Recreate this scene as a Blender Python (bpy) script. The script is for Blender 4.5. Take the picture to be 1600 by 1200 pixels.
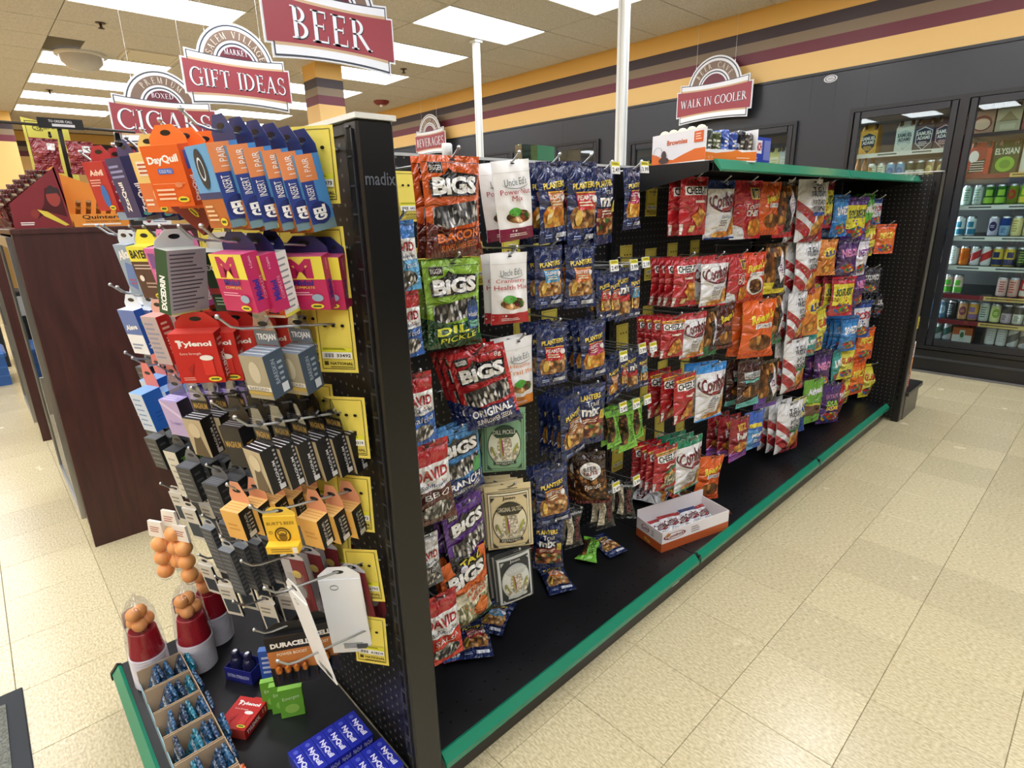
import bpy, math, random
import numpy as np
from mathutils import Vector, Matrix
from mathutils.geometry import tessellate_polygon

random.seed(7)
PI = math.pi
for _o in list(bpy.data.objects):
    bpy.data.objects.remove(_o)
scene = bpy.context.scene
COL = scene.collection

# ---------------------------------------------------------------- camera (solved from the 12 inch floor tiles)
F_PX = 890.69
CAM = np.array([0.8876, -1.6526, 1.3892])
YAW, PITCH, ROLL = -0.82433, 0.29199, -0.02601
_fw = np.array([math.sin(YAW)*math.cos(PITCH), math.cos(YAW)*math.cos(PITCH), -math.sin(PITCH)])
_rt = np.array([math.cos(YAW), -math.sin(YAW), 0.0])
_up = np.cross(_rt, _fw)
CR = _rt*math.cos(ROLL) + _up*math.sin(ROLL)
CU = -_rt*math.sin(ROLL) + _up*math.cos(ROLL)
CW = _fw
cam_d = bpy.data.cameras.new('camera')
cam_d.sensor_width = 36.0
cam_d.lens = F_PX*36.0/1600.0
cam_d.clip_start = 0.02
cam_d.clip_end = 100
cam = bpy.data.objects.new('camera', cam_d)
COL.objects.link(cam)
cam.matrix_world = Matrix(((CR[0], CU[0], -CW[0], CAM[0]), (CR[1], CU[1], -CW[1], CAM[1]), (CR[2], CU[2], -CW[2], CAM[2]), (0, 0, 0, 1)))
scene.camera = cam

# ---------------------------------------------------------------- world and exposure
EXPOSURE = 0.3
world = bpy.data.worlds.new('world')
scene.world = world
world.use_nodes = True
world.node_tree.nodes['Background'].inputs[0].default_value = (0.9, 0.95, 1.0, 1)
world.node_tree.nodes['Background'].inputs[1].default_value = 0.05
scene.view_settings.view_transform = 'Standard'
scene.view_settings.look = 'None'
scene.view_settings.gamma = 1.0
scene.view_settings.exposure = EXPOSURE
scene.view_settings.use_curve_mapping = False
LIGHT_W = 8.0          # emission of the ceiling troffers (the lamps of the room)

# measured place: pixel of the photograph -> point on a real plane of the shop
def on(px, py, ax, v):
    d = CW + CR*(px-800)/F_PX - CU*(py-600)/F_PX
    i = 'xyz'.index(ax)
    t = (v-CAM[i])/d[i]
    return CAM + t*d
def depth_of(P):
    return float((np.array(P)-CAM) @ CW)
def proj(P):
    d = np.array(P, float)-CAM
    z = d @ CW
    return 800+F_PX*(d @ CR)/z, 600-F_PX*(d @ CU)/z

# ---------------------------------------------------------------- colour and materials
def lin(c):
    if isinstance(c, str):
        c = c.lstrip('#')
        c = [int(c[i:i+2], 16)/255 for i in (0, 2, 4)]
    return tuple((x/12.92 if x <= 0.04045 else ((x+0.055)/1.055)**2.4) for x in c) + (1.0,)
_M = {}
def _new(name):
    m = bpy.data.materials.new(name)
    m.use_nodes = True
    return m, m.node_tree, m.node_tree.nodes['Principled BSDF']
KIND = {  # roughness, metallic, specular, bump scale, bump strength
    'foil': (0.24, 0.0, 0.6, 17, 1.0), 'card': (0.42, 0.0, 0.4, 0, 0), 'matte': (0.75, 0.0, 0.3, 0, 0), 'gloss': (0.15, 0.0, 0.5, 0, 0),
    'paint': (0.45, 0.0, 0.4, 300, 0.03), 'metal': (0.30, 0.95, 0.5, 0, 0), 'satin': (0.34, 0.0, 0.5, 0, 0), 'wall': (0.6, 0.0, 0.3, 180, 0.04),
    'pouch': (0.3, 0.0, 0.5, 13, 0.45),
}
def M(color, kind='card'):
    key = (color, kind)
    if key in _M:
        return _M[key]
    m, nt, b = _new('%s_%s' % (kind, str(color).strip('#')))
    r, me, sp, bs, bst = KIND[kind]
    b.inputs['Base Color'].default_value = lin(color)
    b.inputs['Roughness'].default_value = r
    b.inputs['Metallic'].default_value = me
    b.inputs['Specular IOR Level'].default_value = sp
    if kind == 'foil':
        b.inputs['Coat Weight'].default_value = 0.5
        b.inputs['Coat Roughness'].default_value = 0.1
    if bs:
        tc = nt.nodes.new('ShaderNodeTexCoord')
        n = nt.nodes.new('ShaderNodeTexNoise')
        n.inputs['Scale'].default_value = bs
        n.inputs['Detail'].default_value = 2.5
        n.inputs['Distortion'].default_value = 1.6 if kind == 'foil' else 0.2
        bp = nt.nodes.new('ShaderNodeBump')
        bp.inputs['Strength'].default_value = bst
        bp.inputs['Distance'].default_value = 0.034 if kind == 'foil' else 0.02 if kind == 'pouch' else 0.002
        nt.links.new(tc.outputs['Object'], n.inputs['Vector'])
        nt.links.new(n.outputs['Fac'], bp.inputs['Height'])
        nt.links.new(bp.outputs['Normal'], b.inputs['Normal'])
        if kind == 'foil':
            nt.links.new(bp.outputs['Normal'], b.inputs['Coat Normal'])
    _M[key] = m
    return m
def emit(color, s):
    key = ('emit', color, s)
    if key not in _M:
        m, nt, b = _new('lamp_%s' % str(color).strip('#'))
        b.inputs['Base Color'].default_value = lin(color)
        b.inputs['Emission Color'].default_value = lin(color)
        b.inputs['Emission Strength'].default_value = s
        _M[key] = m
    return _M[key]
def clear(tint='ffffff', gloss=0.12, name='clear_plastic', rough=0.03, bump=0):
    key = ('clear', tint, gloss, rough, bump)
    if key in _M:
        return _M[key]
    m = bpy.data.materials.new(name)
    m.use_nodes = True
    nt = m.node_tree
    nt.nodes.remove(nt.nodes['Principled BSDF'])
    tr = nt.nodes.new('ShaderNodeBsdfTransparent')
    tr.inputs[0].default_value = lin(tint)
    gl = nt.nodes.new('ShaderNodeBsdfGlossy')
    gl.inputs['Roughness'].default_value = rough
    fr = nt.nodes.new('ShaderNodeLayerWeight')
    fr.inputs['Blend'].default_value = 0.5
    pw = nt.nodes.new('ShaderNodeMath')
    pw.operation = 'POWER'
    pw.inputs[1].default_value = 4.0
    ml = nt.nodes.new('ShaderNodeMath')
    ml.operation = 'MULTIPLY'
    ml.inputs[1].default_value = 0.55
    nt.links.new(fr.outputs['Facing'], pw.inputs[0])
    nt.links.new(pw.outputs[0], ml.inputs[0])
    ad = nt.nodes.new('ShaderNodeMath')
    ad.operation = 'ADD'
    ad.use_clamp = True
    ad.inputs[1].default_value = gloss
    mx = nt.nodes.new('ShaderNodeMixShader')
    out = nt.nodes['Material Output']
    nt.links.new(ml.outputs[0], ad.inputs[0])
    nt.links.new(ad.outputs[0], mx.inputs[0])
    nt.links.new(tr.outputs[0], mx.inputs[1])
    nt.links.new(gl.outputs[0], mx.inputs[2])
    nt.links.new(mx.outputs[0], out.inputs['Surface'])
    if bump:
        n = nt.nodes.new('ShaderNodeTexNoise')
        n.inputs['Scale'].default_value = bump
        n.inputs['Distortion'].default_value = 1.5
        tc = nt.nodes.new('ShaderNodeTexCoord')
        bp = nt.nodes.new('ShaderNodeBump')
        bp.inputs['Strength'].default_value = 0.5
        bp.inputs['Distance'].default_value = 0.01
        nt.links.new(tc.outputs['Object'], n.inputs['Vector'])
        nt.links.new(n.outputs['Fac'], bp.inputs['Height'])
        nt.links.new(bp.outputs['Normal'], gl.inputs['Normal'])
        nt.links.new(bp.outputs['Normal'], fr.inputs['Normal'])
    _M[key] = m
    return m
def cells(name, cols, scale=60, rough=0.4, stretch=(1, 1, 1), noise=False):
    """speckled picture print (seeds, nuts, pretzels): coloured cells with bump"""
    key = ('cells', name)
    if key in _M:
        return _M[key]
    m, nt, b = _new(name)
    tc = nt.nodes.new('ShaderNodeTexCoord')
    mp = nt.nodes.new('ShaderNodeMapping')
    mp.inputs['Scale'].default_value = stretch
    v = nt.nodes.new('ShaderNodeTexVoronoi')
    v.inputs['Scale'].default_value = scale
    cr = nt.nodes.new('ShaderNodeValToRGB')
    cr.color_ramp.interpolation = 'CONSTANT'
    e = cr.color_ramp.elements
    while len(e) < len(cols):
        e.new(0.5)
    for i, c in enumerate(cols):
        e[i].position = i/len(cols)
        e[i].color = lin(c)
    sp = nt.nodes.new('ShaderNodeSeparateColor')
    mul = nt.nodes.new('ShaderNodeMix')
    mul.data_type = 'RGBA'
    mul.blend_type = 'MULTIPLY'
    mul.inputs['Factor'].default_value = 1.0
    rr = nt.nodes.new('ShaderNodeMapRange')
    rr.inputs['From Min'].default_value = 0.25
    rr.inputs['From Max'].default_value = 0.75
    rr.inputs['To Min'].default_value = 1.0
    rr.inputs['To Max'].default_value = 0.35
    nt.links.new(tc.outputs['Object'], mp.inputs['Vector'])
    nt.links.new(mp.outputs[0], v.inputs['Vector'])
    nt.links.new(v.outputs['Color'], sp.inputs[0])
    nt.links.new(sp.outputs[0], cr.inputs[0])
    nt.links.new(v.outputs['Distance'], rr.inputs['Value'])
    nt.links.new(cr.outputs[0], mul.inputs[6])
    nt.links.new(rr.outputs[0], mul.inputs[7])
    nt.links.new(mul.outputs[2], b.inputs['Base Color'])
    b.inputs['Roughness'].default_value = rough
    _M[key] = m
    return m

# ---------------------------------------------------------------- mesh builder
class MB:
    def __init__(s):
        s.v, s.f, s.m, s.sm, s.mats = [], [], [], [], []
    def mi(s, mat):
        for i, x in enumerate(s.mats):
            if x is mat:
                return i
        s.mats.append(mat)
        return len(s.mats)-1
    def face(s, pts, mat, smooth=False):
        b = len(s.v)
        s.v.extend([tuple(p) for p in pts])
        s.f.append(tuple(range(b, b+len(pts))))
        s.m.append(s.mi(mat))
        s.sm.append(smooth)
    def mesh_(s, verts, faces, mat, smooth=False):
        b = len(s.v)
        k = s.mi(mat)
        s.v.extend([tuple(p) for p in verts])
        for f in faces:
            s.f.append(tuple(b+i for i in f))
            s.m.append(k)
            s.sm.append(smooth)
    def box(s, x0, x1, y0, y1, z0, z1, mat):
        v = [(x0, y0, z0), (x1, y0, z0), (x1, y1, z0), (x0, y1, z0), (x0, y0, z1), (x1, y0, z1), (x1, y1, z1), (x0, y1, z1)]
        s.mesh_(v, [(0, 3, 2, 1), (4, 5, 6, 7), (0, 1, 5, 4), (1, 2, 6, 5), (2, 3, 7, 6), (3, 0, 4, 7)], mat)
    def cbox(s, x0, x1, y0, y1, z0, z1, mat, c=0.004):
        """box with chamfered vertical and top edges"""
        def ring(z, k):
            return [(x0+k, y0, z), (x1-k, y0, z), (x1, y0+k, z), (x1, y1-k, z), (x1-k, y1, z), (x0+k, y1, z), (x0, y1-k, z), (x0, y0+k, z)]
        r0, r1 = ring(z0, c), ring(z1-c, c)
        r2 = [(min(max(p[0], x0+c), x1-c), min(max(p[1], y0+c), y1-c), z1) for p in r1]
        v = r0+r1+r2
        f = [tuple(range(7, -1, -1)), tuple(range(16, 24))]
        for a in (0, 8):
            for i in range(8):
                j = (i+1) % 8
                f.append((a+i, a+j, a+8+j, a+8+i))
        s.mesh_(v, f, mat)
    def prism(s, poly, ax, a, b, mat, side=None):
        """2d polygon swept along ax between a and b; poly in the other two axes (cyclic order kept x,y,z)"""
        n = len(poly)
        def p3(q, t):
            return {'x': (t, q[0], q[1]), 'y': (q[0], t, q[1]), 'z': (q[0], q[1], t)}[ax]
        v = [p3(q, a) for q in poly]+[p3(q, b) for q in poly]
        tris = tessellate_polygon([[Vector((q[0], q[1], 0)) for q in poly]])
        s.mesh_(v, [tuple(t) for t in tris]+[tuple(n+i for i in t) for t in tris], mat)
        s.mesh_(v, [(i, (i+1) % n, n+(i+1) % n, n+i) for i in range(n)], side or mat)
    def tube(s, path, r, mat, seg=6, cap=True, smooth=True):
        P = [Vector(p) for p in path]
        rings = []
        n = len(P)
        for i in range(n):
            t = (P[min(i+1, n-1)]-P[max(i-1, 0)]).normalized()
            a = Vector((0, 0, 1)) if abs(t.z) < 0.9 else Vector((1, 0, 0))
            u = t.cross(a).normalized()
            w = t.cross(u)
            rr = r[i] if isinstance(r, (list, tuple)) else r
            rings.append([P[i]+(u*math.cos(2*PI*k/seg)+w*math.sin(2*PI*k/seg))*rr for k in range(seg)])
        v = [q for rg in rings for q in rg]
        f = []
        for i in range(n-1):
            for k in range(seg):
                k2 = (k+1) % seg
                f.append((i*seg+k, i*seg+k2, (i+1)*seg+k2, (i+1)*seg+k))
        s.mesh_(v, f, mat, smooth)
        if cap:
            s.mesh_(v, [tuple(range(seg-1, -1, -1)), tuple((n-1)*seg+k for k in range(seg))], mat)
    def lathe(s, prof, mat, seg=16, c=(0, 0, 0), smooth=True, ax='z'):
        v, f = [], []
        for r, z in prof:
            for k in range(seg):
                a = 2*PI*k/seg
                q = (r*math.cos(a), r*math.sin(a), z)
                if ax == 'x':
                    q = (q[2], q[0], q[1])
                if ax == 'y':
                    q = (q[0], q[2], q[1])
                v.append((c[0]+q[0], c[1]+q[1], c[2]+q[2]))
        for i in range(len(prof)-1):
            for k in range(seg):
                k2 = (k+1) % seg
                f.append((i*seg+k, i*seg+k2, (i+1)*seg+k2, (i+1)*seg+k))
        s.mesh_(v, f, mat, smooth)
    def ball(s, c, r, mat, seg=10, rings=6):
        prof = [(max(1e-4, r*math.sin(PI*i/rings)), -r*math.cos(PI*i/rings)) for i in range(rings+1)]
        s.lathe(prof, mat, seg, c)
    def mesh(s, name):
        me = bpy.data.meshes.new(name)
        me.from_pydata(s.v, [], s.f)
        for m in s.mats:
            me.materials.append(m)
        if s.f:
            me.polygons.foreach_set('material_index', s.m)
            me.polygons.foreach_set('use_smooth', s.sm)
        me.update()
        return me
    def build(s, name, parent=None, loc=(0, 0, 0), rot=(0, 0, 0), **tags):
        return obj(name, s.mesh(name), parent, loc, rot, **tags)

def obj(name, me, parent=None, loc=(0, 0, 0), rot=(0, 0, 0), scale=None, **tags):
    o = bpy.data.objects.new(name, me)
    COL.objects.link(o)
    o.location = loc
    o.rotation_euler = rot
    if scale is not None:
        o.scale = (scale, scale, scale) if not isinstance(scale, (tuple, list)) else scale
    if parent is not None:
        o.parent = parent
    for k, v in tags.items():
        if v is not None:
            o[{'label': 'label', 'cat': 'category', 'group': 'group', 'kind': 'kind'}[k]] = v
    return o
def thing(name, label, cat, loc=(0, 0, 0), rot=(0, 0, 0), group=None):
    return obj(name, None, None, loc, rot, label=label, cat=cat, group=group)

# ---------------------------------------------------------------- flat shapes for print (unit square, u right, v up)
_TXT = {}
def text_polys(body, bold=0.0):
    key = (body, bold)
    if key in _TXT:
        return _TXT[key]
    cu = bpy.data.curves.new('t', 'FONT')
    cu.body = body
    cu.resolution_u = 2
    cu.offset = bold
    cu.fill_mode = 'FRONT'
    o = bpy.data.objects.new('t', cu)
    me = o.to_mesh()
    vs = [(v.co.x, v.co.y) for v in me.vertices]
    fs = [[vs[i] for i in p.vertices] for p in me.polygons]
    o.to_mesh_clear()
    bpy.data.objects.remove(o)
    bpy.data.curves.remove(cu)
    _TXT[key] = fs
    return fs
# serif capitals drawn from strokes
def _arc(cx, cy, rx, ry, a0, a1, wt, wn, n=12):
    out = []
    for i in range(n):
        q = []
        for a in (a0+(a1-a0)*i/n, a0+(a1-a0)*(i+1)/n):
            a = math.radians(a)
            q.append(((cx+rx*math.cos(a), cy+ry*math.sin(a)), (cx+(rx-wt)*math.cos(a), cy+(ry-wn)*math.sin(a))))
        out.append([q[0][0], q[1][0], q[1][1], q[0][1]])
    return out
def _bar(x0, y0, x1, y1, w):
    return [[(x0-w/2, y0), (x0+w/2, y0), (x1+w/2, y1), (x1-w/2, y1)]]
def _hb(x0, x1, y, t=0.06):
    return [[(x0, y-t/2), (x1, y-t/2), (x1, y+t/2), (x0, y+t/2)]]
def _sf(x, y, w=0.15):
    s = 0.045
    y0, y1 = (y, y+s) if y < 0.5 else (y-s, y)
    return [[(x-w, y0), (x+w, y0), (x+w, y1), (x-w, y1)]]
def _stem(x, w=0.14):
    return _bar(x, 0, x, 1, w)+_sf(x, 0)+_sf(x, 1)
def _tick(x, y0, y1):
    return [[(x-0.05, y0), (x, y0), (x, y1), (x-0.02, y1)]]
SERIF = {
 'I': (_stem(.16), .32), 'E': (_stem(.16)+_hb(.16, .56, .97)+_hb(.16, .46, .52)+_hb(.16, .6, .03)+_tick(.57, .78, 1)+_tick(.62, 0, .24)+_tick(.48, .42, .62), .66),
 'F': (_stem(.16)+_hb(.16, .56, .97)+_hb(.16, .46, .5)+_tick(.58, .76, 1)+_tick(.48, .4, .62), .6), 'L': (_stem(.16)+_hb(.16, .56, .03)+_tick(.6, 0, .25), .6),
 'B': (_stem(.16)+_arc(.22, .755, .3, .245, -90, 90, .13, .055)+_arc(.22, .27, .38, .27, -90, 90, .14, .055)+_hb(.1, .24, .97)+_hb(.1, .24, .03)+_hb(.1, .24, .52), .64),
 'R': (_stem(.16)+_arc(.22, .74, .32, .26, -90, 90, .13, .055)+_bar(.36, .5, .74, 0, .16)+_hb(.1, .24, .97)+_hb(.1, .24, .5)+_sf(.78, 0, .1), .8),
 'P': (_stem(.16)+_arc(.22, .72, .34, .28, -90, 90, .13, .055)+_hb(.1, .24, .97)+_hb(.1, .24, .46), .6),
 'D': (_stem(.16)+_arc(.22, .5, .6, .5, -90, 90, .15, .055, 16)+_hb(.1, .24, .97)+_hb(.1, .24, .03), .86),
 'O': (_arc(.46, .5, .46, .52, 0, 360, .14, .06, 22), .92), 'C': (_arc(.46, .5, .46, .52, 48, 312, .14, .06, 18)+_tick(.82, .68, .98)+_tick(.82, .02, .3), .84),
 'G': (_arc(.46, .5, .46, .52, 48, 300, .14, .06, 18)+_bar(.76, 0.04, .76, .42, .13)+_sf(.76, .42, .14)+_tick(.82, .68, .98)+_arc(.46, .5, .46, .52, 300, 318, .14, .06, 3), .9),
 'A': (_bar(.1, 0, .4, 1, .06)+_bar(.7, 0, .4, 1, .15)+_hb(.2, .6, .34, .05)+_sf(.1, 0, .12)+_sf(.72, 0, .14), .82), 'V': (_bar(.12, 1, .42, 0, .15)+_bar(.72, 1, .42, 0, .06)+_sf(.12, 1, .14)+_sf(.74, 1, .12), .82),
 'W': (_bar(.1, 1, .34, 0, .14)+_bar(.56, 1, .34, 0, .055)+_bar(.54, 1, .8, 0, .14)+_bar(1.02, 1, .8, 0, .055)+_sf(.1, 1, .13)+_sf(.54, 1, .12)+_sf(1.03, 1, .1), 1.14),
 'M': (_bar(.12, 0, .16, 1, .055)+_bar(.16, 1, .48, 0, .13)+_bar(.8, 1, .48, 0, .055)+_bar(.84, 0, .8, 1, .14)+_sf(.12, 0, .1)+_sf(.84, 0, .14)+_sf(.12, 1, .08)+_sf(.82, 1, .08), 1.0),
 'N': (_bar(.14, 0, .14, 1, .055)+_bar(.14, 1, .7, 0, .15)+_bar(.72, 0, .72, 1, .055)+_sf(.14, 0, .12)+_sf(.72, 1, .12)+_sf(.12, 1, .08), .86),
 'K': (_stem(.16)+_bar(.26, .46, .64, 1, .06)+_bar(.36, .58, .74, 0, .16)+_sf(.66, 1, .12)+_sf(.76, 0, .12), .82), 'X': (_bar(.14, 1, .66, 0, .15)+_bar(.12, 0, .66, 1, .055)+_sf(.12, 1, .12)+_sf(.68, 1, .1)+_sf(.1, 0, .1)+_sf(.68, 0, .12), .8),
 'T': (_bar(.36, 0, .36, 1, .14)+_sf(.36, 0)+_hb(.04, .68, .97)+_tick(.7, .74, 1)+_tick(.07, .74, 1), .74), 'U': (_bar(.16, .3, .16, 1, .14)+_bar(.68, .3, .68, 1, .06)+_arc(.39, .32, .3, .34, 180, 360, .1, .06)+_sf(.16, 1)+_sf(.68, 1, .1), .84),
 'S': (_arc(.32, .755, .27, .265, 30, 250, .1, .06)+_arc(.34, .265, .3, .285, 110, -150, .1, .06)+_bar(.2, .56, .46, .44, .18)+_tick(.56, .74, .98)+_tick(.08, .02, .28), .66), ' ': ([], .34), '&': (_arc(.4, .5, .4, .5, 0, 360, .12, .06, 16), .8)}
def serif_polys(body, gap=0.1):
    out, x = [], 0.0
    for ch in body:
        p, w = SERIF.get(ch, ([], .4))
        out += [[(q[0]+x, q[1]) for q in f] for f in p]
        x += w+gap
    return out
def bbox(ps):
    xs = [q[0] for f in ps for q in f]
    ys = [q[1] for f in ps for q in f]
    return min(xs), min(ys), max(xs), max(ys)
def fit(ps, u0, v0, u1, v1, slant=0.0, rot=0, asp=1.0):
    if not ps:
        return []
    if rot in (90, -90):
        s = 1 if rot == 90 else -1
        ps = [[(-s*q[1], s*q[0]) for q in f] for f in ps]
        rot = 0
    a, b, c, d = bbox(ps)
    sx, sy = (u1-u0)/max(c-a, 1e-6), (v1-v0)/max(d-b, 1e-6)
    out = [[(u0+(q[0]-a)*sx, v0+(q[1]-b)*sy) for q in f] for f in ps]
    if slant:   # climb: right end higher by slant (in v)
        out = [[(q[0], q[1]+slant*(q[0]-(u0+u1)/2)/(u1-u0)) for q in f] for f in out]
    return out
def R(u0, v0, u1, v1):
    return [[(u0, v0), (u1, v0), (u1, v1), (u0, v1)]]
def E(cx, cy, rx, ry, n=20, rot=0):
    c, s = math.cos(math.radians(rot)), math.sin(math.radians(rot))
    return [[(cx+rx*math.cos(2*PI*k/n)*c-ry*math.sin(2*PI*k/n)*s, cy+rx*math.cos(2*PI*k/n)*s+ry*math.sin(2*PI*k/n)*c) for k in range(n)]]
def RING(cx, cy, rx, ry, t, n=24, a0=0, a1=360):
    return _arc(cx, cy, rx, ry, a0, a1, t, t, n)
def P(*pts):
    tr = tessellate_polygon([[Vector((q[0], q[1], 0)) for q in pts]])
    return [[pts[i] for i in t] for t in tr]
def T(body, u0, v0, u1, v1, slant=0.0, rot=0, bold=0.0):
    return fit(text_polys(body, bold), u0, v0, u1, v1, slant, rot)
def TS(body, u0, v0, u1, v1, slant=0.0, rot=0):
    return fit(serif_polys(body), u0, v0, u1, v1, slant, rot)
def LINES(u0, v0, u1, v1, n, fill=0.45, jag=0.3):
    out = []
    rnd = random.Random(int((u0+v0*7+n)*1000))
    for i in range(n):
        y = v1-(i+0.5)*(v1-v0)/n
        t = (v1-v0)/n*fill/2
        out += R(u0, y-t, u1-(u1-u0)*jag*rnd.random(), y+t)
    return out
def _split(poly, ax, val):
    lo, hi = [], []
    n = len(poly)
    for i in range(n):
        a, b = poly[i], poly[(i+1) % n]
        if a[ax] <= val:
            lo.append(a)
        if a[ax] >= val:
            hi.append(a)
        if (a[ax] < val < b[ax]) or (b[ax] < val < a[ax]):
            t = (val-a[ax])/(b[ax]-a[ax])
            q = (a[0]+t*(b[0]-a[0]), a[1]+t*(b[1]-a[1]))
            lo.append(q)
            hi.append(q)
    return lo, hi
def gridcut(polys, nu, nv):
    for ax, n in ((0, nu), (1, nv)):
        for k in range(1, n):
            val = k/n
            out = []
            for p in polys:
                xs = [q[ax] for q in p]
                if min(xs) < val-1e-6 and max(xs) > val+1e-6:
                    lo, hi = _split(p, ax, val)
                    if len(lo) > 2:
                        out.append(lo)
                    if len(hi) > 2:
                        out.append(hi)
                else:
                    out.append(p)
            polys = out
    return polys
def clip01(polys):
    out = []
    for p in polys:
        for ax in (0, 1):
            if len(p) > 2:
                p = _split(p, ax, 1.0)[0]
            if len(p) > 2:
                p = _split(p, ax, 0.0)[1]
        if len(p) > 2:
            out.append(p)
    return out
def paint(mb, layers, mapf, cut=(1, 1), smooth=False, eps0=0.0004, deps=0.00035):
    """print the layers [(polys, material), ...] on the surface mapf(u, v, eps)"""
    e = eps0
    for polys, mat in layers:
        for p in gridcut(clip01(polys), *cut):
            mb.face([mapf(q[0], q[1], e) for q in p], mat, smooth)
        e += deps
# ================================================================ the setting
BACK_Y, CEIL_Z = 4.12, 3.12
X_FAR, X_SIDE, Y_FRONT = -14.2, 4.4, -6.2
def stripes_mat():
    m, nt, b = _new('striped_wall_paint')
    g = nt.nodes.new('ShaderNodeNewGeometry')
    s = nt.nodes.new('ShaderNodeSeparateXYZ')
    mr = nt.nodes.new('ShaderNodeMath')
    mr.operation = 'DIVIDE'
    mr.inputs[1].default_value = 3.12
    cr = nt.nodes.new('ShaderNodeValToRGB')
    cr.color_ramp.interpolation = 'CONSTANT'
    e = cr.color_ramp.elements
    st = [(0, 'e9c077'), (2.66, '6a2635'), (2.762, '85735c'), (2.845, '382a2e'), (2.94, 'e2b25c')]
    while len(e) < len(st):
        e.new(0.5)
    for i, (z, c) in enumerate(st):
        e[i].position = z/3.12
        e[i].color = lin(c)
    nt.links.new(g.outputs['Position'], s.inputs[0])
    nt.links.new(s.outputs[2], mr.inputs[0])
    nt.links.new(mr.outputs[0], cr.inputs[0])
    nt.links.new(cr.outputs[0], b.inputs['Base Color'])
    b.inputs['Roughness'].default_value = 0.5
    return m
STRIPES = stripes_mat()
def tile_mat():
    m, nt, b = _new('vinyl_tile')
    oi = nt.nodes.new('ShaderNodeObjectInfo')
    g = nt.nodes.new('ShaderNodeNewGeometry')
    n = nt.nodes.new('ShaderNodeTexNoise')
    n.inputs['Scale'].default_value = 75
    n.inputs['Detail'].default_value = 3
    n.inputs['Roughness'].default_value = 0.6
    mp = nt.nodes.new('ShaderNodeMapping')
    mp.inputs['Scale'].default_value = (1.0, 2.2, 1)
    cr = nt.nodes.new('ShaderNodeValToRGB')
    e = cr.color_ramp.elements
    e[0].position, e[0].color = 0.34, lin('b3a581')
    e[1].position, e[1].color = 0.66, lin('d8cda9')
    e.new(0.5).color = lin('c8bb95')
    hs = nt.nodes.new('ShaderNodeHueSaturation')
    mr = nt.nodes.new('ShaderNodeMapRange')
    mr.inputs['To Min'].default_value = 0.93
    mr.inputs['To Max'].default_value = 1.05
    nt.links.new(g.outputs['Position'], mp.inputs[0])
    nt.links.new(mp.outputs[0], n.inputs['Vector'])
    nt.links.new(n.outputs['Fac'], cr.inputs[0])
    nt.links.new(cr.outputs[0], hs.inputs['Color'])
    nt.links.new(oi.outputs['Random'], mr.inputs[0])
    nt.links.new(mr.outputs[0], hs.inputs['Value'])
    nt.links.new(hs.outputs[0], b.inputs['Base Color'])
    n2 = nt.nodes.new('ShaderNodeTexNoise')
    n2.inputs['Scale'].default_value = 6
    mr2 = nt.nodes.new('ShaderNodeMapRange')
    mr2.inputs['To Min'].default_value = 0.12
    mr2.inputs['To Max'].default_value = 0.34
    nt.links.new(g.outputs['Position'], n2.inputs['Vector'])
    nt.links.new(n2.outputs['Fac'], mr2.inputs[0])
    nt.links.new(mr2.outputs[0], b.inputs['Roughness'])
    bp = nt.nodes.new('ShaderNodeBump')
    bp.inputs['Strength'].default_value = 0.06
    bp.inputs['Distance'].default_value = 0.003
    n3 = nt.nodes.new('ShaderNodeTexNoise')
    n3.inputs['Scale'].default_value = 14
    nt.links.new(g.outputs['Position'], n3.inputs['Vector'])
    nt.links.new(n3.outputs['Fac'], bp.inputs['Height'])
    nt.links.new(bp.outputs[0], b.inputs['Normal'])
    b.inputs['Specular IOR Level'].default_value = 0.55
    return m
TILE = tile_mat()
mb = MB()
mb.box(X_FAR, X_SIDE, Y_FRONT, 5.2, -0.06, -0.004, M('8d7f5e', 'matte'))
floor = mb.build('floor', kind='structure', label='beige speckled vinyl tile shop floor')
TS_ = 0.3048
mb = MB()
a = TS_/2-0.0007
c = 0.0012
mb.mesh_([(-a, -a, -.004), (a, -a, -.004), (a, a, -.004), (-a, a, -.004), (-a, -a, -c), (a, -a, -c), (a, a, -c), (-a, a, -c), (-a+c, -a+c, 0), (a-c, -a+c, 0), (a-c, a-c, 0), (-a+c, a-c, 0)],
         [(0, 1, 5, 4), (1, 2, 6, 5), (2, 3, 7, 6), (3, 0, 4, 7), (4, 5, 9, 8), (5, 6, 10, 9), (6, 7, 11, 10), (7, 4, 8, 11), (8, 9, 10, 11)], TILE)
tile_me = mb.mesh('tile')
cand = []
for i in range(-46, 14):
    for j in range(-20, 14):
        x, y = (i+.5)*TS_, (j+.5)*TS_
        if y > 4.3 or y < Y_FRONT or x < X_FAR or x > X_SIDE:
            continue
        d = depth_of((x, y, 0))
        seen = False
        if d > 0.15:
            u, v = proj((x, y, 0))
            m_ = 260/d
            seen = -m_ < u < 1600+m_ and v < 1200+m_
        hid = (-.85 < x < -.2 and -.9 < y < 2.7) or (x < -2.2 and y > -1.3) or (x < -.9 and y > -.7)
        cand.append((0 if (seen and not hid) else 1, (x-CAM[0])**2+(y-CAM[1])**2, x, y))
cand.sort()
rest = MB()
nt_ = 0
for k, (h, d2, x, y) in enumerate(cand):
    if h == 0 and nt_ < 300:
        obj('tile', tile_me, floor, (x, y, 0))
        nt_ += 1
    else:
        rest.mesh_([(x-a, y-a, -.0005), (x+a, y-a, -.0005), (x+a, y+a, -.0005), (x-a, y+a, -.0005)], [(0, 1, 2, 3)], TILE)
rest.build('distant_tiles', floor, kind='stuff')

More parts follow.
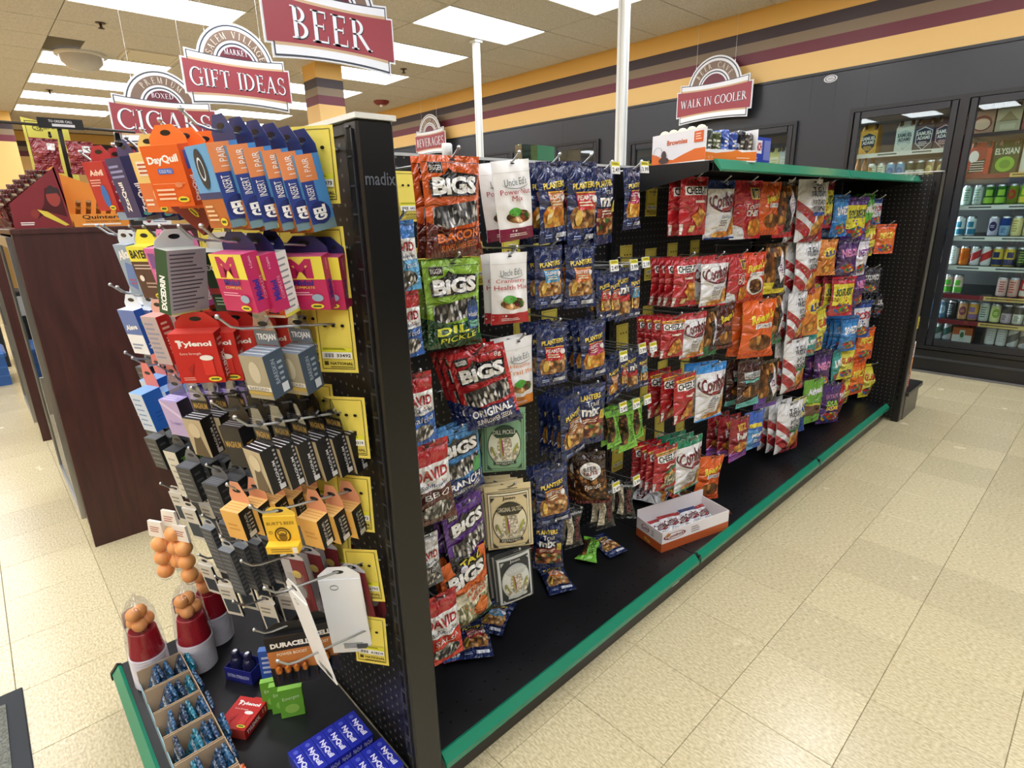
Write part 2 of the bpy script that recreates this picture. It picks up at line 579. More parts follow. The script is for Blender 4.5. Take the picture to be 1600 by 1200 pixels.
# ceiling: plane, lay-in tiles, lights
mb = MB()
mb.box(X_FAR, X_SIDE, Y_FRONT, 4.2, CEIL_Z+.008, CEIL_Z+.06, M('5d5548', 'matte'))
ceiling = mb.build('ceiling', kind='structure', label='off-white lay-in panel ceiling with a thin grid')
def ceil_mat():
    m, nt, b = _new('ceiling_panel')
    g = nt.nodes.new('ShaderNodeNewGeometry')
    n = nt.nodes.new('ShaderNodeTexNoise')
    n.inputs['Scale'].default_value = 90
    n.inputs['Detail'].default_value = 4
    cr = nt.nodes.new('ShaderNodeValToRGB')
    cr.color_ramp.elements[0].position, cr.color_ramp.elements[0].color = .35, lin('b9b0a4')
    cr.color_ramp.elements[1].position, cr.color_ramp.elements[1].color = .6, lin('d0c8bc')
    nt.links.new(g.outputs['Position'], n.inputs['Vector'])
    nt.links.new(n.outputs['Fac'], cr.inputs[0])
    nt.links.new(cr.outputs[0], b.inputs['Base Color'])
    b.inputs['Roughness'].default_value = 0.9
    bp = nt.nodes.new('ShaderNodeBump')
    bp.inputs['Strength'].default_value = 0.2
    bp.inputs['Distance'].default_value = 0.003
    nt.links.new(n.outputs['Fac'], bp.inputs['Height'])
    nt.links.new(bp.outputs[0], b.inputs['Normal'])
    return m
CEILM = ceil_mat()
GX, GY = 0.61, 1.22
def tmesh(sx, sy):
    mb = MB()
    mb.cbox(-sx/2, sx/2, -sy/2, sy/2, 0, 0.014, CEILM, 0.002)
    return mb.mesh('ceiling_tile')
ct_me = tmesh(GX-.008, GY-.008)
X0, Y0C = -3.565, 0.59          # grid origin (lines measured on the photograph)
LIGHT_AT = set()
for y0 in (-5.51, -3.07, -0.63, 1.85):
    for k in range(-9, 4):
        x0 = -0.515+1.22*k
        if y0 == -0.63 and abs(x0+6.615) < 0.3:
            continue
        LIGHT_AT.add((round(x0, 3), y0))
VENT = (-7.225, -0.63)
yrows = [(-5.51, 1.22), (-4.29, 1.22), (-3.07, 1.22), (-1.85, 1.22), (-0.63, 1.22), (0.59, 1.26), (1.85, 1.22), (3.07, 1.05)]
lightboxes = []
far_ct = MB()
for y0, ly in yrows:
    i = -23
    while True:
        x0 = X0+GX*i
        i += 1
        if x0 > X_SIDE-.3:
            break
        if x0 < X_FAR:
            continue
        lit = [q for q in LIGHT_AT if abs(q[0]-x0) < .2 and abs(q[1]-y0) < .1]
        if lit:
            lightboxes.append((x0, y0))
            continue
        if abs(x0-VENT[0]) < .2 and abs(y0-VENT[1]) < .1:
            continue
        u, v = proj((x0+.3, y0+ly/2, CEIL_Z))
        d = depth_of((x0+.3, y0+ly/2, CEIL_Z))
        if d > .3 and -150 < u < 1750 and v > -120:
            obj('ceiling_tile', ct_me, ceiling, (x0+GX/2, y0+ly/2, CEIL_Z-.004), scale=(1, (ly-.008)/(GY-.008), 1))
        else:
            far_ct.box(x0+.004, x0+GX-.004, y0+.004, y0+ly-.004, CEIL_Z-.004, CEIL_Z+.008, CEILM)
far_ct.build('unseen_ceiling_tiles', ceiling, kind='stuff')
fr = MB()
w, l, t = GX/2-.004, 1.22/2-.004, .014
for bx in ((-w, w, -l, -l+t), (-w, w, l-t, l), (-w, -w+t, -l+t, l-t), (w-t, w, -l+t, l-t)):
    fr.box(bx[0], bx[1], bx[2], bx[3], -.006, .03, M('eeebe2', 'satin'))
fr.box(-w, w, -l, l, .028, .034, M('eeebe2', 'satin'))
fr_me = fr.mesh('frame')
df = MB()
df.cbox(-w+t, w-t, -l+t, l-t, -.002, .02, emit('f3f7ff', LIGHT_W), .003)
df_me = df.mesh('diffuser')
ORD = ['first', 'second', 'third', 'fourth', 'fifth', 'sixth', 'seventh', 'eighth', 'ninth', 'tenth', 'eleventh', 'twelfth', 'thirteenth', 'fourteenth', 'fifteenth', 'sixteenth']
ROWN = {-5.51: 'farthest row from the cooler', -3.07: 'row over the entrance mat aisle', -0.63: 'row above the cigar and gift signs', 1.85: 'row nearest the striped cooler wall'}
for x0, y0 in sorted(lightboxes, key=lambda q: (q[1], -q[0])):
    row = sorted([q[0] for q in lightboxes if q[1] == y0], reverse=True)
    lt = thing('ceiling_light', 'glowing ceiling light panel, %s in the %s' % (ORD[row.index(x0)], ROWN[y0]), 'ceiling light', (x0+GX/2, y0+.61, CEIL_Z-.002), group='ceiling light panels')
    obj('frame', fr_me, lt)
    obj('diffuser', df_me, lt)
# air vent, sprinklers, alarm, camera dome
vt = thing('air_vent', 'square louvred air vent in the ceiling above the gift sign', 'vent', (VENT[0]+.305, -.02+.3, CEIL_Z-.004))
mb = MB()
mb.box(-.30, .30, -.61, .61, .004, .012, CEILM)
mb.build('tile', vt)
mb = MB()
for a0, b0, c0, d0 in ((-.26, .26, -.26, -.23), (-.26, .26, .23, .26), (-.26, -.23, -.23, .23), (.23, .26, -.23, .23)):
    mb.box(a0, b0, c0, d0, -.012, .004, M('d8d0c0', 'satin'))
mb.build('frame', vt)
mb = MB()
mb.box(-.23, .23, -.23, .23, .002, .004, M('1d1a18', 'matte'))
mb.build('backing', vt)
sl = MB()
sl.mesh_([(-.23, -.012, .002), (.23, -.012, .002), (.23, .022, -.014), (-.23, .022, -.014), (-.23, -.010, .004), (.23, -.010, .004), (.23, .024, -.012), (-.23, .024, -.012)], [(0, 1, 2, 3), (4, 5, 6, 7), (0, 1, 5, 4), (2, 3, 7, 6)], M('d8d0c0', 'satin'))
sl_me = sl.mesh('slat')
for k in range(9):
    obj('slat', sl_me, vt, (0, -.2+.05*k, 0))
def sprinkler(x, y, label):
    s = thing('sprinkler', label, 'sprinkler', (x, y, CEIL_Z-.004), group='ceiling sprinklers')
    mb = MB()
    mb.lathe([(.001, -.006), (.04, -.005), (.042, 0)], M('5b4a42', 'metal'), 16)
    mb.build('cover', s)
    mb = MB()
    mb.tube([(0, 0, 0), (0, 0, -.045)], .012, M('4a3c36', 'metal'), 8)
    mb.lathe([(.001, -.05), (.026, -.048), (.026, -.044), (.012, -.04)], M('4a3c36', 'metal'), 12)
    mb.build('head', s)
sprinkler(-5.88, -.32, 'small dark sprinkler in the ceiling above the cigars sign')
sprinkler(-5.71, 2.77, 'small dark sprinkler in the ceiling beside the striped column')
sprinkler(-9.48, -.36, 'small dark sprinkler between the distant light panels')
s = thing('smoke_alarm', 'round dark red alarm on the ceiling near the cooler wall', 'alarm', (-7.66, 3.62, CEIL_Z-.004))
mb = MB()
mb.lathe([(.001, -.06), (.08, -.055), (.115, -.03), (.12, 0)], M('7a1f22', 'satin'), 20)
mb.build('housing', s)
mb = MB()
mb.lathe([(.001, -.09), (.03, -.085), (.034, -.058)], M('f0e6dc', 'gloss'), 12)
mb.build('strobe', s)
s = thing('camera_dome', 'frosted grey security dome hanging below the ceiling', 'dome', (-7.2, -.3, CEIL_Z-.004))
mb = MB()
mb.lathe([(.24, 0), (.24, -.02), (.2, -.025)], M('cfc8bd', 'satin'), 20)
mb.build('ring', s)
mb = MB()
mb.lathe([(.2, -.02), (.19, -.08), (.13, -.14), (.001, -.165)], M('b9b3ad', 'satin'), 20)
mb.build('dome', s)

# walls
YEL = M('dfb361', 'wall')
mb = MB()
mb.box(X_FAR, X_SIDE, BACK_Y+.01, BACK_Y+.16, 2.48, CEIL_Z+.03, STRIPES)
wall_back = mb.build('wall_back', kind='structure', label='yellow wall with dark, taupe and maroon painted stripes')
mb = MB()
mb.box(X_FAR-.15, X_FAR, Y_FRONT, BACK_Y+.2, 0, CEIL_Z+.03, STRIPES)
mb.build('wall_far', kind='structure', label='distant striped yellow wall behind the aisles')
mb = MB()
mb.box(X_SIDE, X_SIDE+.15, Y_FRONT, BACK_Y+.2, 0, CEIL_Z+.03, STRIPES)
mb.box(X_SIDE-.05, X_SIDE, Y_FRONT, BACK_Y, 0, 2.48, M('17181b', 'satin'))  # unseen dark facade, added so the glossy black posts reflect dark
mb.build('wall_side', kind='structure')
mb = MB()
mb.box(X_FAR, X_SIDE, Y_FRONT-.15, Y_FRONT, 0, CEIL_Z+.03, STRIPES)
mb.build('wall_front', kind='structure')
# striped columns
def column(x0, x1, y0, y1, label):
    mb = MB()
    mb.box(x0, x1, y0, y1, 0, CEIL_Z, STRIPES)
    mb.box(x0-.015, x1+.015, y0-.015, y1+.015, 0, .1, M('2a2422', 'satin'))
    return mb.build('column', kind='structure', label=label)
column(-6.345, -6.005, 1.755, 2.09, 'yellow square column with painted stripes behind the rack')
column(-12.3, -11.68, -1.4, -.67, 'yellow striped pillar beyond the cigar cabinets')
# slim white utility poles running to the ceiling
def pole(x, y, w, label):
    o = thing('utility_pole', label, 'pole', (x, y, 0), group='white ceiling poles')
    mb = MB()
    mb.cbox(-w, w, -w, w, 0, CEIL_Z-.03, M('e9ebe6', 'satin'), .006)
    mb.box(-w*.22, w*.22, -w-.002, w+.002, .05, CEIL_Z-.05, M('c9ccc8', 'satin'))
    mb.box(-w-.002, w+.002, -w*.22, w*.22, .05, CEIL_Z-.05, M('c9ccc8', 'satin'))
    mb.build('shaft', o)
    mb = MB()
    mb.cbox(-w*1.6, w*1.6, -w*1.6, w*1.6, CEIL_Z-.03, CEIL_Z-.006, M('dfe1dc', 'satin'), .004)
    mb.build('ceiling_collar', o)
p_ = on(743.5, 62, 'z', 3.12)
pole(p_[0], p_[1], .031, 'slim white pole meeting the ceiling at a light panel')
p_ = on(971, 180, 'x', -1.95)
pole(p_[0], p_[1], .034, 'slim white pole rising behind the brownie box')

# ---------------------------------------------------------------- walk-in cooler front
BLK = M('2a2d33', 'satin')
BLK2 = M('17181b', 'satin')
DOORS = [(-5.97, -5.215, 2.2), (-5.215, -4.46, 2.2), (-4.46, -3.705, 2.2), (-3.27, -2.35, 2.12), (-2.35, -1.43, 2.12), (-1.0, -.21, 2.16), (-.21, .58, 2.16), (.58, 1.37, 2.16), (1.37, 2.16, 2.16)]
mb = MB()
FY0, FY1 = BACK_Y, BACK_Y+.06
edges = [X_FAR]
runs = [(-5.97, -3.705, 2.2), (-3.27, -1.43, 2.12), (-1.0, 2.16, 2.16)]
xa = X_FAR
for r0, r1, zt in runs:
    mb.box(xa, r0, FY0, FY1, .0, 2.48, BLK)
    mb.box(r0, r1, FY0, FY1, zt, 2.48, BLK)
    mb.box(r0, r1, FY0, FY1, 0, .2, BLK2)
    xa = r1
mb.box(xa, X_SIDE, FY0, FY1, 0, 2.48, BLK)
mb.box(X_FAR, X_SIDE, FY0-.012, FY0+.02, 2.47, 2.492, BLK2)
mb.box(X_FAR, X_SIDE, FY0-.015, FY0, .0, .19, BLK2)
mb.box(X_FAR, X_SIDE, FY0-.022, FY0-.014, .115, .135, M('33363b', 'satin'))
for x in (-6.6, -4.3, -3.5, -1.35, -1.15, -.9, .9):
    mb.box(x-.002, x+.002, FY0-.001, FY0+.01, 2.17, 2.47, BLK2)
cooler_wall = mb.build('wall_cooler', kind='structure', label='black cooler facade below the striped wall')
# floor lip of the cooler
mb = MB()
mb.box(X_FAR, X_SIDE, FY0-.05, FY0-.014, 0, .012, M('6c6a66', 'satin'))
mb.build('trim_1', kind='structure')
# interior shell
mb = MB()
INT = M('9b9d9c', 'satin')
mb.box(X_FAR, X_SIDE, 5.12, 5.2, 0, 2.6, M('6f7173', 'satin'))
mb.box(X_FAR, X_SIDE, FY1, 5.12, 2.42, 2.6, INT)
mb.build('wall_cooler_inside', kind='structure')
GLASS = clear('e8f0ee', .06, 'cooler_glass', .01)
def make_door(i, x0, x1, zt):
    z0 = .2
    d = obj('door_%d' % i, None, None, (x0, FY0, 0), kind='structure', label='glass cooler door in a black frame')
    w = x1-x0
    mb = MB()
    f = .03
    for bx in ((0, f, z0, zt), (w-f, w, z0, zt), (f, w-f, zt-f, zt), (f, w-f, z0, z0+f)):
        mb.box(bx[0], bx[1], -.03, .05, bx[2], bx[3], BLK2)
    mb.build('jamb', d)
    mb = MB()
    g = .05
    a0, a1, b0, b1 = f+.004, w-f-.004, z0+f+.004, zt-f-.004
    for bx in ((a0, a0+g, b0, b1), (a1-g, a1, b0, b1), (a0+g, a1-g, b1-g, b1), (a0+g, a1-g, b0, b0+g)):
        mb.prism([(bx[0], -.012), (bx[0]+.006, -.022), (bx[1]-.006, -.022), (bx[1], -.012), (bx[1], .02), (bx[0], .02)], 'z', bx[2], bx[3], M('202227', 'satin'))
    mb.build('door_frame', d)
    mb = MB()
    mb.box(a0+g, a1-g, .0, .006, b0+g, b1-g, GLASS)
    mb.build('pane', d)
    mb = MB()
    mb.tube([(a1-.025, -.022, 1.0), (a1-.025, -.055, 1.02), (a1-.025, -.055, 1.42), (a1-.025, -.022, 1.44)], .009, M('15161a', 'satin'), 8)
    mb.build('handle', d)
    mb = MB()
    mb.box(-.012, .012, .07, .1, .35, zt-.1, emit('eef4ff', 16.0))
    mb.build('light_strip', d)
    return d
for i, (x0, x1, zt) in enumerate(DOORS):
    make_door(i+1, x0, x1, zt)
# small marks left on the facade
mk = MB()
mk.prism([(.055*math.cos(2*PI*k/18), .03*math.sin(2*PI*k/18)) for k in range(18)], 'y', -.002, 0, M('d6d6d6', 'card'))
paint(mk, [(RING(.5, .5, .4, .4, .08), M('555a66', 'card')), (LINES(.3, .35, .75, .65, 3), M('555a66', 'card'))], lambda u, v, e: ((u-.5)*.11, -.002-e, (v-.5)*.06))
p_ = on(1298, 123, 'y', FY0)
mk.build('sticker', loc=(p_[0], FY0-.001, p_[2]), label='small white oval sticker high on the cooler facade', cat='sticker')
# ================================================================ snack gondola
BLACK = M('0b0b0d', 'satin')
BLACK_S = M('09090b', 'satin')
BROWNBLK = M('1c1916', 'satin')
GREEN = M('1c7f62', 'gloss')
GREEN_D = M('15674f', 'satin')
ZINC = M('b9bcbf', 'metal')
def peg_mat(a, b):
    m, nt, bs = _new('pegboard_'+a+b)
    g = nt.nodes.new('ShaderNodeNewGeometry')
    sp = nt.nodes.new('ShaderNodeSeparateXYZ')
    cb = nt.nodes.new('ShaderNodeCombineXYZ')
    nt.links.new(g.outputs['Position'], sp.inputs[0])
    nt.links.new(sp.outputs['XYZ'.index(a.upper())], cb.inputs[0])
    nt.links.new(sp.outputs['XYZ'.index(b.upper())], cb.inputs[1])
    sc = nt.nodes.new('ShaderNodeVectorMath')
    sc.operation = 'SCALE'
    sc.inputs['Scale'].default_value = 1/.0254
    fr = nt.nodes.new('ShaderNodeVectorMath')
    fr.operation = 'FRACTION'
    sb = nt.nodes.new('ShaderNodeVectorMath')
    sb.operation = 'SUBTRACT'
    sb.inputs[1].default_value = (.5, .5, 0)
    ln = nt.nodes.new('ShaderNodeVectorMath')
    ln.operation = 'LENGTH'
    lt = nt.nodes.new('ShaderNodeMath')
    lt.operation = 'LESS_THAN'
    lt.inputs[1].default_value = .13
    mx = nt.nodes.new('ShaderNodeMix')
    mx.data_type = 'RGBA'
    mx.inputs[6].default_value = lin('0d0d0f')
    mx.inputs[7].default_value = lin('6c6c6c')  # lit background seen through the holes, painted as grey dots
    nt.links.new(cb.outputs[0], sc.inputs[0])
    nt.links.new(sc.outputs[0], fr.inputs[0])
    nt.links.new(fr.outputs[0], sb.inputs[0])
    nt.links.new(sb.outputs[0], ln.inputs[0])
    nt.links.new(ln.outputs['Value'], lt.inputs[0])
    nt.links.new(lt.outputs[0], mx.inputs[0])
    nt.links.new(mx.outputs[2], bs.inputs['Base Color'])
    bs.inputs['Roughness'].default_value = .42
    return m
PEG_YZ, PEG_XZ = peg_mat('y', 'z'), peg_mat('x', 'z')
def deck_mat():
    m, nt, bs = _new('black_steel_deck')
    g = nt.nodes.new('ShaderNodeNewGeometry')
    n = nt.nodes.new('ShaderNodeTexNoise')
    n.inputs['Scale'].default_value = 5
    n.inputs['Detail'].default_value = 5
    cr = nt.nodes.new('ShaderNodeValToRGB')
    cr.color_ramp.elements[0].position, cr.color_ramp.elements[0].color = .45, lin('0a0a0d')
    cr.color_ramp.elements[1].position, cr.color_ramp.elements[1].color = .8, lin('1b1c20')
    nt.links.new(g.outputs['Position'], n.inputs['Vector'])
    nt.links.new(n.outputs['Fac'], cr.inputs[0])
    nt.links.new(cr.outputs[0], bs.inputs['Base Color'])
    bs.inputs['Roughness'].default_value = .38
    return m
DECK = deck_mat()
YN, YF = -1.068, 2.592
SEC = [-1.068, .15, 1.37, 2.592]
XB = -.50                      # centre panel
PANEL_X = XB+.012              # peg face of the snack side
DZ = .11                       # deck height
gon = thing('snack_gondola', 'long black steel snack gondola with green shelf rails', 'shelving', (XB, .75, 0))
def gpart(mb, name):
    o = mb.build(name, gon)
    o.matrix_parent_inverse = Matrix.Translation((-XB, -.75, 0))
    return o
for i in range(3):
    y0, y1 = SEC[i]+.002, SEC[i+1]-.002
    mb = MB()
    mb.box(XB-.012, PANEL_X, y0+.015, y1-.015, DZ, 1.54, PEG_YZ)
    gpart(mb, 'peg_panel')
    mb = MB()
    mb.box(XB+.012, -.05, y0, y1, DZ-.022, DZ, DECK)
    # punched holes along the front of the deck
    for k in range(int((y1-y0)/.0508)):
        for r_ in (0, 1):
            cx, cy = -.105-.04*r_, y0+.03+.0508*k
            mb.mesh_([(cx+.005*math.cos(PI/3*q), cy+.005*math.sin(PI/3*q), DZ+.0004) for q in range(6)], [tuple(range(6))], M('030303', 'matte'))
    gpart(mb, 'deck')
    mb = MB()
    mb.box(XB-.44, -.054, y0, y1, 0, DZ-.022, BROWNBLK)
    gpart(mb, 'kick_plate')
    mb = MB()
    mb.prism([(-.052, DZ+.004), (-.044, DZ+.008), (-.024, DZ-.014), (-.024, DZ-.03), (-.030, DZ-.032), (-.034, DZ-.016), (-.052, DZ-.004)], 'y', y0+.006, y1-.006, GREEN)
    gpart(mb, 'price_rail')
    mb = MB()
    mb.box(XB-.44, XB-.012, y0, y1, DZ-.022, DZ, DECK)
    gpart(mb, 'rear_deck')
    mb = MB()
    mb.prism([(XB-.016, 1.54), (XB+.016, 1.54), (XB+.014, 1.548), (XB-.014, 1.548)], 'y', y0, y1, M('9fa09c', 'satin'))
    gpart(mb, 'top_trim')
for y in SEC[1:3]:
    mb = MB()
    mb.box(XB-.03, XB+.03, y-.016, y+.016, .0, 1.545, BLACK)
    for k in range(28):
        mb.box(XB+.0302, XB+.0306, y-.004, y+.004, .2+.047*k, .225+.047*k, M('050505', 'matte'))
    gpart(mb, 'upright')
    mb = MB()
    mb.box(-.051, -.026, y-.006, y+.006, DZ-.03, DZ+.003, M('0a0a0b', 'satin'))
    gpart(mb, 'rail_joint')
mb = MB()
paint(mb, [(R(0, 0, 1, 1), M('d9d9d9', 'card')), (LINES(.1, .15, .9, .9, 3), M('8a8a8a', 'card'))], lambda u, v, e: (-.0535+e, .005+.05*u, .035+.035*v))
gpart(mb, 'floor_label')
# top shelf over the two far sections
TZ = 1.508
for i in (1, 2):
    y0, y1 = SEC[i]+.004, SEC[i+1]-.004
    sh_ = MB()
    sh_.box(PANEL_X, -.10, y0, y1, TZ+.018, TZ+.026, DECK)
    sh_.box(-.104, -.09, y0, y1, TZ-.006, TZ+.026, BLACK)
    s_o = gpart(sh_, 'top_shelf')
    mb = MB()
    mb.prism([(-.092, TZ+.030), (-.082, TZ+.030), (-.062, TZ-.002), (-.066, TZ-.008), (-.09, TZ+.02)], 'y', y0+.003, y1-.003, GREEN)
    mb.build('shelf_rail', s_o)
    for yy in (y0, y1-.004):
        mb = MB()
        mb.prism([(PANEL_X, TZ+.018), (-.092, TZ+.018), (-.092, TZ-.004), (PANEL_X, TZ-.085)], 'y', yy, yy+.004, BLACK)
        mb.build('bracket', s_o)
# ---- near end rack: frame facing the entrance
EX0, EX1, EY = -.972, -.028, -1.137
end = thing('end_rack', 'black pegboard end rack with slotted posts and green deck rail', 'rack', (-.5, EY, 0))
def epart(mb, name, par=None):
    o = mb.build(name, par or end)
    if par is None:
        o.matrix_parent_inverse = Matrix.Translation((.5, -EY, 0))
    return o
for px0, px1 in ((EX1-.047, EX1), (EX0, EX0+.047)):
    mb = MB()
    mb.cbox(px0, px1, -1.139, -1.068, 0, 1.544, BLACK_S, .004)
    for k in range(30):
        z = .13+.0472*k
        mb.box(px0+.012, px0+.024, -1.1394, -1.1390, z, z+.034, M('030303', 'matte'))
        mb.box(px0+.0105, px0+.0255, -1.1412, -1.1390, z+.034, z+.0372, M('3a3a3d', 'satin'))
    mb.box(px0+.030, px0+.034, -1.1425, -1.139, .05, 1.53, M('28292d', 'satin'))
    po = epart(mb, 'post')
    if px1 == EX1:
        mb = MB()
        lt = T('madix', 0, 0, 1, 1, bold=.01)
        za = on(571, 288, 'x', EX1)
        zb = on(617, 279, 'x', EX1)
        for q in lt:
            mb.face([(EX1+.0012, za[1]+(zb[1]-za[1])*t[0], 1.44+.022*t[1]) for t in q], M('5a5e68', 'satin'))  # emboss highlight painted in: letters a lighter grey than the black post
        epart(mb, 'lettering', po)
mb = MB()
mb.box(EX0+.047, EX1-.047, -1.128, -1.112, DZ-.02, 1.535, PEG_XZ)
mb.box(EX0+.047, EX1-.047, -1.134, -1.106, 1.525, 1.541, BLACK)
epart(mb, 'peg_panel')
mb = MB()
mb.box(EX0+.01, EX1+.004, -1.142, -1.064, 1.5445, 1.553, M('dedfd9', 'satin'))
epart(mb, 'top_cap')
mb = MB()
mb.box(EX0+.0, EX1-.02, -1.575, -1.14, DZ-.022, DZ, DECK)
epart(mb, 'deck')
mb = MB()
mb.box(EX0+.02, EX1-.04, -1.555, -1.142, 0, DZ-.023, BROWNBLK)
epart(mb, 'kick_plate')
mb = MB()
mb.prism([(-1.575, DZ+.004), (-1.583, DZ+.008), (-1.602, DZ-.014), (-1.602, DZ-.03), (-1.596, DZ-.032), (-1.592, DZ-.016), (-1.575, DZ-.004)], 'x', EX0+.012, EX1-.03, GREEN)
epart(mb, 'price_rail')
mb = MB()
mb.prism([(-1.573, DZ+.003), (-1.585, DZ+.010), (-1.606, DZ-.014), (-1.606, DZ-.034), (-1.573, DZ-.034)], 'x', EX0, EX0+.012, BLACK)
epart(mb, 'rail_end_cap')
# ---- far end frame with its own deck beyond
fe = thing('far_end_frame', 'black pegboard frame closing the gondola near the cooler', 'rack', (-.5, 2.63, 0))
def fpart(mb, name):
    o = mb.build(name, fe)
    o.matrix_parent_inverse = Matrix.Translation((.5, -2.63, 0))
    return o
mb = MB()
mb.box(-.93, -.005, 2.60, 2.625, .02, 1.545, PEG_XZ)
fpart(mb, 'peg_panel')
for px0 in (-.975, -.012):
    mb = MB()
    mb.cbox(px0, px0+.042, 2.597, 2.66, 0, 1.556, BLACK, .003)
    for k in range(29):
        z = .15+.0472*k
        mb.box(px0+.012, px0+.022, 2.5964, 2.5972, z, z+.03, M('030303', 'matte'))
    fpart(mb, 'post')
mb = MB()
mb.box(.0301, .034, 2.612, 2.668, 0, 1.552, M('57514b', 'satin'))
fpart(mb, 'side_plate')
mb = MB()
mb.box(-.97, .04, 2.67, 2.99, 0, .165, M('5a544d', 'satin'))
fpart(mb, 'kick_plate')
mb = MB()
mb.cbox(-.97, .052, 2.662, 3.03, .165, .195, M('211f20', 'satin'), .006)
fpart(mb, 'deck')
mb = MB()
mb.box(-.975, .03, 2.597, 2.66, 1.5562, 1.562, M('cfcfc8', 'satin'))
fpart(mb, 'top_cap')
# stock standing on the far end deck, seen past the frame
for k, (z0, c1, c2) in enumerate([(.195, 'b5322e', 'e8e0d8'), (.30, 'd8862e', 'f0e0c0'), (.405, 'e8e4de', 'c23a34')]):
    mb = MB()
    mb.box(-.06, .015, 2.70, 2.80, z0, z0+.104, M(c1, 'card'))
    paint(mb, [(LINES(.1, .1, .9, .9, 5), M(c2, 'card'))], lambda u, v, e: (.015+e, 2.70+.1*u, z0+.104*v))
    mb.build('snack_carton', label=['red snack carton on the deck beyond the far frame', 'orange snack carton stacked beyond the far frame', 'white snack carton topmost of the stack beyond the far frame'][k], cat='carton', group='cartons beyond the far frame')
# yellow tag clipped to the far side of the frame
mb = MB()
mb.box(0, .002, 0, .03, 0, .075, M('d8cb4a', 'card'))
paint(mb, [(LINES(.15, .15, .85, .85, 4), M('8c7d20', 'card'))], lambda u, v, e: (.002+e, .03*u, .075*v))
mb.build('shelf_tag', loc=(.0345, 2.64, .62), label='yellow tag clipped to the side of the far frame', cat='tag')

# ================================================================ hooks, price tags and yellow backer cards
def hook_mesh(L, rise=.1, double=False):
    mb = MB()
    mb.tube([(0, 0, 0), (0, -L*.86, L*.86*rise), (0, -L*.93, L*.93*rise+.004), (0, -L, L*rise+.02)], .0026, ZINC, 6)
    mb.ball((0, -L-.001, L*rise+.022), .0046, ZINC, 8, 5)
    mb.tube([(-.012, .0, -.001), (-.012, -.006, .002), (.012, -.006, .002), (.012, .0, -.001)], .0024, ZINC, 6)
    mb.tube([(0, -.006, .002), (0, -.004, -.03)], .0022, ZINC, 5)
    if double:
        mb.tube([(0, 0, .022), (0, -L*.8, .022+L*.8*rise*.6), (0, -L*1.02, .028+L*rise*.6)], .0019, ZINC, 5)
    return mb.mesh('peg_hook')
HK = {}
def hook(x, y, z, L, face, label, group, rise=.1, tag=None, double=False):
    k = (round(L, 2), rise, double)
    if k not in HK:
        HK[k] = hook_mesh(k[0], rise, double)
    o = obj('peg_hook', HK[k], None, (x, y, z), (0, 0, 0 if face == '-y' else PI/2), label=label, cat='hook', group=group)
    if tag is not None:
        t = obj('price_tag', TAGM[tag], o, (0, -k[0]*1.02-.004, .006 if not double else .022+k[0]*rise*.5), (math.radians(-8), 0, 0))
    return o
def tag_mesh(num):
    mb = MB()
    mb.box(-.02, .02, -.003, .0, -.012, .022, M('b8babd', 'satin'))
    paint(mb, [(R(.04, .3, .96, .95), M('e9df3a', 'card')), (R(.04, .03, .96, .62), M('f2f2ee', 'card')), (T(num, .1, .12, .9, .5, bold=.02), M('1d1d1d', 'card')), (LINES(.1, .7, .9, .9, 2), M('6a6420', 'card'))], lambda u, v, e: (-.02+.04*u, -.003-e, -.012+.034*v))
    return mb.mesh('price_tag')
TAGM = {0: tag_mesh('2.49'), 1: tag_mesh('3.99'), 2: tag_mesh('2.19')}
YCARD = M('ecda62', 'card')
CARDINK = M('4d4310', 'card')
def card_mesh(num):
    mb = MB()
    w, h = .08, .13
    mb.box(-w/2, w/2, -.0006, 0, -h*.72, h*.28, YCARD)
    L = [(R(.08, .05, .92, .062), CARDINK), (R(.08, .95, .92, .958), CARDINK), (R(.07, .06, .085, .95), CARDINK), (R(.915, .06, .93, .95), CARDINK),
         (T('NATIONAL', .3, .12, .9, .165, bold=.03), CARDINK), (R(.14, .115, .25, .175), CARDINK), (R(.3, .085, .9, .098), CARDINK),
         (R(.12, .3, .9, .385), M('e9e63a', 'card')), (LINES(.14, .35, .86, .385, 2), CARDINK), (R(.12, .22, .9, .32), M('f2f1ea', 'card')),
         ([q for k in range(9) for q in R(.17+.028*k, .24, .17+.028*k+(.018 if k % 3 else .008), .30)], M('20201c', 'card')), (T(num, .5, .245, .87, .295, bold=.02), M('20201c', 'card')),
         (E(.5, .72, .05, .024), M('1a1810', 'matte')), (E(.28, .72, .05, .024), M('1a1810', 'matte')), (E(.74, .72, .05, .024), M('1a1810', 'matte'))]
    paint(mb, L, lambda u, v, e: (-w/2+w*u, -.0006-e, -h*.72+h*v))
    return mb.mesh('backer_card')
CARDM = {n: card_mesh(n) for n in ('641373', '956793', 'A18319', '4754', '33492')}
def backer(x, y, z, face, num, label, group, tilt=0.0):
    return obj('backer_card', CARDM[num], None, (x, y, z), (0, tilt, .62) if face == '-y' else (tilt, 0, PI/2), label=label, cat='tag', group=group)

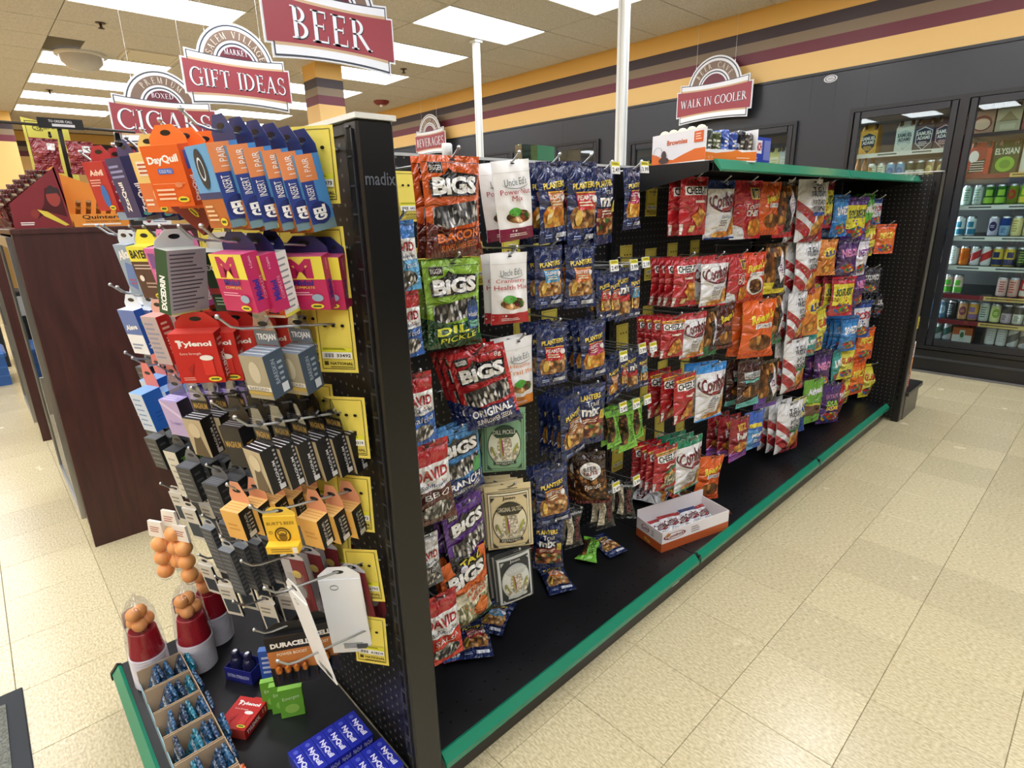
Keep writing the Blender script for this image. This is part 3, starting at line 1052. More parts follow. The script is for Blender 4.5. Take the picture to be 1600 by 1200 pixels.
# ================================================================ brown cigar cabinets
def wood_mat(c1, c2):
    m, nt, bs = _new('dark_wood')
    g = nt.nodes.new('ShaderNodeNewGeometry')
    mp = nt.nodes.new('ShaderNodeMapping')
    mp.inputs['Scale'].default_value = (3, 3, .35)
    n = nt.nodes.new('ShaderNodeTexNoise')
    n.inputs['Scale'].default_value = 9
    n.inputs['Detail'].default_value = 6
    n.inputs['Distortion'].default_value = .8
    cr = nt.nodes.new('ShaderNodeValToRGB')
    cr.color_ramp.elements[0].position, cr.color_ramp.elements[0].color = .3, lin(c1)
    cr.color_ramp.elements[1].position, cr.color_ramp.elements[1].color = .75, lin(c2)
    nt.links.new(g.outputs['Position'], mp.inputs[0])
    nt.links.new(mp.outputs[0], n.inputs['Vector'])
    nt.links.new(n.outputs['Fac'], cr.inputs[0])
    nt.links.new(cr.outputs[0], bs.inputs['Base Color'])
    bs.inputs['Roughness'].default_value = .4
    return m
WOOD = wood_mat('341a18', '4a2723')
WOOD2 = wood_mat('2a1614', '3a1f1c')
ALU = M('a9aaa8', 'metal')
CZ = 1.376
def cabinet(x1, x0, y0, y1, label):
    """x1 = side nearest the snack rack; front faces -y with a glazed door"""
    c = thing('cigar_cabinet', label, 'cabinet', ((x0+x1)/2, (y0+y1)/2, 0), group='brown cigar cabinets')
    ox, oy = -(x0+x1)/2, -(y0+y1)/2
    def cp(mb, name, par=None):
        o = mb.build(name, par or c)
        if par is None:
            o.matrix_parent_inverse = Matrix.Translation((ox, oy, 0))
        return o
    mb = MB()
    mb.box(x1-.02, x1, y0, y1, 0, CZ-.02, WOOD)
    mb.box(x0, x0+.02, y0, y1, 0, CZ-.02, WOOD)
    mb.box(x0+.02, x1-.02, y1-.02, y1, 0, CZ-.02, WOOD2)
    mb.box(x0+.02, x1-.02, y0+.02, y1-.02, .1, .12, WOOD2)
    cp(mb, 'body')
    mb = MB()
    mb.cbox(x0-.004, x1+.004, y0-.004, y1+.004, CZ-.02, CZ, WOOD, .003)
    cp(mb, 'top')
    mb = MB()
    mb.box(x0+.02, x1-.02, y0+.03, y0+.05, 0, .1, M('b7b4ad', 'satin'))
    cp(mb, 'plinth')
    for a0, a1 in ((x0+.02, x0+.07), (x1-.07, x1-.02)):
        mb = MB()
        mb.box(a0, a1, y0, y0+.02, .1, CZ-.02, WOOD2)
        cp(mb, 'stile')
    d = MB()
    a0, a1 = x0+.07, x1-.07
    for bx in ((a0, a0+.03, .12, CZ-.03), (a1-.03, a1, .12, CZ-.03), (a0+.03, a1-.03, .12, .16), (a0+.03, a1-.03, CZ-.07, CZ-.03)):
        d.box(bx[0], bx[1], y0-.018, y0, bx[2], bx[3], ALU)
    do = cp(d, 'door')
    mb = MB()
    mb.box(a0+.03, a1-.03, y0-.012, y0-.008, .16, CZ-.07, clear('6a5c58', .1, 'smoked_glass'))
    mb.build('pane', do)
    mb = MB()
    mb.box(a1-.026, a1-.004, y0-.03, y0-.018, .62, .78, ALU)
    mb.build('handle', do)
    for z in (.45, .75, 1.05):
        mb = MB()
        mb.box(x0+.022, x1-.022, y0+.03, y1-.03, z, z+.016, WOOD2)
        cp(mb, 'shelf')
    return c
cabinet(-2.042, -2.92, -1.508, -.72, 'dark brown cigar cabinet closest to the end rack')
cabinet(-3.868, -4.75, -1.54, -.75, 'dark brown cigar cabinet second along the aisle')
cabinet(-5.2, -5.9, -1.5, -.75, 'dark brown cigar cabinet furthest along the aisle')
# blue crate on the floor further along the aisle
cr_ = thing('storage_crate', 'blue plastic crate on the floor beyond the cabinets', 'crate', (-6.15, -1.83, 0))
mb = MB()
for bx in ((-.25, .25, -.24, -.225), (-.25, .25, .225, .24), (-.25, -.235, -.225, .225), (.235, .25, -.225, .225)):
    mb.box(bx[0], bx[1], bx[2], bx[3], 0, .26, M('2c5da3', 'satin'))
mb.box(-.235, .235, -.225, .225, 0, .012, M('2c5da3', 'satin'))
for z in (.08, .16):
    mb.box(.25, .258, -.24, .24, z, z+.012, M('3a6cb3', 'satin'))
mb.build('body', cr_)
mb = MB()
mb.cbox(-.265, .265, -.255, .255, .26, .31, M('396bb2', 'satin'), .02)
mb.build('lid', cr_)
mb = MB()
mb.box(.25, .262, -.05, .05, .2, .24, M('1c3a66', 'satin'))
mb.build('latch', cr_)
# white bin with dark stock behind it
mb = MB()
mb.cbox(-.2, .2, -.2, .2, 0, .75, M('23262a', 'satin'), .01)
mb.box(.2, .203, -.18, .18, .5, .7, M('c9ced0', 'satin'))
mb.build('stock_bin', loc=(-7.0, -1.75, 0), label='black stock bin standing behind the blue crate', cat='bin')
# floor mat
mat_o = thing('floor_mat', 'grey entrance mat with a dark rubber border', 'mat', (-.75, -2.3, 0))
mb = MB()
mb.cbox(-.486, .9, -.9, .487, .0005, .006, M('33363a', 'matte'), .003)
mb.build('border', mat_o)
def carpet_mat():
    m, nt, bs = _new('mat_pile')
    g = nt.nodes.new('ShaderNodeNewGeometry')
    n = nt.nodes.new('ShaderNodeTexNoise')
    n.inputs['Scale'].default_value = 160
    n.inputs['Detail'].default_value = 4
    cr = nt.nodes.new('ShaderNodeValToRGB')
    cr.color_ramp.elements[0].position, cr.color_ramp.elements[0].color = .3, lin('4c4e48')
    cr.color_ramp.elements[1].position, cr.color_ramp.elements[1].color = .7, lin('82857b')
    nt.links.new(g.outputs['Position'], n.inputs['Vector'])
    nt.links.new(n.outputs['Fac'], cr.inputs[0])
    nt.links.new(cr.outputs[0], bs.inputs['Base Color'])
    bs.inputs['Roughness'].default_value = 1
    return m
mb = MB()
mb.box(-.43, .84, -.84, .445, .006, .009, carpet_mat())
mb.build('pile', mat_o)

# ================================================================ hanging signs
SG_RED, SG_MAR, SG_TAU, SG_NAVY, SG_WHT, SG_TAN = M('9a3f47', 'card'), M('6b2c38', 'card'), M('80695a', 'card'), M('3d434f', 'card'), M('eceef3', 'card'), M('c9ac88', 'card')
def sign(main, arc, mid, loc, rotz, label, scale=1.0, wires=True):
    o = thing('hanging_sign', label, 'sign', loc, (0, 0, rotz), group='wooden aisle signs')
    bd = MB()
    def wave(y, x):           # the panel is pinched towards its middle
        return y*(1-.13*(1-(x/.385)**2))
    def strip(hw, y0, y1, n=14):
        top = [(-hw+2*hw*k/n, wave(y1, -hw+2*hw*k/n)) for k in range(n+1)]
        bot = [(hw-2*hw*k/n, wave(y0, hw-2*hw*k/n)) for k in range(n+1)]
        return bot+top
    def strips(hw, y0, y1, n=14):
        out = []
        for k in range(n):
            xa, xb = -hw+2*hw*k/n, -hw+2*hw*(k+1)/n
            out.append([(xa, wave(y0, xa)), (xb, wave(y0, xb)), (xb, wave(y1, xb)), (xa, wave(y1, xa))])
        return out
    bd.prism(strip(.397, -.122, .122), 'y', -.004, .004, SG_WHT)
    bd.prism(strip(.362, -.192, .186), 'y', -.0035, .0035, SG_WHT)
    bd.prism([(.285*math.cos(PI*k/24), .10+.292*math.sin(PI*k/24)) for k in range(25)], 'y', -.0038, .0038, SG_WHT)
    bd.build('board', o)
    pr = MB()
    cy, sx = .10, 1.0
    def half(r0, r1, m):
        L.append(([[(r*math.cos(PI*k/24), cy+r*1.02*math.sin(PI*k/24)) for r, k in ((r0, k), (r0, k+1), (r1, k+1), (r1, k))] for k in range(24)], m))
    L = []
    half(.262, .272, SG_NAVY)
    half(.172, .240, SG_TAU)
    half(.146, .156, SG_NAVY)
    half(.0, .132, SG_MAR)
    L.append((strips(.352, .11, .176), SG_NAVY))
    L.append((strips(.352, -.182, -.11), SG_NAVY))
    L.append((strips(.345, .11, .169), SG_WHT))
    L.append((strips(.345, -.173, -.11), SG_WHT))
    L.append((strips(.345, .10, .128), SG_TAN))
    L.append((strips(.345, -.128, -.10), SG_TAN))
    L.append((strips(.386, -.112, .112), SG_RED))
    # words
    def word(body, cx, cyy, h, maxw, m):
        ps = serif_polys(body)
        a, b, c, d = bbox(ps)
        w = min(maxw, (c-a)*h*1.0)
        return (fit(ps, cx-w/2, cyy-h/2, cx+w/2, cyy+h/2), m)
    hh = .155 if len(main) <= 6 else .125 if len(main) < 11 else .078
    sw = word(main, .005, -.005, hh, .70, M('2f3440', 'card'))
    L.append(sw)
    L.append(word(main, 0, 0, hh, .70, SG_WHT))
    if mid:
        L.append(word(mid, 0, .195, .038, .17, SG_WHT))
    if arc:
        n = len(arc)
        for i, ch in enumerate(arc):
            if ch == ' ':
                continue
            span = min(150, 13.5*n)
            th = math.radians(90+span/2-span*(i+.5)/n)
            ps = serif_polys(ch)
            a, b, c, d = bbox(ps)
            k = .046
            out = []
            for f in ps:
                g = []
                for q in f:
                    lx, ly = (q[0]-(a+c)/2)*k*.85, (q[1]-.5)*k
                    g.append((.206*math.cos(th)+lx*math.sin(th)+ly*math.cos(th), cy+.206*1.02*math.sin(th)-lx*math.cos(th)+ly*math.sin(th)))
                out.append(g)
            L.append((out, M('e6dccb', 'card')))
    e = .0046
    for polys, m in L:
        for f in polys:
            pr.face([(q[0], -e, q[1]) for q in f], m)
        if len(L) > 12 and m is not M('e6dccb', 'card'):
            e += .0004
    pr.build('print', o)
    if wires:
        for sx in (-.2, .2):
            mb = MB()
            zc = (CEIL_Z-.005-loc[2])/scale
            mb.tube([(sx, 0, .30), (sx, 0, zc)], .0012, M('d8d8d8', 'metal'), 4)
            mb.tube([(sx, 0, .30), (sx, 0, .325)], .004, M('d8d8d8', 'metal'), 5)
            mb.build('wire', o)
    o.scale = (scale, scale, scale)
    return o
sign('BEER', 'CRAFT CAVE', 'CRAFT', (-2.45, .128, 2.40), PI/2, 'large red sign lettered BEER hanging above the end rack')
sign('GIFT IDEAS', 'SALEM VILLAGE', 'MARKET', (-4.05, .16, 2.40), PI/2, 'red sign lettered GIFT IDEAS hanging beside the beer sign')
sign('CIGARS', 'PREMIUM', 'BOXED', (-4.85, -.19, 2.185), PI/2, 'red sign lettered CIGARS hanging over the brown cabinets')
sign('WALK IN COOLER', 'BEER CAVE', '', (-2.235, 4.02, 2.395), 0, 'red sign lettered WALK IN COOLER on the cooler facade', wires=True)
sign('BEVERAGES', 'ASSORTED COLD', '', (-6.95, 4.0, 2.475), 0, 'dark red sign lettered BEVERAGES behind the seed bags', wires=True)
# ================================================================ product prototypes
PR = {}
SEEDS = cells('seed_picture', ['1d1b1a', 'd9d5cc', '4a4643', 'efece6', '8d877f', '2e2b29'], 110, .35, (1.3, 1, .55))
SEEDS_G = cells('seed_picture_pale', ['7d7a4e', 'd8d2ac', 'a9a377', 'ece7c8', '5d5a38'], 110, .35, (1.3, 1, .55))
NUTS = cells('nut_picture', ['b5793c', 'd9a566', '8a5424', 'ecc792', 'c98f4e', '5d3514'], 75, .35)
NUTS_D = cells('dark_nut_picture', ['3a2013', '7a4a28', '53301b', 'a8763f', '24140c'], 85, .35)
PRETZEL = cells('pretzel_picture', ['a86a2c', '3b2010', 'd39a4e', '6d3f1a', '8a5324'], 70, .4, (1, 1, .6))
MIXP = cells('trail_mix_picture', ['8a4a22', 'c98a4a', '5a2a18', 'd9b27a', '7a1f22', '3f6a35'], 70, .35)
SNACK = cells('cracker_picture', ['d98a2e', 'e6a648', 'c9741f', 'f0bb62'], 60, .4)
CANDY = cells('candy_picture', ['d8352f', '3f9b46', 'f0c63a', '3a6fc0', 'e2762a'], 90, .35)
SHELL = cells('nut_shell', ['e6dcc4', 'efe7d2', 'd8ccb0'], 130, .5)
W_, K_ = 'f2f0ec', '16161a'
FM = lambda c: M(c, 'foil')
CM = lambda c: M(c, 'card')
PM = lambda c: M(c, 'pouch')
def OT(body, u0, v0, u1, v1, fill, line, slant=0.0, bold=.02, ol=.045, mk=CM):
    du, dv = (u1-u0)*.035, (v1-v0)*.1
    return [(T(body, u0-du, v0-dv, u1+du, v1+dv, slant*1.07, 0, bold+ol), mk(line)), (T(body, u0, v0, u1, v1, slant, 0, bold), mk(fill))]
def bag(key, w, h, d, base, layers, kind='foil', shape='pillow', nm='snack_bag', cat='bag', desc='bag', back=None, nu=14, nv=20, seed=0):
    mbase = base if not isinstance(base, str) else M(base, kind)
    mback = mbase if back is None else M(back, kind)
    rnd = random.Random(hash(key) % 1000 if seed == 0 else seed)
    rnd = random.Random(sum(map(ord, key)))
    ph = [rnd.uniform(0, 6) for _ in range(4)]
    def prof(v):
        if shape == 'pouch':
            return min(1.0, (max(v, 0)+.01)/.16)**.6*min(1.0, 1.28*(1-v)**.62)
        if shape == 'flat':
            return .9*(max(0, min(1, (v-.02)/.9))*(1-max(0, min(1, (v-.02)/.9)))*4)**.25
        t = max(0.0, min(1.0, (v-.05)/.86))
        return math.sin(PI*t)**.62
    def wf(v):
        if shape == 'bow':
            return .60+.40*abs(2*v-1)**1.4
        if shape == 'flat':
            return 1.0
        return 1-.075*prof(v)
    def surf(u, v, e, s=-1):
        p_ = prof(v)
        b = (1-abs(2*u-1)**2.3)*p_
        wr = .0022*p_*math.sin(11*v+6*u+ph[0])*math.sin(9*u+ph[1]+3*v) if shape != 'flat' else 0
        edge = .006*math.sin(4*v+ph[2])*(2*u-1)*(1-v) if shape != 'flat' else 0
        return ((u-.5)*w*wf(v), s*(d/2*b+wr*b*4+.0007+e)+edge, (v-.955)*h+(.004*math.sin(PI*u)*(0 if v < .5 else 0)))
    mb = MB()
    vs = [surf(i/nu, j/nv, 0) for j in range(nv+1) for i in range(nu+1)]
    n1 = len(vs)
    vs += [surf(i/nu, j/nv, 0, 1) for j in range(nv+1) for i in range(nu+1)]
    W1 = nu+1
    fr_ = [(j*W1+i, j*W1+i+1, (j+1)*W1+i+1, (j+1)*W1+i) for j in range(nv) for i in range(nu)]
    bk = [tuple(n1+q for q in reversed(f)) for f in fr_]
    sd = []
    for j in range(nv):
        for i in (0, nu):
            a_, b_ = j*W1+i, (j+1)*W1+i
            sd.append((a_, b_, n1+b_, n1+a_))
    for i in range(nu):
        for j in (0, nv):
            a_, b_ = j*W1+i, j*W1+i+1
            sd.append((a_, b_, n1+b_, n1+a_))
    mb.mesh_(vs, fr_, mbase, True)
    mb.mesh_(vs, bk+sd, mback, True)
    L = list(layers)
    if shape != 'flat':
        L += [(E(.5, .955, .055, .011), CM('111111'))]
    paint(mb, L, surf, (nu, nv), True, .0008, .00045)
    PR[key] = dict(me=mb.mesh(nm), w=w, h=h, d=d, nm=nm, cat=cat, desc=desc, parts=[])
def boxp(key, w, h, d, cols, front=(), side=(), top=(), back=(), tab=None, tabh=.03, nm='medicine_box', cat='box', desc='box', kind='card', tabclear=False, bottom=None, tabtext=None):
    """carton hanging from a tab: cols = (front, side, top)"""
    mb = MB()
    x0, x1, z1 = -w/2, w/2, -tabh*.55
    z0 = z1-h
    v = [(x0, 0, z0), (x1, 0, z0), (x1, d, z0), (x0, d, z0), (x0, 0, z1), (x1, 0, z1), (x1, d, z1), (x0, d, z1)]
    mf, ms, mt = M(cols[0], kind), M(cols[1], kind), M(cols[2], kind)
    mb.mesh_(v, [(0, 1, 5, 4)], mf)
    mb.mesh_(v, [(1, 2, 6, 5), (3, 0, 4, 7)], ms)
    mb.mesh_(v, [(4, 5, 6, 7), (0, 3, 2, 1)], mt)
    mb.mesh_(v, [(2, 3, 7, 6)], M(cols[3], kind) if len(cols) > 3 else mf)
    paint(mb, front, lambda u, q, e: (x0+w*u, -e, z0+h*q))
    paint(mb, side, lambda u, q, e: (x1+e, d*u, z0+h*q))
    paint(mb, [(p, m) for p, m in side], lambda u, q, e: (x0-e, d*(1-u), z0+h*q))
    paint(mb, top, lambda u, q, e: (x0+w*u, d*q, z1+e))
    paint(mb, back, lambda u, q, e: (x1-w*u, d+e, z0+h*q))
    parts = []
    if tab:
        tb = MB()
        yb = d-.0004
        mtab = M(tab, kind) if not tabclear else clear(tab, .15, 'clear_tab', .05)
        hw = w*.5
        sy = [(hw, z1), (hw*.98, z1+tabh*.35), (hw*.45, z1+tabh), (-hw*.45, z1+tabh), (-hw*.98, z1+tabh*.35), (-hw, z1)]
        hole = [(-.012, -.004), (.012, -.004), (.012, .004), (-.012, .004)]
        tb.prism(sy, 'y', yb, yb+.0007, mtab)
        tb.prism([(.011*math.cos(PI*k/6), .0045*math.sin(PI*k/6)+.001) for k in range(12)], 'y', yb-.0004, yb+.0011, CM('151517'))
        if tabtext:
            paint(tb, [(R(.04, .04, .96, .4), CM(tabtext[1])), (T(tabtext[0], .12, .12, .9, .32, .02, 0, .03), CM(tabtext[2]))], lambda u, q, e: (-hw+w*u, yb-e, z1+tabh*q))
        parts.append(('hang_tab', tb.mesh('hang_tab')))
    PR[key] = dict(me=mb.mesh(nm), w=w, h=h+tabh*.55, d=d, nm=nm, cat=cat, desc=desc, parts=parts)
oval = lambda u, v: [(E(u, v, .15, .05), CM('e8d23a')), (LINES(u-.09, v-.02, u+.09, v+.02, 1, .8, 0), CM('3a5a2a'))]

# ---- sunflower seed bags: big outlined name, window of seeds, slanted flavour band
def bigs(key, base, dark, flav, fcol, desc, sl=.06, pic=SEEDS, extra=()):
    L = [(R(.1, .83, .33, .93), FM('2a1d18')), (T('BIGGER', .12, .855, .31, .905), FM(W_)),
         (P((.1, .27), (.93, .36), (.93, .57), (.1, .5)), pic),
         (P((0, 0), (1, 0.0), (1, .12), (0, .36)) if dark else [], FM(dark or base)),
         (P((.08, .06), (.95, .14), (.95, .31), (.08, .26)), FM(dark or base))]
    L += [(P((.1, .60), (.92, .62), (.95, .82), (.5, .84), (.42, .88), (.35, .82), (.08, .76)), FM(K_))]
    L += [(T('BiGS', .13, .625, .92, .80, .02, 0, .05), FM(W_))]
    L += [(T(flav[0], .14, .175, .9, .27, sl, 0, .03), FM(fcol))]
    if len(flav) > 1:
        L += [(T(flav[1], .2, .085, .86, .15, sl, 0, .01), FM(fcol))]
    L += list(extra)
    L += [(R(0, .925, 1, .932), FM('20201f'))]
    bag(key, .152, .212, .034, base, L, nm='seed_bag', desc=desc, shape='pouch')
bigs('bigs_orange', 'd2591f', '5e1c12', ('BACON', 'SUNFLOWER SEEDS'), 'e2702a', 'orange bag of sunflower seeds')
bigs('bigs_green', '8db93c', '1f4a2c', ('DILL', 'PICKLE'), 'e4e84a', 'lime green bag of dill pickle sunflower seeds', extra=[(R(.72, .2, .95, .5), FM('2c4a86')), (R(.74, .46, .93, .53), FM('27425f')), (T('vlasic', .74, .34, .93, .4), FM(W_)), (R(.75, .22, .92, .3), FM('63a38e'))])
bigs('bigs_red', 'b5252a', '1f2a5c', ('ORIGINAL', 'SUNFLOWER SEEDS'), W_, 'red bag of original sunflower seeds', extra=[(T('BiGGER', .14, .85, .32, .9), FM(W_)), (T('8g', .8, .85, .92, .92), FM(W_))])
bigs('bigs_blue', '4f8fc9', '1c2f66', ('RANCH', 'SUNFLOWER SEEDS'), W_, 'blue bag of ranch sunflower seeds', extra=[(P((.72, .3), (.95, .34), (.95, .52), (.75, .48)), FM('4f9b58'))])
bigs('bigs_purple', '5c2f86', '17141c', ('TACO', 'SUPREME'), 'e8d832', 'purple bag of taco sunflower seeds', extra=[(E(.2, .14, .08, .055), FM('d8d2e6'))])
bag('bigs_pumpkin', .152, .212, .034, 'd8662c', [(R(0, 0, 1, .42), SEEDS_G), (R(0, .34, 1, .52), FM('d9d3b8')), (P((.1, .60), (.92, .66), (.95, .86), (.5, .86), (.42, .9), (.35, .83), (.08, .78)), FM(K_)), (T('BiGS', .13, .625, .92, .82, .05, 0, .05), FM(W_)),
     (T('PUMPKIN', .42, .45, .93, .52, .04, 0, .03), FM('c9581f')), (T('SEEDS', .5, .37, .9, .43, .04, 0, .03), FM('c9581f')), (E(.72, .2, .2, .12), FM('d06a24')), (R(0, 0, 1, .05), FM('3d5a2c'))], nm='seed_bag', desc='orange bag of pumpkin seeds', shape='pouch')
# ---- white mix pouches
def uncle(key, flav, fc, bot, desc, leaf='4f9b3a'):
    L = [(R(0, 0, 1, .16), PM(bot)), (E(.52, .30, .33, .085), NUTS), (E(.42, .36, .18, .055), PM(leaf)), (E(.66, .3, .13, .05), MIXP), (R(.02, .85, .98, .856), PM('c9c6c0'))]
    L += [(T("Uncle Ed's", .22, .69, .82, .78, .02), PM('4a5a58')), (RING(.52, .72, .36, .075, .008, 16, 200, 340), PM('4a5a58'))]
    for i, t in enumerate(flav):
        L += [(T(t, .5-.045*len(t), .58-.085*i, .5+.045*len(t), .645-.085*i), PM(fc))]
    L += [(LINES(.2, .05, .8, .10, 2), PM('f0d8dc'))]
    bag(key, .125, .205, .04, 'e9e7e4', L, 'pouch', 'pouch', nm='nut_mix_pouch', desc=desc)
uncle('mix_power', ('Power Nut', 'Mix'), 'a8283c', '7e1f3f', 'white pouch of power nut mix with a maroon base')
uncle('mix_cran', ('Cranberry', 'Health Mix'), 'b02a2e', 'b3232a', 'white pouch of cranberry health mix with a red base')
uncle('mix_trail', ('Healthy', 'Trail Mix'), 'd07a2c', 'd9822a', 'white pouch of healthy trail mix with an orange base')
# ---- navy nut bags
NAVY = '1d2a57'
def planters(key, lab, sub, pic, desc, w=.118, h=.2, d=.03, name_v=.72):
    L = [(P((.12, .2), (.88, .2), (.94, .4), (.85, .52), (.15, .46), (.06, .36)), pic), (R(.24, .42, .8, .62), FM(lab)), (T(sub, .27, .54, .76, .6, 0, 0, .02), FM(W_)), (LINES(.3, .46, .72, .53, 2), FM('f0e6c8')),
         (E(.78, .55, .08, .045), FM(W_)), (R(.22, .625, .82, .64), FM('e8a832')), (T('PLANTERS', .12, name_v-.04, .82, name_v+.035, .03, 0, .03), FM('e9cf4a')), (E(.22, .33, .07, .1), FM('d9b04a')), (R(.5, .06, .9, .12), FM('c9cdd8')), (LINES(.14, .06, .45, .12, 2), FM('9fb0d8')), (R(0, .93, 1, .936), FM('10193a'))]
    bag(key, w, h, d, NAVY, L, nm='nut_bag', desc=desc)
planters('pl_red', 'c9292c', 'PEANUTS', NUTS, 'navy bag of salted peanuts with a red label')
planters('pl_blue', '58a6d9', 'CASHEWS', NUTS, 'navy bag of cashews with a light blue label')
planters('pl_orange', 'e07a35', 'HONEY ROASTED', NUTS, 'navy bag of honey roasted peanuts with an orange label')
planters('pl_magenta', 'b5285f', 'SPICY', SNACK, 'navy bag of spicy nuts with a magenta label')
planters('pl_brown', '9a5c30', 'SWEET & SALTY', NUTS, 'navy bag of sweet nut mix with a brown label')
planters('pl_peanut', 'd98a55', 'ROASTED', SNACK, 'navy bag of dry roasted peanuts with a tan picture')
bag('pl_trail', .118, .2, .03, NAVY, [(T('PLANTERS', .12, .76, .82, .84, .03, 0, .03), FM('e9cf4a')), (T('Trail', .34, .66, .72, .74), FM(W_)), (T('mix', .2, .5, .78, .66, 0, 0, .04), FM(W_)), (R(.08, .36, .94, .48), FM('8a3a30')), (LINES(.2, .39, .85, .46, 2), FM('f0d8c0')), (P((.06, .14), (.94, .14), (.94, .36), (.06, .36)), MIXP), (R(.8, .42, .95, .58), FM('e0c84a'))], nm='nut_bag', desc='navy bag of trail mix with white lettering')
planters('pl_small', 'c9292c', 'PEANUTS', NUTS, 'slim navy tube bag of peanuts', .062, .145, .026)
planters('pl_small_b', '58a6d9', 'CASHEWS', NUTS, 'slim navy tube bag of cashews with a blue label', .062, .145, .026)
bag('pl_small_t', .062, .145, .026, NAVY, [(T('PLANTERS', .12, .76, .92, .84, 0, 0, .03), FM('e9cf4a')), (T('mix', .2, .56, .9, .72, 0, 0, .04), FM(W_)), (R(.06, .4, .96, .52), FM('c9292c')), (R(.06, .14, .96, .4), NUTS)], nm='nut_bag', desc='slim navy tube bag of trail mix')
# ---- pistachio pouches
def joon(key, base, ink, flav, desc, inner=None):
    I = CM(ink)
    L = [(R(.05, .03, .95, .9), CM(ink)), (R(.065, .04, .935, .89), CM(inner or base)), (R(.1, .065, .9, .865), I), (R(.11, .075, .89, .855), CM(base)), (E(.5, .44, .38, .33, 28), I), (E(.5, .44, .36, .31, 28), CM('dfe3cf' if inner is None else inner)),
         (T('Joon', .36, .79, .64, .85, 0, 0, .03), I), (E(.5, .42, .17, .22, 24), SHELL), (E(.43, .45, .035, .19, 16, 8), CM('9aa03c')), (E(.455, .42, .02, .15, 16, 8), CM('93405e')), (E(.26, .32, .07, .14, 16, 30), SHELL), (E(.74, .32, .07, .14, 16, -30), SHELL), (E(.25, .36, .02, .1, 12, 35), CM('8a8f38')), (E(.75, .4, .025, .1, 12, -35), CM('9aa03c'))]
    L += [(P((.2, .66), (.32, .58), (.68, .58), (.8, .66), (.66, .745), (.5, .77), (.34, .745)), I), (T(flav, .25, .635, .75, .7), CM('e6e6d8' if inner is None else inner)), (R(.24, .15, .76, .2), I), (T('PISTACHIOS', .3, .16, .7, .19), CM('e6e6d8')),
          (R(0, .925, 1, .932), I), (R(.3, .955, .7, .965), CM('111111')), (P((.11, .78), (.2, .855), (.11, .855)), I), (P((.89, .78), (.8, .855), (.89, .855)), I), (P((.11, .16), (.22, .075), (.11, .075)), I), (P((.89, .16), (.78, .075), (.89, .075)), I)]
    bag(key, .135, .205, .03, base, L, 'card', 'flat', nm='pistachio_pouch', desc=desc, nu=6, nv=8)
joon('joon_green', '7fa886', '22402e', 'DILL PICKLE', 'sage green pouch of dill pickle pistachios')
joon('joon_cream', 'd9c79a', '3a352a', 'ORIGINAL SALTED', 'cream pouch of original salted pistachios', 'e6ddbd')
joon('joon_black', '2f3234', 'b9bcb8', 'SALT & PEPPER', 'black pouch of salt and pepper pistachios', 'd6d8d2')
bag('pist_lime', .085, .165, .03, '7cc242', [(R(.0, .16, .42, .84), NUTS_D), (T('PISTACHIOS', .56, .2, .82, .8, 0, -90), FM('1d3a14')), (T('WONDERFUL', .2, .87, .9, .92), FM('1d3a14'))], nm='pistachio_bag', desc='lime green waisted bag of pistachios', shape='bow')
bag('pist_black', .085, .165, .03, '17171a', [(R(.0, .14, .36, .86), SHELL), (T('PISTACHIOS', .56, .2, .82, .8, 0, -90), FM('a8454a')), (T('wonderful', .2, .87, .9, .93), FM('d8d8d8'))], nm='pistachio_bag', desc='black waisted bag of pistachios', shape='bow')
bag('beer_nuts', .115, .19, .032, '2c1712', [(R(0, .05, 1, .68), NUTS_D), (E(.52, .66, .36, .17, 24), FM('3a3a3c')), (E(.52, .66, .33, .155, 24), FM(W_)), (T('BEER', .32, .66, .72, .735, .02, 0, .02), FM('3a2a26')), (T('NUTS', .3, .58, .74, .65, .02, 0, .03), FM('8a2a2c')), (T('Peanuts', .3, .33, .8, .42, .05), FM(W_)), (R(0, 0, 1, .06), FM('5a1a1e'))], nm='nut_bag', desc='brown bag of peanuts with a round white emblem')
# ---- seed bags squeezed against the post
def david(key, base, low, desc, txt='DAVID', sub='Salted'):
    bag(key, .11, .2, .03, base, [(R(0, .45, 1, .75), FM(W_)), (T(txt, .1, .57, .92, .7, 0, 0, .04), FM('b02329')), (T('Sunflower', .2, .48, .9, .53), FM('2a3f7a')), (R(0, 0, 1, .45), FM(low)), (T(sub, .25, .34, .9, .42), FM(W_)), (E(.55, .18, .36, .12), SEEDS), (R(0, .93, 1, .936), FM('44201f'))], nm='seed_bag', desc=desc)
david('dv_blue', 'b3272c', '2f62b0', 'seed bag with white band and blue base')
david('dv_brown', 'b3272c', '5c332b', 'seed bag with white band and brown base', sub='BBQ')
david('dv_grey', 'c9c6c4', '6a6a68', 'grey seed bag with a white band')
david('dv_red', 'b3272c', 'd2402c', 'seed bag with white band and bright red base', sub='SALSA')
david('dv_sky', '3a7cc9', '63aede', 'sky blue seed bag with a white band')
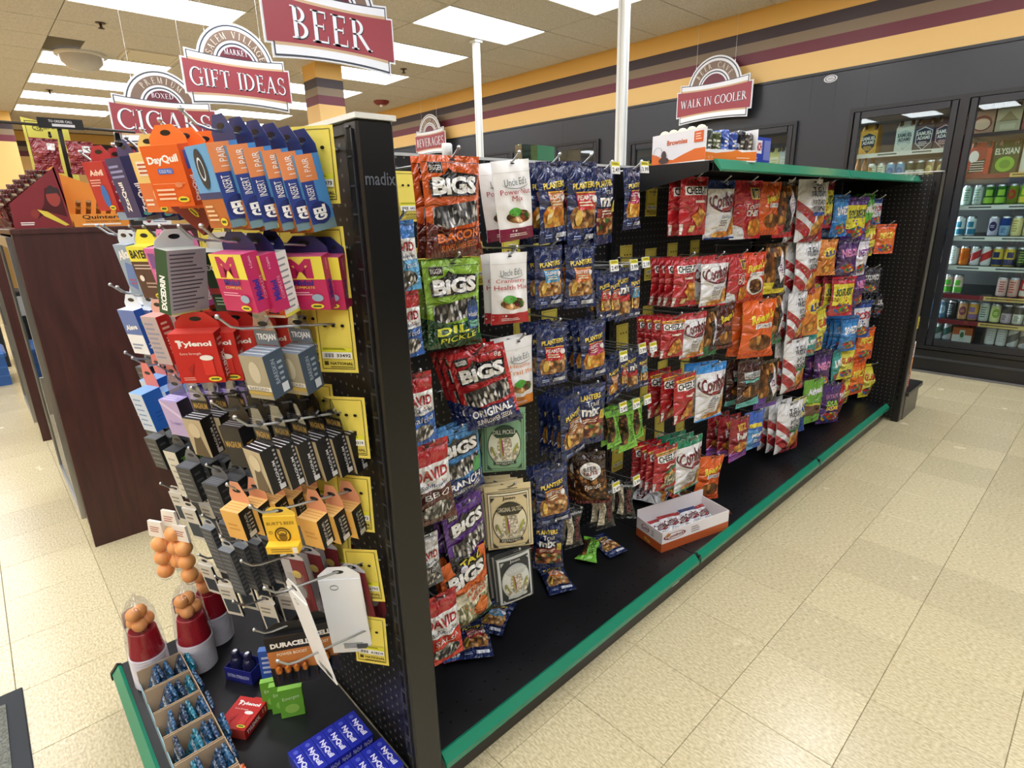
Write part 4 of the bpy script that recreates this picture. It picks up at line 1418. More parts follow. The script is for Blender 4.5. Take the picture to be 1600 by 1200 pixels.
# ---- crackers, pretzels, chips
def cheez(key, extra, desc, topc=None):
    L = [(R(.1, .69, .96, .84), FM(W_)), (T('CHEEZ-IT', .13, .70, .93, .83, 0, 0, .03), FM('1c1512')), (P((.34, .32), (.62, .5), (.88, .36), (.62, .12)), SNACK), (R(.36, .56, .8, .6), FM('f0d8c8')), (R(.3, .06, .48, .17), FM('e0c88a')), (R(0, .02, .1, .2), FM('dcd6d0'))]
    if topc:
        L += [(R(.05, .86, 1, .915), FM(topc)), (LINES(.15, .875, .9, .9, 1, .7, 0), FM('5a3a12'))]
    bag(key, .138, .19, .042, 'b01f26', L+list(extra), nm='cracker_bag', desc=desc, back='a81d24')
cheez('cz_a', [], 'red bag of cheese crackers')
cheez('cz_b', [(R(.5, .12, .95, .48), SNACK)], 'red bag of cheese crackers with one square cracker')
cheez('cz_c', [(E(.6, .24, .3, .15), SNACK)], 'red bag of cheese crackers with a yellow top strip', 'e2a52c')
cheez('cz_d', [(P((.4, .5), (.9, .58), (.9, .5), (.4, .42)), FM('1f7a4a')), (E(.64, .24, .28, .15), SEEDS_G)], 'red bag of cheese crackers with a tan top', 'cfa64a')
def combos(key, top, flav, desc):
    L = [(R(0, .86, 1, 1), FM(top)), (_arc(.5, .66, .47, .2, 160, 350, .035, .035, 18), FM('5a1f22')), (T('Combos', .1, .56, .94, .8, .12, 0, .035), FM('6a1f22')), (P((.4, .46), (.92, .58), (.92, .64), (.4, .52)), FM('a03038')), (T(flav, .34, .36, .72, .41), FM('2a4a7a')), (LINES(.34, .22, .66, .34, 3), FM('8a7a6a')), (P((.7, .05), (.96, .08), (.96, .42), (.78, .34)), SNACK), (E(.5, .08, .3, .06), SNACK), (R(0, 0, 1, .03), FM(top))]
    bag(key, .14, .19, .042, 'e6e6e8', L, nm='pretzel_snack_bag', desc=desc, back='c9cace')
combos('cb_navy', '24356e', 'Cheddar', 'white bag of stuffed pretzels with a navy top')
combos('cb_red', 'b02a30', 'Pepperoni', 'white bag of stuffed pizza snacks with a red top')
combos('cb_blue', '2f86cf', 'Buffalo', 'white bag of stuffed pretzels with a bright blue top')
combos('cb_green', '1f7a55', 'Jalapeno', 'white bag of stuffed pretzels with a green top')
bag('ritz_chips', .15, .2, .042, 'b3262d', [(R(.5, .68, .86, .88), FM('e0bf4a')), (T('RITZ', .54, .7, .82, .86, 0, 0, .04), FM('24304f')), (T('Toasted', .3, .52, .92, .63, .05), FM(W_)), (T('CHIPS', .34, .39, .86, .5, 0, 0, .04), FM(W_)), (E(.72, .2, .26, .16), SNACK), (P((0, 0), (.5, 0), (.3, .2), (0, .26)), FM('d9d9dc'))], nm='chip_bag', desc='red bag of toasted chips', back='9a2128')
bag('ritz_bits', .13, .18, .036, '8e1f28', [(T('RITZ', .3, .72, .7, .86, 0, 0, .04), FM('d9b04a')), (T('bits', .24, .5, .84, .68, 0, 0, .05), FM(W_)), (E(.5, .32, .34, .12), SNACK), (R(0, 0, 1, .2), FM('8a3a9c'))], nm='cracker_bag', desc='maroon bag of mini crackers with a purple base')
def reese(key, base, fc, desc, pic=PRETZEL, kind='foil', extra=()):
    bag(key, .135, .19, .036, base, [(T("Reese's", .2, .64, .95, .8, .1, 0, .04), FM('e9d23a')), (R(.3, .52, .94, .6), FM(W_ if base != '4a1a14' else 'b5482a')), (T('DIPPED PRETZELS', .34, .535, .9, .585), FM('4a1c10')), (E(.55, .27, .36, .14), pic), (R(0, .02, 1, .09), FM(fc))]+list(extra), nm='candy_bag', desc=desc)
reese('rs_orange', 'e0601f', 'c94f18', 'bright orange bag of chocolate pretzels')
reese('rs_dark', '4a1a14', '6a241a', 'dark brown bag of chocolate snacks')
reese('rs_mix', 'd2401f', 'b03018', 'red-orange bag of chocolate snack mix with a white oval', extra=[(E(.52, .34, .34, .2), FM(W_)), (E(.52, .32, .26, .15), NUTS_D)])
bag('hershey', .135, .19, .036, '40201c', [(R(.2, .62, .9, .76), FM('b9c0bd')), (T("HERSHEY'S", .24, .645, .86, .735, .05), FM('40201c')), (R(.2, .54, .9, .6), FM('5fb5ae')), (E(.5, .34, .34, .13), PRETZEL), (P((0, 0), (1, 0), (1, .2), (0, .1)), FM('5fb5ae'))], nm='candy_bag', desc='dark brown bag of dipped pretzels with a teal base')
def dots(key, bot, desc):
    bag(key, .135, .2, .04, PRETZEL, [(R(0, 0, 1, .24), FM(bot)), (R(.4, .1, .95, .75), FM('1c1512')), (P((.5, .52), (.7, .86), (.9, .52), (.7, .2)), FM('efe8f0')), (T('DOTS', .56, .54, .84, .62, .05), FM('7a3a8a')), (T('PRETZELS', .57, .46, .83, .51, .05), FM('7a3a8a')), (R(0, .93, 1, 1), FM('3a2412'))], nm='pretzel_bag', desc=desc, back='6a4422')
dots('dot_red', 'b3262d', 'pretzel bag with a white diamond and red base')
dots('dot_yellow', 'e0cb2c', 'pretzel bag with a white diamond and yellow base')
dots('dot_green', '1f6a3a', 'pretzel bag with a white diamond and green base')
dots('dot_purple', '5c2f96', 'pretzel bag with a white diamond and purple base')
def tato(key, lab, desc):
    L = [(P((0, .52), (.5, .28), (.5, .42), (0, .68)), FM('a8262c')), (P((0, .22), (.42, .02), (.42, .2), (0, .4)), FM('a8262c')), (P((.1, 0), (.9, 0), (1, .1), (1, .3), (.45, .1)), FM('8a2228')), (E(.68, .27, .26, .13, 20, 30), SNACK), (R(.4, .42, .95, .48), FM(lab)), (P((.7, 0), (1, 0), (1, .42), (.86, .3)), FM('a8262c'))]
    for i, (t, v) in enumerate((('T.G.I.', .84), ('FRIDAYS', .77), ('POTATO', .64), ('SKINS', .54))):
        L += [(T(t, .34 if i else .4, v-.045, .88 if i else .8, v+.035, 0, 0, .02), FM('2a2a2e'))]
    bag(key, .15, .21, .045, 'e4e4e6', L, nm='chip_bag', desc=desc, back='b9babd')
tato('ts_blue', '2f4f9a', 'white bag of potato skin chips with a blue flavour strip')
tato('ts_red', 'b02a30', 'white bag of potato skin chips with a red flavour strip')
tato('ts_green', '2f8a4a', 'white bag of potato skin chips with a green flavour strip')
bag('munchos', .13, .18, .036, '2f5cb5', [(R(0, 0, .55, .55), FM('5aa0dc')), (R(.2, .6, .8, .7), FM('e9d23a')), (T('MINIS', .3, .36, .92, .46, .02, 0, .04), FM(W_)), (LINES(.4, .18, .9, .3, 2), FM(W_))], nm='snack_bag', desc='blue bag of mini snacks')
bag('ruffles', .13, .19, .036, 'd9cf8a', [(R(0, 0, 1, .5), FM('2a4fa0')), (T('LAYS', .2, .6, .9, .8, 0, 0, .04), FM('2a4fa0'))], nm='chip_bag', desc='small yellow and blue chip bag')
bag('cheese_orange', .12, .18, .036, 'd9822e', [(E(.55, .62, .36, .16), FM('e9c63a')), (T('LILS', .3, .55, .85, .7, .05, 0, .05), FM('26418a')), (E(.5, .2, .3, .12), SNACK)], nm='chip_bag', desc='orange snack bag with a yellow oval')
def candy(key, base, c2, txt, tc, desc, w=.12, h=.17):
    bag(key, w, h, .03, base, [(R(.06, .28, .94, .82), FM(c2)), (T(txt, .14, .52, .88, .72, .03, 0, .05), FM(tc)), (E(.5, .2, .36, .13), CANDY), (R(0, .92, 1, .935), FM('2a2a2a'))], nm='candy_bag', desc=desc, nu=10, nv=14)
candy('cd_sour_y', '5c2f86', 'e9dc34', 'SOUR KIDS', '2a5a2a', 'yellow and purple bag of sour candy')
candy('cd_sour_r', 'b52a3a', 'e3d53a', 'SOUR KIDS', '2a5a2a', 'yellow and red bag of sour candy')
candy('cd_blue', '2b6fb5', '3f8fd6', 'SWEETS', W_, 'blue candy bag')
candy('cd_green', '4a9a35', '63b544', 'MIKE', W_, 'green candy bag')
candy('cd_purple', '3d2352', '55306e', 'NERDS', 'e08ac0', 'dark purple candy bag')
candy('cd_white', 'd8d2dc', 'efeaf0', 'SWEETTART', '7a2f8a', 'white and violet candy bag')
candy('cd_orange', 'df5a24', 'e87a2c', 'PIECES', 'f0d84a', 'orange candy bag')
candy('cd_yellow', 'd9cc3a', 'e6dc58', 'GUMMI', 'c03a2a', 'yellow candy bag')
candy('cd_red', 'b02a30', 'c9383a', 'TWIZZLE', W_, 'red candy bag')
candy('cd_teal', '2f8a86', '49a7a0', 'LIFE', W_, 'teal candy bag')
candy('cd_black', '22202a', '34313c', 'LICORICE', 'd8d8d8', 'black candy bag')
candy('cd_patriot', '2c4a8e', 'd8d8e0', 'POPS', 'b52a30', 'red white and blue candy bag')
bag('cd_haribo', .12, .19, .03, '6aa53a', [(T('Airheads', .2, .68, .9, .82, .05, 0, .04), FM('e9e4ee')), (R(.08, .2, .92, .46), FM('6a4030')), (R(.06, .44, .94, .48), FM('d9d34a'))], nm='candy_bag', desc='green candy bag with a picture window')
bag('cd_sourpurple', .12, .18, .034, '4a2a6a', [(T('SOUR', .25, .46, .8, .6, 0, 0, .05), FM('9ad03a')), (T('KIDS', .28, .36, .78, .46, 0, 0, .05), FM('e9c63a')), (E(.5, .18, .38, .14), CANDY), (T('EXTREME', .2, .66, .85, .76), FM('d88ac0'))], nm='candy_bag', desc='purple bag of sour gummy candy')

# ---- boxes on the end rack
TXT = lambda n, c, a=.14, b=.12, e=.86, f=.4: (LINES(a, b, e, f, n), CM(c))
def vt(body, c, u0=.25, v0=.1, u1=.75, v1=.6, b=.03):
    return (T(body, u0, v0, u1, v1, 0, 90, b), CM(c))
boxp('dayquil', .08, .098, .024, ('e0601f', 'd4511c', 'e87a35'), [(T('DayQuil', .1, .68, .92, .84, .03, 0, .04), CM(W_)), (R(.3, .54, .7, .63), CM('3a6fc9')), (T('COLD FLU', .34, .56, .66, .61), CM(W_)), (R(.06, .38, .94, .388), CM('f2b089')), TXT(3, 'f6cfae', .12, .1, .6, .32), (E(.76, .36, .1, .045), CM('e2895e'))]+oval(.78, .12), [vt('DayQuil', W_, .3, .08, .75, .5), (R(.3, .6, .7, .9), CM('3a55a8'))], desc='orange cold medicine box', tab='e87a35')
boxp('scholl', .07, .125, .05, ('5f9fd2', '4f8fcc', '27356b'), [(R(0, 0, 1, .36), CM('b5652c')), (R(0, .36, 1, .44), CM('27356b')), (E(.5, .72, .22, .24, 20, 10), CM('1f2734')), (RING(.5, .72, .13, .14, .03), CM('cfe0ee')), TXT(4, 'e9c9a0', .12, .08, .6, .3)]+oval(.78, .08), [(R(0, 0, 1, .14), CM('6f8b94')), (R(.0, .66, .72, 1), CM('e08a55')), (T('1 PAIR', .26, .72, .5, .95, 0, 90), CM(W_)), (R(0, .1, .5, .66), CM('2d3f86')), (E(.45, .24, .42, .15), CM('26306a')), (T('GEL', .16, .14, .7, .34, 0, 90, .05), CM(W_)), (T('INSERT', .12, .42, .4, .62, 0, 90), CM(W_))], nm='insole_box', desc='blue shoe insole box', tab='27356b', tabh=.04)
boxp('yellowcold', .055, .105, .024, ('e8c77a', 'd98a4a', 'e8c77a'), [(R(0, 0, 1, .5), CM('dd7a44')), (R(.16, .62, .84, .86), CM('efe4d2')), TXT(3, 'b5502c', .2, .64, .8, .84), (RING(.7, .3, .2, .15, .03), CM('f0d0a8')), TXT(2, 'f2e0c8', .1, .1, .5, .25)]+oval(.75, .06), [vt('Theraflu', W_)], desc='cream and orange cold remedy box', tab='e0c27a')
boxp('zzzquil', .07, .115, .028, ('24265e', '20234f', '2c2f6b', '9aa0ac'), [vt('ZzzQuil', W_, .3, .1, .6, .6), TXT(3, '8a90c0', .1, .65, .9, .9)], [vt('ZzzQuil', W_, .28, .08, .78, .56), (E(.5, .06, .3, .04), CM('5fa5a0'))], [], [TXT(12, '5a5f6a', .06, .05, .95, .95)], desc='navy sleep aid box', tab='2c2f6b')
boxp('advil', .06, .1, .024, ('b5302f', 'a82a3a', 'b5302f'), [(T('Advil', .2, .72, .85, .84, 0, 0, .04), CM('f2d0c0')), (E(.6, .3, .16, .24), CM('3a6fb5')), TXT(3, 'e8b0a0', .1, .5, .7, .66)]+oval(.75, .06), [vt('Advil', W_)], desc='red pain relief box with a blue capsule', tab='a82a3a')
boxp('maroonbox', .085, .085, .02, ('7a2422', '6a1f1e', 'e0cf9a'), [(R(0, .7, 1, 1), CM('dfd0a0')), TXT(3, 'b08a60', .1, .3, .8, .6)]+oval(.6, .3), desc='maroon box dangling crooked below the blue boxes', tab='7a2422')
boxp('midol', .085, .098, .03, ('c22a62', 'b5275c', 'd05a86'), [(R(0, .58, .22, 1), CM('e6d94f')), (R(.74, .58, 1, 1), CM('e6d94f')), (R(.2, .58, .76, 1), CM('ecd65a')), (T('M', .2, .6, .76, .96, 0, 0, .06), CM('b5265a')), (T('Midol', .26, .47, .72, .57, 0, 0, .04), CM('3a2a86')), (T('COMPLETE', .26, .41, .74, .455), CM('f0d84a')), TXT(2, 'f0b0c8', .14, .28, .7, .36), (E(.76, .24, .13, .07), CM('9ab0c8'))]+oval(.72, .08), [vt('Midol', '3a2a86', .2, .2, .6, .55, .05), vt('COMPLETE', 'e8a0b8', .68, .2, .85, .6, 0), (T('6 Caplets', .3, .75, .5, .95, 0, 90), CM('f0c8d8'))], desc='magenta and yellow box of pain tablets', tab='24285c')
boxp('motrin', .045, .11, .04, ('e8651f', 'e9e6e2', 'e9e6e2'), [vt('Motrin', 'f4ece0', .22, .06, .72, .55, .05), vt('Motrin', '2a2438', .24, .06, .74, .55, .03), vt('6 Coated Caplets', '7a2a10', .4, .6, .6, .92, 0), (R(0, 0, 1, .04), CM('f0e6d8'))], [(LINES(.08, .08, .92, .94, 9, .3, .2), CM('8a8f98')), (R(0, 0, 1, .05), CM('d9cf4a'))], desc='orange and white box of pain tablets', tab='24285c', tabh=.035)
boxp('excedrin', .075, .112, .03, ('1f3f2c', '1d4a30', 'cfd6d0', '9d9aa6'), [(T('EXCEDRIN', .1, .7, .9, .8, 0, 0, .04), CM(W_)), (R(0, .3, 1, .4), CM('a8323a')), TXT(3, '9ac0a0', .1, .1, .9, .26)], [vt('EXCEDRIN', W_, .25, .06, .72, .6, .05), TXT(3, 'a8c8b0', .15, .66, .85, .92)], [], [(LINES(.06, .06, .94, .94, 14, .4, .35), CM('5a5a6a'))], desc='dark green box of headache tablets', tab='dde0dd')
boxp('excedrin_back', .075, .112, .03, ('aaa6b0', '1d4a30', 'cfd6d0'), [(LINES(.06, .06, .94, .96, 15, .38, .4), CM('5d5a68')), (R(0, .0, 1, .02), CM('c9cf7a'))], [vt('EXCEDRIN', W_, .25, .06, .72, .6, .05)], desc='green headache tablet box turned to its printed back', tab='e4e6e6')
boxp('pinkbox', .05, .115, .03, ('cf5fa0', 'c2529a', 'd98abc'), [vt('Benadryl', 'e8b8d8', .3, .2, .62, .6), (R(.2, .66, .8, .92), CM('6a3a86')), (E(.5, .12, .26, .09), CM('3f3a9a')), vt('Allergy', W_, .36, .04, .62, .2)], [vt('Benadryl', W_)], desc='pink allergy tablet box', tab='d07ab0')
boxp('bayer', .062, .11, .026, ('54382f', '4a302a', 'e3d84a'), [(R(0, .72, 1, 1), CM('e3dd4a')), (T('BAYER', .1, .78, .92, .94, 0, 0, .04), CM('2a2418')), TXT(2, 'c9b8a8', .1, .56, .9, .68), (E(.28, .4, .1, .06), CM('e9e2da')), TXT(2, 'b09a8a', .4, .2, .95, .34)]+oval(.78, .06), [vt('BAYER', 'e3dd4a')], desc='brown and yellow aspirin box', tab='e3dd4a')
boxp('alka', .06, .115, .016, ('8fa3b8', '7fa8b0', 'b5c0cc'), [(T('Alka', .14, .72, .86, .9, .06, 0, .04), CM(W_)), (P((.1, .2), (.6, .1), (.9, .6), (.4, .66)), CM('5a7ab5')), TXT(2, 'a8436a', .3, .2, .8, .34)], [vt('Alka', W_)], desc='silver-blue blister pack of tablets', tab='c8d2dc')
boxp('tylenol', .082, .098, .03, ('c4231f', 'a81c1b', 'd04a40'), [(T('Tylenol', .14, .72, .9, .85, 0, 0, .04), CM(W_)), (T('T', .13, .71, .24, .875, 0, 0, .05), CM(W_)), (T('Extra Strength', .16, .57, .62, .63), CM('f4d8d0')), (R(.6, .16, .84, .5), CM('d8362c')), (E(.72, .52, .15, .055), CM('efece6')), (P((.24, .3), (.42, .42), (.3, .16)), CM('ad1e1c')), TXT(2, 'e8a89a', .1, .06, .4, .14)]+oval(.8, .09), [vt('TYLENOL', W_, .28, .08, .7, .62, .04), TXT(2, 'e8a89a', .2, .7, .8, .9)], desc='red box of extra strength pain tablets', tab='c4332c')
boxp('tylenol_cold', .05, .11, .03, ('b9a8a8', 'b52a26', 'd8aaa0'), [(LINES(.1, .1, .9, .9, 8, .4, .3), CM('8f8fa6'))], [vt('TYLENOL', W_), TXT(3, 'e0b0a0', .2, .6, .8, .9)], desc='grey and red medicine box', tab='d8a89c')
boxp('bluewhite', .058, .108, .022, ('eef0f2', '2b5fc0', 'dfe4ea'), [(R(0, .45, 1, 1), CM('5f78b8')), (T('Aleve', .14, .56, .86, .68, .05, 0, .04), CM(W_)), TXT(2, '8a98b8', .15, .1, .8, .26)], [vt('Aleve', W_, .25, .08, .75, .5), (E(.5, .7, .2, .08), CM('4a9a9a'))], desc='white and blue pain tablet box', tab='dfe6ee')
boxp('trojan_slate', .055, .083, .046, ('a39a82', '3f4d5c', '7d8894'), [(E(.5, .62, .22, .25), CM('c4bda6')), (R(0, .2, 1, .3), CM('e6e0d0')), (R(0, .1, 1, .18), CM('b59a4a')), (T('BARESKIN', .1, .215, .9, .285), CM('4a5560'))], [vt('BARESKIN', 'a9b5c0', .3, .3, .5, .85, 0), TXT(4, '93a0ad', .58, .3, .85, .8), (R(.52, .06, .85, .26), CM('c9ced4'))], [(LINES(.06, .1, .94, .9, 3, .25, 0), CM('d4dae0'))], nm='condom_box', desc='slate grey box with a clear hang tab', tab='eef2f5', tabclear=True, tabh=.075, tabtext=('TROJAN', '6a737c', 'f0f2f4'))
boxp('trojan_black', .052, .09, .032, ('b8a888', '141418', '1c1c20'), [(P((.1, 0), (.9, 0), (.7, .6), (.3, .5)), CM('5a4a30')), (E(.5, .7, .3, .2), CM('cbbd9c'))], [vt('MAGNUM', 'c9c9cc', .5, .12, .68, .7, .02), (LINES(.74, .2, .9, .96, 8, .5, .3), CM('a0a0a4')), (R(.5, .03, .88, .14), CM('c9c9cc'))], [(LINES(.04, .12, .96, .88, 3, .3, 0), CM('d8d8da'))], nm='condom_box', desc='black box with white stripes on top', tab='e8e8ea', tabclear=True, tabh=.07, tabtext=('MAGNUM', '1a1815', 'b59248'))
boxp('trojan_gold', .052, .09, .032, ('2a2620', '17171a', '26241f'), [(T('MAGNUM', .1, .5, .9, .66, .03, 0, .03), CM('b59248'))], [vt('MAGNUM', 'b59248')], [(LINES(.04, .2, .96, .8, 3, .3, 0), CM('a9a9ac'))], nm='condom_box', desc='black and gold box', tab='30291c', tabh=.05)
boxp('blackfoil', .05, .092, .03, ('3a3b3d', '2b2c2e', '56585b'), [(LINES(.12, .1, .88, .9, 5, .3, .2), CM('6f7174'))], [(LINES(.2, .1, .8, .9, 4, .3, .2), CM('55575a'))], [(LINES(.1, .15, .9, .85, 4, .35, .1), CM('8b8d90'))], nm='condom_box', desc='charcoal box with ribbed grey top', tab='6a6c6f', tabh=.03)
boxp('lavender', .06, .09, .03, ('b9a6d2', '2a2730', 'a99bd0'), [(P((0, .9), (1, .5), (1, .6), (0, 1)), CM('d6c9e6')), (T('Trojan', .2, .3, .8, .42), CM('7a62a8'))], [vt('ecstasy', 'b9a6d2')], [(LINES(.1, .1, .9, .9, 3), CM('d8d0ea'))], nm='condom_box', desc='lavender box', tab='c9c0e0', tabclear=True, tabh=.05)
boxp('bluebox', .05, .1, .045, ('c9d6e6', '2f6fd0', '7fb0e8'), [(LINES(.15, .1, .85, .9, 6, .3, .3), CM('7a9ac8'))], [(LINES(.3, .2, .7, .5, 3), CM('2560bd'))], nm='tampon_box', desc='bright blue box', tab='e07a72', tabh=.06)
boxp('greenstripe', .045, .14, .03, ('d6d2c2', '1c1f22', '3a3c3e'), [(LINES(.2, .1, .8, .9, 6, .3, .3), CM('a8a498'))], [vt('Natural', '6aa83a', .3, .45, .7, .85, .02), vt('Lube', '6f90d8', .35, .08, .65, .3, .02)], nm='condom_box', desc='narrow black box with green lettering', tab='55575a', tabh=.03)
boxp('burts', .062, .078, .003, ('efc23a', 'e3b430', 'f2cf58'), [(T("BURT'S BEES", .08, .74, .92, .84, .02), CM('5c4212')), (E(.5, .42, .25, .25, 26), CM('57420f')), (E(.5, .42, .2, .2, 26), CM('e0b636')), (E(.5, .36, .13, .14, 18), CM('7d5f1c')), (RING(.5, .5, .15, .1, .03, 20), CM('57420f')), (RING(.15, .52, .06, .05, .015, 14), CM('57420f')), (LINES(.2, .12, .8, .17, 1, .8, 0), CM('7a5a14'))], nm='lip_balm_card', desc='yellow lip balm card', tab='f0cb50', tabh=.02)
boxp('burts_box', .05, .07, .032, ('e8b45c', '1a1917', 'eec27a'), [TXT(2, 'd59a44', .2, .3, .8, .6)], [vt('REPAIR', 'c9c4b8', .32, .2, .5, .85, 0), (LINES(.56, .25, .85, .85, 5, .4, .2), CM('b5b0a4')), (R(.25, .04, .8, .2), CM('d8d2c6'))], [(LINES(.08, .15, .92, .85, 3, .3, 0), CM('d8a050'))], nm='lip_balm_box', desc='tan and black lip balm box', tab='e3a07c', tabh=.05)
boxp('duracell', .1, .16, .012, ('c07a3f', '1a1a1c', '1a1a1c'), [(R(0, .72, 1, 1), CM('17171a')), (T('DURACELL', .1, .78, .95, .88, 0, 0, .05), CM(W_)), (T('POWER BOOST', .2, .62, .86, .68, 0, 0, .02), CM('efe0cc')), (P((0, 0), (1, 0), (1, .3), (0, .4)), CM('1c1c1e'))], nm='battery_pack', cat='batteries', desc='copper and black battery blister card', tab='1a1a1c')
for q in range(4):
    pass
bt = MB()
for q in range(4):
    bt.lathe([(.001, 0), (.0065, 0), (.007, .002), (.007, .03)], M('1a1a1c', 'gloss'), 10, (-.03+.019*q, -.009, -.15))
    bt.lathe([(.007, .03), (.007, .046), (.003, .047), (.003, .049), (.0001, .049)], M('c9803c', 'metal'), 10, (-.03+.019*q, -.009, -.15))
PR['duracell']['parts'].append(('battery', bt.mesh('battery')))
bb = MB()
bb.box(-.036, .032, -.02, -.001, -.155, -.095, clear('ffffff', .06, 'blister', .04))
PR['duracell']['parts'].append(('blister', bb.mesh('blister')))
bs_ = MB()   # lip balm stick on the yellow card
bs_.box(-.031, .031, -.017, 0, -.089, -.071, CM('efc23a'))
paint(bs_, [(LINES(.15, .2, .8, .8, 2, .5, .1), CM('a8802a')), (R(.82, .1, .97, .9), CM('e9e4d8'))], lambda u, v, e: (-.031+.062*u, -.017-e, -.089+.018*v))
PR['burts']['parts'].append(('stick_box', bs_.mesh('stick_box')))
boxp('whitecard', .08, .2, .002, ('eef0f3', 'dfe2e6', 'dfe2e6'), [(RING(.35, .9, .1, .035, .012), CM('6f757c')), (LINES(.3, .06, .9, .14, 4, .5, .2), CM('7a7f86')), (R(.62, .05, .9, .12), CM('4a4e54'))], nm='accessory_card', cat='card', desc='white packing card', tab='eef0f3', tabh=.03)
boxp('maroon_card', .06, .19, .002, ('7a2a30', '7a2a30', '7a2a30'), [(R(0, .0, .4, 1), CM('b9b9be')), (E(.55, .78, .2, .06), CM('d8c06a')), (E(.5, .5, .25, .12), CM('9a9aa0'))], nm='lighter_card', cat='card', desc='maroon and silver blister card', tab='c8c8cc', tabh=.02)
bl_ = MB()
bl_.box(-.025, .02, -.014, -.001, -.17, -.05, clear('ffffff', .1, 'blister2', .04))
PR['maroon_card']['parts'].append(('blister', bl_.mesh('blister')))
boxp('silver_strip', .04, .13, .014, ('4a4d52', '3a3d42', '7a7e83'), [(LINES(.1, .05, .9, .95, 9, .5, .2), CM('6a6e73'))], [(LINES(.1, .05, .9, .95, 9, .5, .2), CM('5e6267'))], nm='accessory_pack', cat='pack', desc='long grey accessory pack', tab='b5b8bc', tabh=.02)
boxp('smallcard', .05, .1, .006, ('d5d0c4', '33363a', 'c4c0b8'), [(R(.1, .1, .9, .55), CM('2f3a44')), (TXT(2, '8a857a', .15, .65, .85, .9))], nm='accessory_card', cat='card', desc='small blister card', tab='d5d0c4', tabh=.02)
# ================================================================ placing the stock
USED = {}
def lab(s):
    s = ' '.join(s.split())
    for cutw in (' from post', ', rack', ' thin', ' long'):
        if len(s.replace(',', ' ').split()) > 16:
            s = s.replace(cutw, ',' if cutw == ', rack' else '')
    USED[s] = USED.get(s, 0)+1
    return s
def inst(key, loc, rz, tilt=0.0, scale=1.0, label='', group=None, pitch=0.0):
    p = PR[key]
    o = obj(p['nm'], p['me'], None, loc, (pitch, tilt, rz), scale, label=lab(label), cat=p['cat'], group=group)
    for n, me in p['parts']:
        obj(n, me, o)
    return o
RND = random.Random(11)
POS = ['front', 'second', 'third', 'fourth', 'fifth', 'sixth', 'seventh']
def run(key, box, n=1, where='', xf=-.2, step=.034, tilt=0.0, hk=True, tag=None, rz=None, dbl=False, fac=1.0):
    """stack of bags on a hook of the snack wall; box = the front bag measured on the photograph"""
    p = PR[key]
    x0, y0, x1, y1 = box
    c = on((x0+x1)/2, y0, 'x', xf)
    pm = F_PX/depth_of(c)
    s = max(.6, min(1.35, (y1-y0)/pm/(p['h']*.97)))*fac
    ac = math.atan2(CAM[1]-c[1], CAM[0]-c[0])
    if rz is None:
        k = max(-1, min(1, (x1-x0)/pm/(p['w']*s*.97)))
        a = ac+math.acos(max(0.05, k))
        a = min(a, math.radians(8))
        rz = a+PI/2
    else:
        rz = math.radians(rz)
    zo = c[2]-.045*p['h']*s
    if n > 1:                       # neighbours on a hook touch without sinking into each other
        step = max(step, min(.8*p['d']*s/max(.45, abs(math.sin(rz))), (xf-PANEL_X-.03)/(n-.5)))
    for i in range(n):
        j = 0 if i == 0 else 1
        l_ = p['desc']+((', %s on hook' % POS[i]) if n > 1 else '')+', '+where
        o = inst(key, (xf-step*i, c[1]+j*RND.uniform(-.004, .004), zo-.001*i), rz+j*RND.uniform(-.12, .10), tilt+j*RND.uniform(-.03, .03), s, l_, 'bags on the snack wall hooks')
    if hk:
        L = max(.12, (xf+.03)-PANEL_X)
        hook(PANEL_X, c[1], zo+.001-L*.02*.9, L, '+x', lab('thin metal hook holding the %s, %s' % (p['desc'].split(' with ')[0], where)), 'hooks on the snack wall', rise=.02, tag=tag, double=dbl)
    return c
T1, T2, T3, T4, T5, T6 = 'top row', 'second row', 'third row', 'fourth row', 'fifth row', 'lowest row'
# ---- section beside the end post
run('bigs_orange', (658, 243, 748, 393), 2, T1, -.2)
run('mix_power', (768, 250, 826, 368), 2, T1, -.2, .05, tilt=-.09)
run('pl_peanut', (838, 252, 882, 372), 3, T1, -.2, .04, tilt=-.06)
run('pl_red', (886, 252, 932, 374), 2, T1, -.2, .045, tilt=-.03)
run('pl_trail', (926, 262, 958, 375), 2, T1, -.2, .04, tilt=-.04, tag=0)
run('pl_magenta', (975, 262, 1001, 352), 1, T1, -.2, tag=1, tilt=-.04)
run('bigs_green', (660, 405, 748, 540), 3, T2, -.2)
run('mix_cran', (765, 395, 823, 503), 2, T2, -.2, .04)
run('pl_blue', (835, 384, 878, 478), 2, T2, -.2, .04, tilt=-.02)
run('pl_orange', (883, 380, 930, 478), 2, T2, -.2, .04)
for k, (bx, key, tg) in enumerate([((930, 424, 952, 500), 'pl_small', 0), ((948, 424, 967, 498), 'pl_small', None), ((962, 422, 982, 500), 'pl_small_t', 1), ((980, 418, 1001, 495), 'pl_small_b', 2)]):
    run(key, bx, 2, T2+['', ', beside the first', '', ''][k], -.2, .035, tilt=-.10+.03*k, tag=tg, dbl=True)
run('bigs_red', (690, 545, 795, 672), 3, T3, -.17, tilt=-.22)
run('mix_trail', (783, 528, 831, 636), 2, T3, -.22, .04)
run('pl_red', (838, 505, 886, 602), 3, T3, -.2, .035)
run('pl_magenta', (905, 500, 946, 592), 3, T3, -.2, .03, tilt=-.06)
for k, (bx, key, tg) in enumerate([((947, 562, 966, 628), 'pl_peanut', 0), ((966, 552, 979, 612), 'pl_small', None), ((978, 550, 994, 612), 'pl_small_t', 1), ((994, 548, 1012, 606), 'pl_small_b', 2)]):
    run(key, bx, 2, T3+['', '', '', ''][k], -.2, .035, tilt=-.08, tag=tg, dbl=True)
